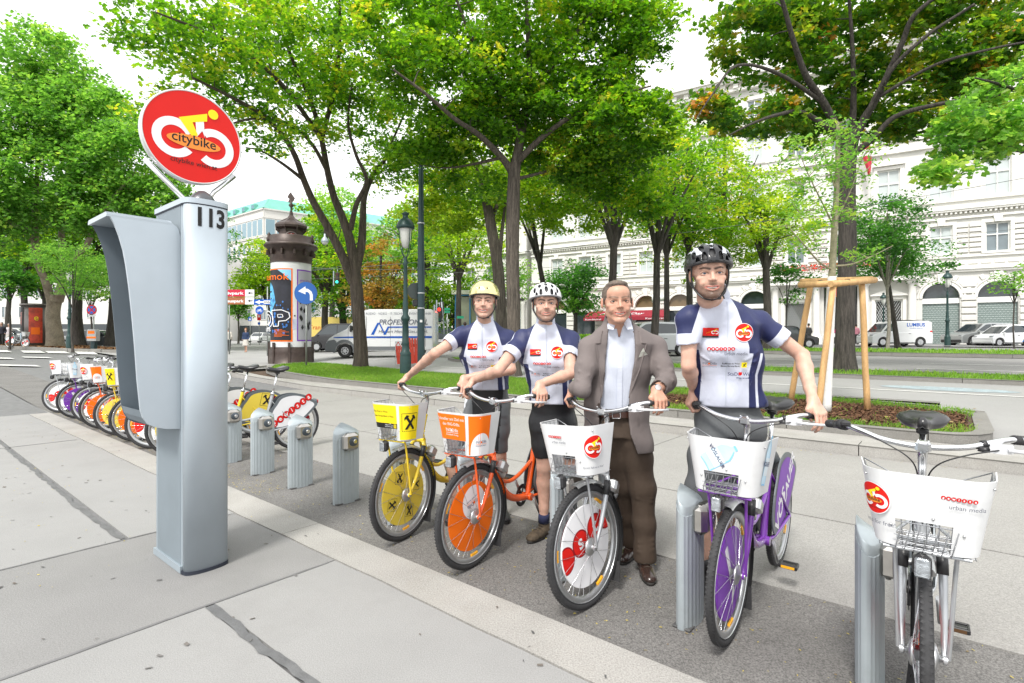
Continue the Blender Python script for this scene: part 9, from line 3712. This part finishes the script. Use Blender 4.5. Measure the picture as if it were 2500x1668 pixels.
gsn=sign_post(1092,40,[('street_board',0,755,14,6,rect2(mat('board_green',(.0,.20,.10),.5),-1,-1,1,1),'box'),('street_board',0,762,14,5,rect2(mat('board_green',(.0,.20,.10),.5),-1,-1,1,1),'box'),('street_board',32,775,17,6,rect2(mat('board_green',(.0,.20,.10),.5),-1,-1,1,1),'box')],'small green direction boards beside the traffic light post',3.2)
# loudspeaker-like white drum on the facade
mb=MB()
p_=at(1592,729,40)
mb.cyl((0,0,0),(.9,-.3,0),.26,.22,20)
mb.lathe([(.32,0),(.24,.25)],(0,0,0),20,axis=(1,-.3,0))
o=mb.build('loudspeaker',WHITE)
o.location=p_
tag(o,'white drum-shaped loudspeaker mounted near the small green lamp','loudspeaker')
# vehicles
CGL=mat('car_glass',(.025,.035,.04),.05,spec=1.0)
CTY=mat('car_tyre',(.02,.02,.02),.8)
CBL=mat('car_black_trim',(.03,.03,.032),.5)
def car(u,y,head,L,W_,H,paint,label,side,green,group='cars parked and driving beyond the verge',hood=None,rimr=.62,stripe=None,wheels=(.18,.80),wr=.32,z=None,rear=True,belt=.56,roofbars=False,name='parked_car',cat='car'):
 """side: outline (x, z) in units of length and height; green: greenhouse outline; x from front (0) to rear (1); the car faces -x then turned by head"""
 b=on_ground(u,y)
 if z is not None:
  b.z=z
 r=empty(name,b,R(head),label,cat,group)
 cx=L/2
 def P(o):
  return[(a*L-cx,c*H)for a,c in o]
 mb=MB()
 # lower body: outline with wheel arches
 w0,w1=wheels[0]*L-cx,wheels[1]*L-cx
 ar=wr*1.16
 out=P(side)
 bot=[(L/2-.03,.22),(w1+ar,.22)]+[(w1+ar*math.cos(R(a)),wr+ar*math.sin(R(a))*.98)for a in range(0,181,20)]+[(w1-ar,.20),(w0+ar,.20)]+[(w0+ar*math.cos(R(a)),wr+ar*math.sin(R(a))*.98)for a in range(0,181,20)]+[(w0-ar,.22),(-cx+.03,.22)]
 out=out+bot
 n=len(out)
 hw=W_/2
 rings=[(-hw,.94),(-hw*.985,1.0),(hw*.985,1.0),(hw,.94)]
 V=[]
 cz=H*.35
 for yy,s in rings:
  for a,c in out:
   V.append((a*(1 if s==1 else .985),yy,cz+(c-cz)*(1 if s==1 else .96)))
 F=[]
 for k in range(3):
  for i in range(n):
   j=(i+1)%n
   F.append((k*n+i,k*n+j,(k+1)*n+j,(k+1)*n+i))
 tri=tessellate_polygon([[Vector((a,c,0))for a,c in out]])
 F+=[tuple(t)for t in tri]+[tuple(3*n+q for q in t)for t in tri]
 mb.add(V,F,0,False)
 body=mb.build('body',paint,r)
 # greenhouse: tapered inwards
 g=P(green)
 m=len(g)
 zt_=max(c for a,c in g)
 zb2=min(c for a,c in g)
 V=[]
 for s in(-1,1):
  for a,c in g:
   f=(c-zb2)/(zt_-zb2)
   V.append((a,s*(hw*.955-f*hw*.17),c))
 tri=tessellate_polygon([[Vector((a,c,0))for a,c in g]])
 mb=MB()
 mb.add(V,[tuple(t)for t in tri]+[tuple(m+q for q in t)for t in tri]+[(i,(i+1)%m,m+(i+1)%m,m+i)for i in range(m)],0,False)
 mb.build('cabin',paint,r)
 # glass: inset copies on the sides, screens front and rear
 for s in(-1,1):
  cxg=sum(a for a,c in g)/m
  czg=(zt_+zb2)/2
  ins=[(cxg+(a-cxg)*.90,czg+(c-czg)*.74)for a,c in g]
  xs=[a for a,c in ins]
  x0,x1=min(xs),max(xs)
  cuts=[x0,x0+(x1-x0)*.42,x1]if L<4.2 else[x0,x0+(x1-x0)*.36,x0+(x1-x0)*.72,x1]
  for q in range(len(cuts)-1):
   A_,B_=cuts[q]+.03,cuts[q+1]-.03
   def clip(poly,xa,sgn):
    o_=[]
    for i in range(len(poly)):
     p,q2=poly[i],poly[(i+1)%len(poly)]
     ip,iq=(p[0]-xa)*sgn>=0,(q2[0]-xa)*sgn>=0
     if ip:
      o_.append(p)
     if ip!=iq:
      t=(xa-p[0])/(q2[0]-p[0])
      o_.append((xa,p[1]+(q2[1]-p[1])*t))
    return o_
   pc_=clip(clip(ins,A_,1),B_,-1)
   if len(pc_)<3:
    continue
   V=[]
   for a,c in pc_:
    f=(c-zb2)/(zt_-zb2)
    V.append((a,s*(hw*.955-f*hw*.17+.008),c))
   mb=MB()
   mb.add(V,[tuple(range(len(V)))],0)
   mb.build('side_window',CGL,r,fix=False)
   # front and rear screens
 for idx in(hood or((0,1),(2,3))):
  (a,c),(a2,c2)=g[idx[0]],g[idx[1]]
  V=[]
  d=Vector((c2-c,0,-(a2-a))).normalized()
  if d.x*((a+a2)/2)<0:
   d=-d
  for t,sx in((.08,1),(.92,1),(.92,-1),(.08,-1)):
   aa,ccz=a+(a2-a)*t,c+(c2-c)*t
   f=(ccz-zb2)/(zt_-zb2)
   V.append((aa+d.x*.012,sx*(hw*.955-f*hw*.17)*.90,ccz+d.z*.012))
  mb=MB()
  mb.add(V,[(0,1,2,3)],0)
  mb.build('windscreen' if idx[0]==0 else 'rear_window',CGL,r,fix=False)
 for s in(-1,1):
  for wx in(w0,w1):
   mb=MB()
   mb.lathe([(wr*.62,-.11),(wr*.93,-.11),(wr,-.085),(wr,.085),(wr*.93,.11),(wr*.62,.11)],(wx,s*(hw-.12),wr),24,axis=(0,1,0),close_prof=True)
   t_=mb.build('wheel',CTY,r,fix=False)
   mb=MB()
   mb.cyl((wx,s*(hw-.10),wr),(wx,s*(hw-.03),wr),wr*.62,wr*.60,20)
   for k in range(5):
    a=2*PI*k/5
    mb.box((wx+wr*.32*math.cos(a),s*(hw-.022),wr+wr*.32*math.sin(a)),(wr*.55,.02,wr*.16),rot=Matrix.Rotation(-a,3,'Y'))
   mb.build('rim',ALLOY if rimr>.6 else CBL,t_,fix=False)
  mb=MB()
  mb.box((-L/2+.16,s*hw*.76,H*.44),(.26,.30,.15),bev=.04)
  mb.build('headlight',LENS,r)
  mb=MB()
  mb.box((L/2-.09,s*hw*.84,H*.58),(.20,.26,.17),bev=.04)
  mb.build('tail_light',REFL_R,r)
  mb=MB()
  mb.box((g[0][0]+.22,s*(hw+.07),zb2+.07),(.10,.17,.12),bev=.03)
  mb.build('mirror',paint,r)
  mb=MB()
  mb.box((0,s*(hw+.002),.26),(w1-w0-2*ar,.02,.08))
  mb.box((.12*L,s*(hw+.003),H*.50),(.16,.02,.03))
  mb.build('side_trim',CBL,r,fix=False)
 mb=MB()
 mb.box((-L/2+.02,0,.36),(.10,W_*.92,.22),bev=.04)
 mb.box((L/2-.02,0,.38),(.10,W_*.92,.22),bev=.04)
 mb.build('bumper',CBL if wr>.33 else paint,r)
 mb=MB()
 mb.box((L/2+.035,0,.62),(.012,.5,.11))
 mb.build('number_plate',I_WHT,r)
 if roofbars:
  mb=MB()
  for s in(-1,1):
   mb.tube([(-.12*L,s*hw*.62,H+.05),(.42*L,s*hw*.62,H+.05)],.02,6)
  for x in(-.08,.15,.38):
   mb.tube([(x*L,-hw*.62,H+.05),(x*L,hw*.62,H+.05)],.016,6)
  mb.build('roof_rack',CBL,r,fix=False)
 return r
HB=[(0,.30),(0,.44),(.03,.50),(.14,.56),(.24,.60),(.98,.62),(1,.55),(1,.30)]
HBg=[(.20,.59),(.38,.96),(.46,1.0),(.84,.98),(.97,.61)]
EST=[(0,.30),(0,.42),(.03,.50),(.20,.58),(.26,.60),(.985,.63),(1,.54),(1,.30)]
ESTg=[(.22,.59),(.40,.96),(.50,1.0),(.86,.97),(.985,.62)]
VANS=[(0,.26),(0,.40),(.03,.46),(.16,.54),(.98,.56),(1,.5),(1,.26)]
VANg=[(.15,.53),(.30,.93),(.36,.98),(.97,1.0),(.995,.55)]
C_WH=mat('car_white',(.66,.67,.68),.25,coat=.6)
C_SV=mat('car_silver',(.44,.46,.46),.28,.6,coat=.6)
C_BK=mat('car_black',(.012,.012,.014),.2,coat=.7)
C_GY=mat('car_grey',(.10,.11,.12),.25,.4,coat=.6)
H4=((0,1),(3,4))
car(1577,26.6,12,4.75,1.88,1.66,C_SV,'silver family car driving away on the main road right of the jacketed man',EST,ESTg,hood=H4,name='moving_car')
car(1918,36.5,178,3.6,1.7,1.50,C_BK,'small black hatchback parked left of the door behind the stakes',HB,HBg,hood=H4)
car(1800,38.5,178,4.3,1.75,1.45,C_BK,'black car parked further left, mostly behind the tall cyclist arm',HB,HBg,hood=H4)
kg=car(2182,38.5,-1,4.2,1.8,1.82,C_WH,'white delivery van with blue lettering parked by the dark trunk',VANS,VANg,hood=((0,1),(3,4)),roofbars=True,wr=.33,name='delivery_van',cat='van')
mb=MB()
mb.box((.78,-.905+.085,1.38),(2.55,.07,.70))
mb.build('side_panel',C_WH,kg)
lay('lettering',T(I_BLU,'LUMBUS',.95,1.42,.34,bold=.03)+T(I_BLU,'columbus-reisen.at',.95,1.26,.12),lambda a,b,h:Vector((a,-.857-h,b)),kg)
car(2395,39.6,2,4.6,1.9,1.70,C_SV,'silver off-road car parked behind the green lamp at right',EST,ESTg,hood=H4,wr=.37)
SMS=[(0,.30),(0,.40),(.06,.50),(.20,.56),(.26,.60),(.98,.62),(1,.5),(1,.28)]
SMg=[(.18,.55),(.44,.93),(.56,1.0),(.88,.97),(.99,.60)]
sm_=car(2448,37.2,2,2.95,1.6,1.54,C_WH,'small two-seat white car with a blue rear swoosh at the right edge',SMS,SMg,hood=H4,wheels=(.17,.83),wr=.30)
mb=MB()
mb.prism([(.55,.35),(.85,.40),(1.25,.80),(1.30,1.20),(1.05,1.45),(.75,1.50),(1.05,1.25),(1.10,.85),(.85,.55)],-.812,-.80,'xz')
mb.build('blue_swoosh',mat('car_blue',(.01,.20,.62),.3,coat=.5),sm_)
# dark minibus behind the white van
car(835,37,8,4.7,1.9,1.92,C_BK,'dark minibus waiting left of the white van',VANS,VANg,hood=H4,name='minibus',cat='minibus')
# cars behind the avenue
for i,(u_,y_,hd,pt,lb)in enumerate([(214,47,180,C_WH,'white car parked behind the island, left of the litter bin'),(246,45,180,C_GY,'dark grey car behind the litter bin'),(48,50,180,C_WH,'white estate car at far left behind the poster display'),(160,48,180,C_SV,'silver car glimpsed right of the plane trunk'),(6,49,180,C_GY,'grey car at the very left edge'),(700,75,0,C_WH,'far white car beyond the square'),(634,80,90,C_WH,'far white car near the kiosk signs')]):
 car(u_,y_,hd,4.4,1.8,1.48,pt,lb,EST,ESTg,hood=H4)
 # the white van with lettering
vb=on_ground(938,27.8)
vn=empty('panel_van',vb,0,'white panel van with grey bumper, blue stripes and company lettering','van')
VL,VW,VH=5.35,2.05,2.42
side=[(-VL/2,.42),(-VL/2+.02,.75),(-VL/2+.15,.95),(-VL/2+.40,1.12),(-VL/2+1.02,1.42),(-VL/2+1.62,2.18),(-VL/2+1.85,2.34),(-VL/2+2.2,VH),(VL/2-.1,VH),(VL/2,2.3),(VL/2,.40)]
w0,w1,wr,ar=-VL/2+.93,VL/2-1.0,.345,.43
bot=[(w1+ar,.38)]+[(w1+ar*math.cos(R(a)),wr+ar*math.sin(R(a)))for a in range(0,181,15)]+[(w0+ar,.34)]+[(w0+ar*math.cos(R(a)),wr+ar*math.sin(R(a)))for a in range(0,181,15)]
out=side+bot
mb=MB()
n=len(out)
V=[]
for yy,s in((-1,.95),(-.97,1),(.97,1),(1,.95)):
 for a,c in out:
  tp=1-.06*max(0,(c-1.2)/1.2)
  V.append((a*(1 if s==1 else .99),yy*VW/2*tp,1.2+(c-1.2)*(1 if s==1 else .975)))
F=[(k*n+i,k*n+(i+1)%n,(k+1)*n+(i+1)%n,(k+1)*n+i)for k in range(3)for i in range(n)]
tri=tessellate_polygon([[Vector((a,c,0))for a,c in out]])
F+=[tuple(t)for t in tri]+[tuple(3*n+q for q in t)for t in tri]
mb.add(V,F)
mb.build('body',C_WH,vn)
def vs(x,z,h=0.0):
 return Vector((x,-VW/2*(1-.06*max(0,(z-1.2)/1.2))-.004-h,z))
GP=mat('van_grey_plastic',(.13,.14,.15),.55)
mb=MB()
mb.add([vs(-VL/2+1.18,1.38),vs(-VL/2+1.95,1.30),vs(-VL/2+1.95,2.08),vs(-VL/2+1.70,2.08)],[(0,1,2,3)])
mb.build('door_window',CGL,vn,fix=False)
mb=MB()
mb.add([(-VL/2+1.03,-.88,1.44),(-VL/2+1.60,-.82,2.16),(-VL/2+1.60,.82,2.16),(-VL/2+1.03,.88,1.44)],[(0,1,2,3)])
ws=mb.build('windscreen',CGL,vn,fix=False)
ws.location=(-.015,0,.015)
mb=MB()
mb.prism([(-VL/2-.03,.34),(-VL/2-.04,.62),(-VL/2+.10,.84),(-VL/2+.42,.90),(w0-ar*.9,.80),(w0-ar-.02,.30)],-VW/2-.02,VW/2+.02,'xz')
mb.build('front_bumper',GP,vn)
for wx in(w0,w1):
 V,F=[],[]
 for i,a in enumerate(range(-12,193,12)):
  for q in(ar,ar+.13):
   V.append((wx+q*math.cos(R(a)),-VW/2-.012,wr+q*math.sin(R(a))))
 for i in range(17):
  F.append((2*i,2*i+1,2*i+3,2*i+2))
 mb=MB()
 mb.add(V,F)
 mb.build('wheel_arch',GP,vn,fix=False)
 for s in(-1,1):
  mb=MB()
  mb.lathe([(wr*.60,-.12),(wr*.92,-.12),(wr,-.09),(wr,.09),(wr*.92,.12),(wr*.60,.12)],(wx,s*(VW/2-.14),wr),28,axis=(0,1,0),close_prof=True)
  t_=mb.build('wheel',CTY,vn,fix=False)
  mb=MB()
  mb.cyl((wx,s*(VW/2-.10),wr),(wx,s*(VW/2-.06),wr),wr*.60,wr*.56,20)
  for k in range(8):
   a=2*PI*k/8
   mb.ball((wx+wr*.36*math.cos(a),s*(VW/2-.055),wr+wr*.36*math.sin(a)),(.035,.012,.035),8,mi=1)
  mb.build('rim',[ALLOY,CTY],t_,fix=False)
lay('lettering',T(I_GRY,'AUDIO \u00b7 VIDEO \u00b7 IT-TECHNIK \u00b7 EVENTTECHNIK',.95,2.15,.155)+T(I_GRY,'PROFESSIONAL',1.18,1.66,.36,shear=.25,bold=.01)+T(I_GRY,'Herbert Hietler Ges.m.b.H.',1.18,1.24,.22,shear=.2)+poly2(I_BLU,[(-.42,1.15),(-.27,1.15),(-.02,1.72),(-.10,1.75)])+poly2(I_BLU,[(-.05,1.75),(.02,1.75),(.32,1.15),(.24,1.15)])+poly2(I_BLU,[(.20,1.15),(.32,1.15),(.48,1.50),(2.6,1.50),(2.6,1.56),(.42,1.56)])+poly2(I_BLU,[(-VL/2+.35,.98),(-VL/2+1.3,.98),(2.62,.98),(2.62,1.08),(-VL/2+1.3,1.06),(-VL/2+.45,1.03)])+T(I_NAVY,'www.avpro.at',.2,1.0,.13)+poly2(GP,[(w0+ar+.16,.38),(w1-ar-.16,.38),(w1-ar-.16,.56),(w0+ar+.16,.56)]),lambda a,b,h:vs(a,b,h),vn)
for s in(-1,1):
 mb=MB()
 mb.box((-VL/2+1.28,s*(VW/2+.10),1.45),(.10,.18,.34),bev=.04)
 mb.build('mirror',CBL,vn)
 mb=MB()
 mb.prism([(-VL/2+.12,.92),(-VL/2+.30,.95),(-VL/2+.62,1.20),(-VL/2+.45,1.16)],s*.70,s*(VW/2-.02),'xz')
 mb.build('headlight',LENS,vn)
mb=MB()
for x in(-VL/2+1.12,-VL/2+2.02,.55,2.3):
 mb.box(vs(x,1.3)+Vector((0,.0,0)),(.012,.006,1.5))
mb.build('door_seam',CBL,vn,fix=False)
# yellow truck far behind
tb_=on_ground(800,62)
tk=empty('truck',tb_,0,'far truck with a yellow box body left of the dark minibus','truck')
mb=MB()
mb.box((0,0,1.85),(7.5,2.3,2.5))
mb.build('box_body',mat('truck_yellow',(.80,.62,.18),.5),tk)
mb=MB()
mb.box((-4.6,0,1.4),(1.6,2.2,2.0),bev=.2)
mb.build('cab',C_WH,tk)
for x in(-4.4,-1.8,2.2):
 mb=MB()
 mb.cyl((x,-1.1,.45),(x,1.1,.45),.45,.45,18)
 mb.build('wheel',CTY,tk)
lay('lettering',T(I_RED,'Transporter',0,1.7,.7),lambda a,b,h:Vector((a,-1.16-h,b)),tk)
# people in the background
SKB=mat('skin_far',(.50,.30,.22),.6)
def walker(u,y,h,top,bottom,hair,label,face=180,skirt=False,bag=None,stride=.12,bare=False):
 b=on_ground(u,y)
 r=empty('person',b,R(face),label,'person','people far back on the pavements')
 s=h/1.75
 v=Vol((-.32,-.30,-.02),(.32,.30,1.80),.02)
 v.ell((0,0,1.64),(.078,.092,.115),0)
 v.cone((0,0,1.56),(0,0,1.42),.055,.06,.03)
 for sg in(-1,1):
  v.chain([(sg*.17,0,1.40),(sg*.23,.03,1.12),(sg*.20,-.10,.90)],[.045,.038,.032],.02)
  v.chain([(sg*.09,0,.92),(sg*.09,-sg*stride*.6,.50),(sg*.09,-sg*stride+.03,.08)],[.075,.055,.042],.03)
  v.ell((sg*.09,-sg*stride-.03,.045),(.045,.11,.045),.02)
 v.ell((0,0,1.15),(.15,.10,.26),.05)
 V,F=v.mesh()
 vmesh('body',V*s,F,SKB,r,None,1)
 v=Vol((-.34,-.30,.80),(.34,.30,1.55),.02)
 v.loft([((0,0,.92),.175,.125),((0,0,1.1),.165,.12),((0,0,1.32),.195,.13),((0,0,1.45),.12,.09)],(1,0,0),(0,1,0),.03)
 for sg in(-1,1):
  v.chain([(sg*.17,0,1.39),(sg*.23,.03,1.12)]+([]if bare else[(sg*.205,-.07,.96)]),[.062,.055,.05],.03)
 V,F=v.mesh()
 vmesh('top',V*s,F,top,r,None,1)
 v=Vol((-.32,-.32,.05),(.32,.32,1.05),.02)
 if skirt:
  v.loft([((0,0,.48),.23,.18),((0,0,.75),.19,.15),((0,0,.96),.165,.12)],(1,0,0),(0,1,0),.03)
 else:
  v.ell((0,0,.92),(.165,.12,.12),.03)
  zl=.50 if bare else .12
  for sg in(-1,1):
   v.chain([(sg*.09,0,.90),(sg*.09,-sg*stride*.6,.50)]+([]if bare else[(sg*.09,-sg*stride+.03,.12)]),[.10,.078,.062],.03)
 V,F=v.mesh()
 vmesh('bottom',V*s,F,bottom,r,None,1)
 v=Vol((-.14,-.16,1.45),(.14,.16,1.80),.012)
 v.ell((0,.025,1.67),(.092,.100,.115),0)
 v.ell((0,-.10,1.60),(.08,.07,.09),.01,sub=True)
 V,F=v.mesh()
 vmesh('hair',V*s,F,hair,r,None,1)
 if bag:
  mb=MB()
  mb.box((.27*s,0,.85*s),(.10,.28,.30),bev=.04)
  mb.build('bag',bag,r)
 return r
cm=lambda n,c:mat(n,c,.8)
walker(600,37,1.66,cm('navy_coat',(.02,.04,.10)),cm('pale_skirt',(.55,.52,.48)),cm('auburn_hair',(.20,.08,.03)),'woman in a navy jacket and pale skirt walking away left of the poster pillar',0,skirt=True)
walker(557,36.5,1.72,cm('cream_jacket',(.55,.52,.46)),cm('black_trousers',(.02,.02,.02)),cm('grey_hair',(.25,.24,.23)),'person in a cream jacket with a shoulder bag at the edge of the terminal',200,bag=cm('brown_bag',(.12,.05,.03)))
walker(1135,31,1.80,cm('beige_shirt',(.52,.48,.38)),cm('khaki_shorts',(.28,.27,.20)),cm('dark_hair',(.03,.02,.015)),'man in a beige shirt and shorts standing left of the traffic light',180,bare=True,stride=.04)
walker(2047,41.5,1.66,cm('pink_jacket',(.75,.02,.20)),cm('blue_jeans',(.06,.12,.24)),cm('dark_hair',(.03,.02,.015)),'woman in a pink jacket walking past the dark door with a white bag',150,bag=I_WHT)
walker(2090,43,1.70,cm('rose_shirt',(.35,.14,.18)),cm('black_trousers',(.02,.02,.02)),cm('dark_hair',(.03,.02,.015)),'person half hidden behind the large trunk near the white van',160)
walker(1974,41.5,1.72,cm('black_top',(.03,.03,.03)),cm('black_trousers',(.02,.02,.02)),cm('dark_hair',(.03,.02,.015)),'person with raised hands behind the small black hatchback',180)
walker(22,41,1.70,cm('pale_blouse',(.60,.55,.58)),cm('pale_skirt',(.55,.52,.48)),cm('grey_hair',(.25,.24,.23)),'person in pale clothes walking away at the far left',0,skirt=True)
walker(4,40,1.78,cm('dark_suit',(.03,.03,.045)),cm('black_trousers',(.02,.02,.02)),cm('grey_hair',(.25,.24,.23)),'person in dark clothes at the very left edge',30)
walker(1476,52,1.72,cm('dark_suit',(.03,.03,.045)),cm('black_trousers',(.02,.02,.02)),cm('dark_hair',(.03,.02,.015)),'waiter in dark clothes under the red awning',90)
# bicycles leaning on the square far behind: one simple parked bicycle
bi=copy_tree(PB['letters'])
for c in bi.children:
 if c.get('f'):
  c.matrix_local=Matrix.Identity(4)
g_=on_ground(62,34.5)
bi.location=(g_.x,g_.y,g_.z+.08)
bi.rotation_euler=(0,0,R(85))
tag(bi,'bicycle standing across the mulch in front of the poster display','bicycle')
# low hedge by the cafe
n_=2600
hp=at(1425,800,48)
lm=leaves_mesh('crown',np.stack([rng.uniform(-1.8,1.8,n_),rng.uniform(-.4,.4,n_),rng.uniform(0,1.0,n_)],1),.14,rng.uniform(.2,.8,n_),G_MID,None,9)
he=empty('hedge',(hp.x,hp.y,ground_z(hp.x,hp.y)),0,'clipped green hedge in tubs by the cafe awning','hedge')
lm.parent=he
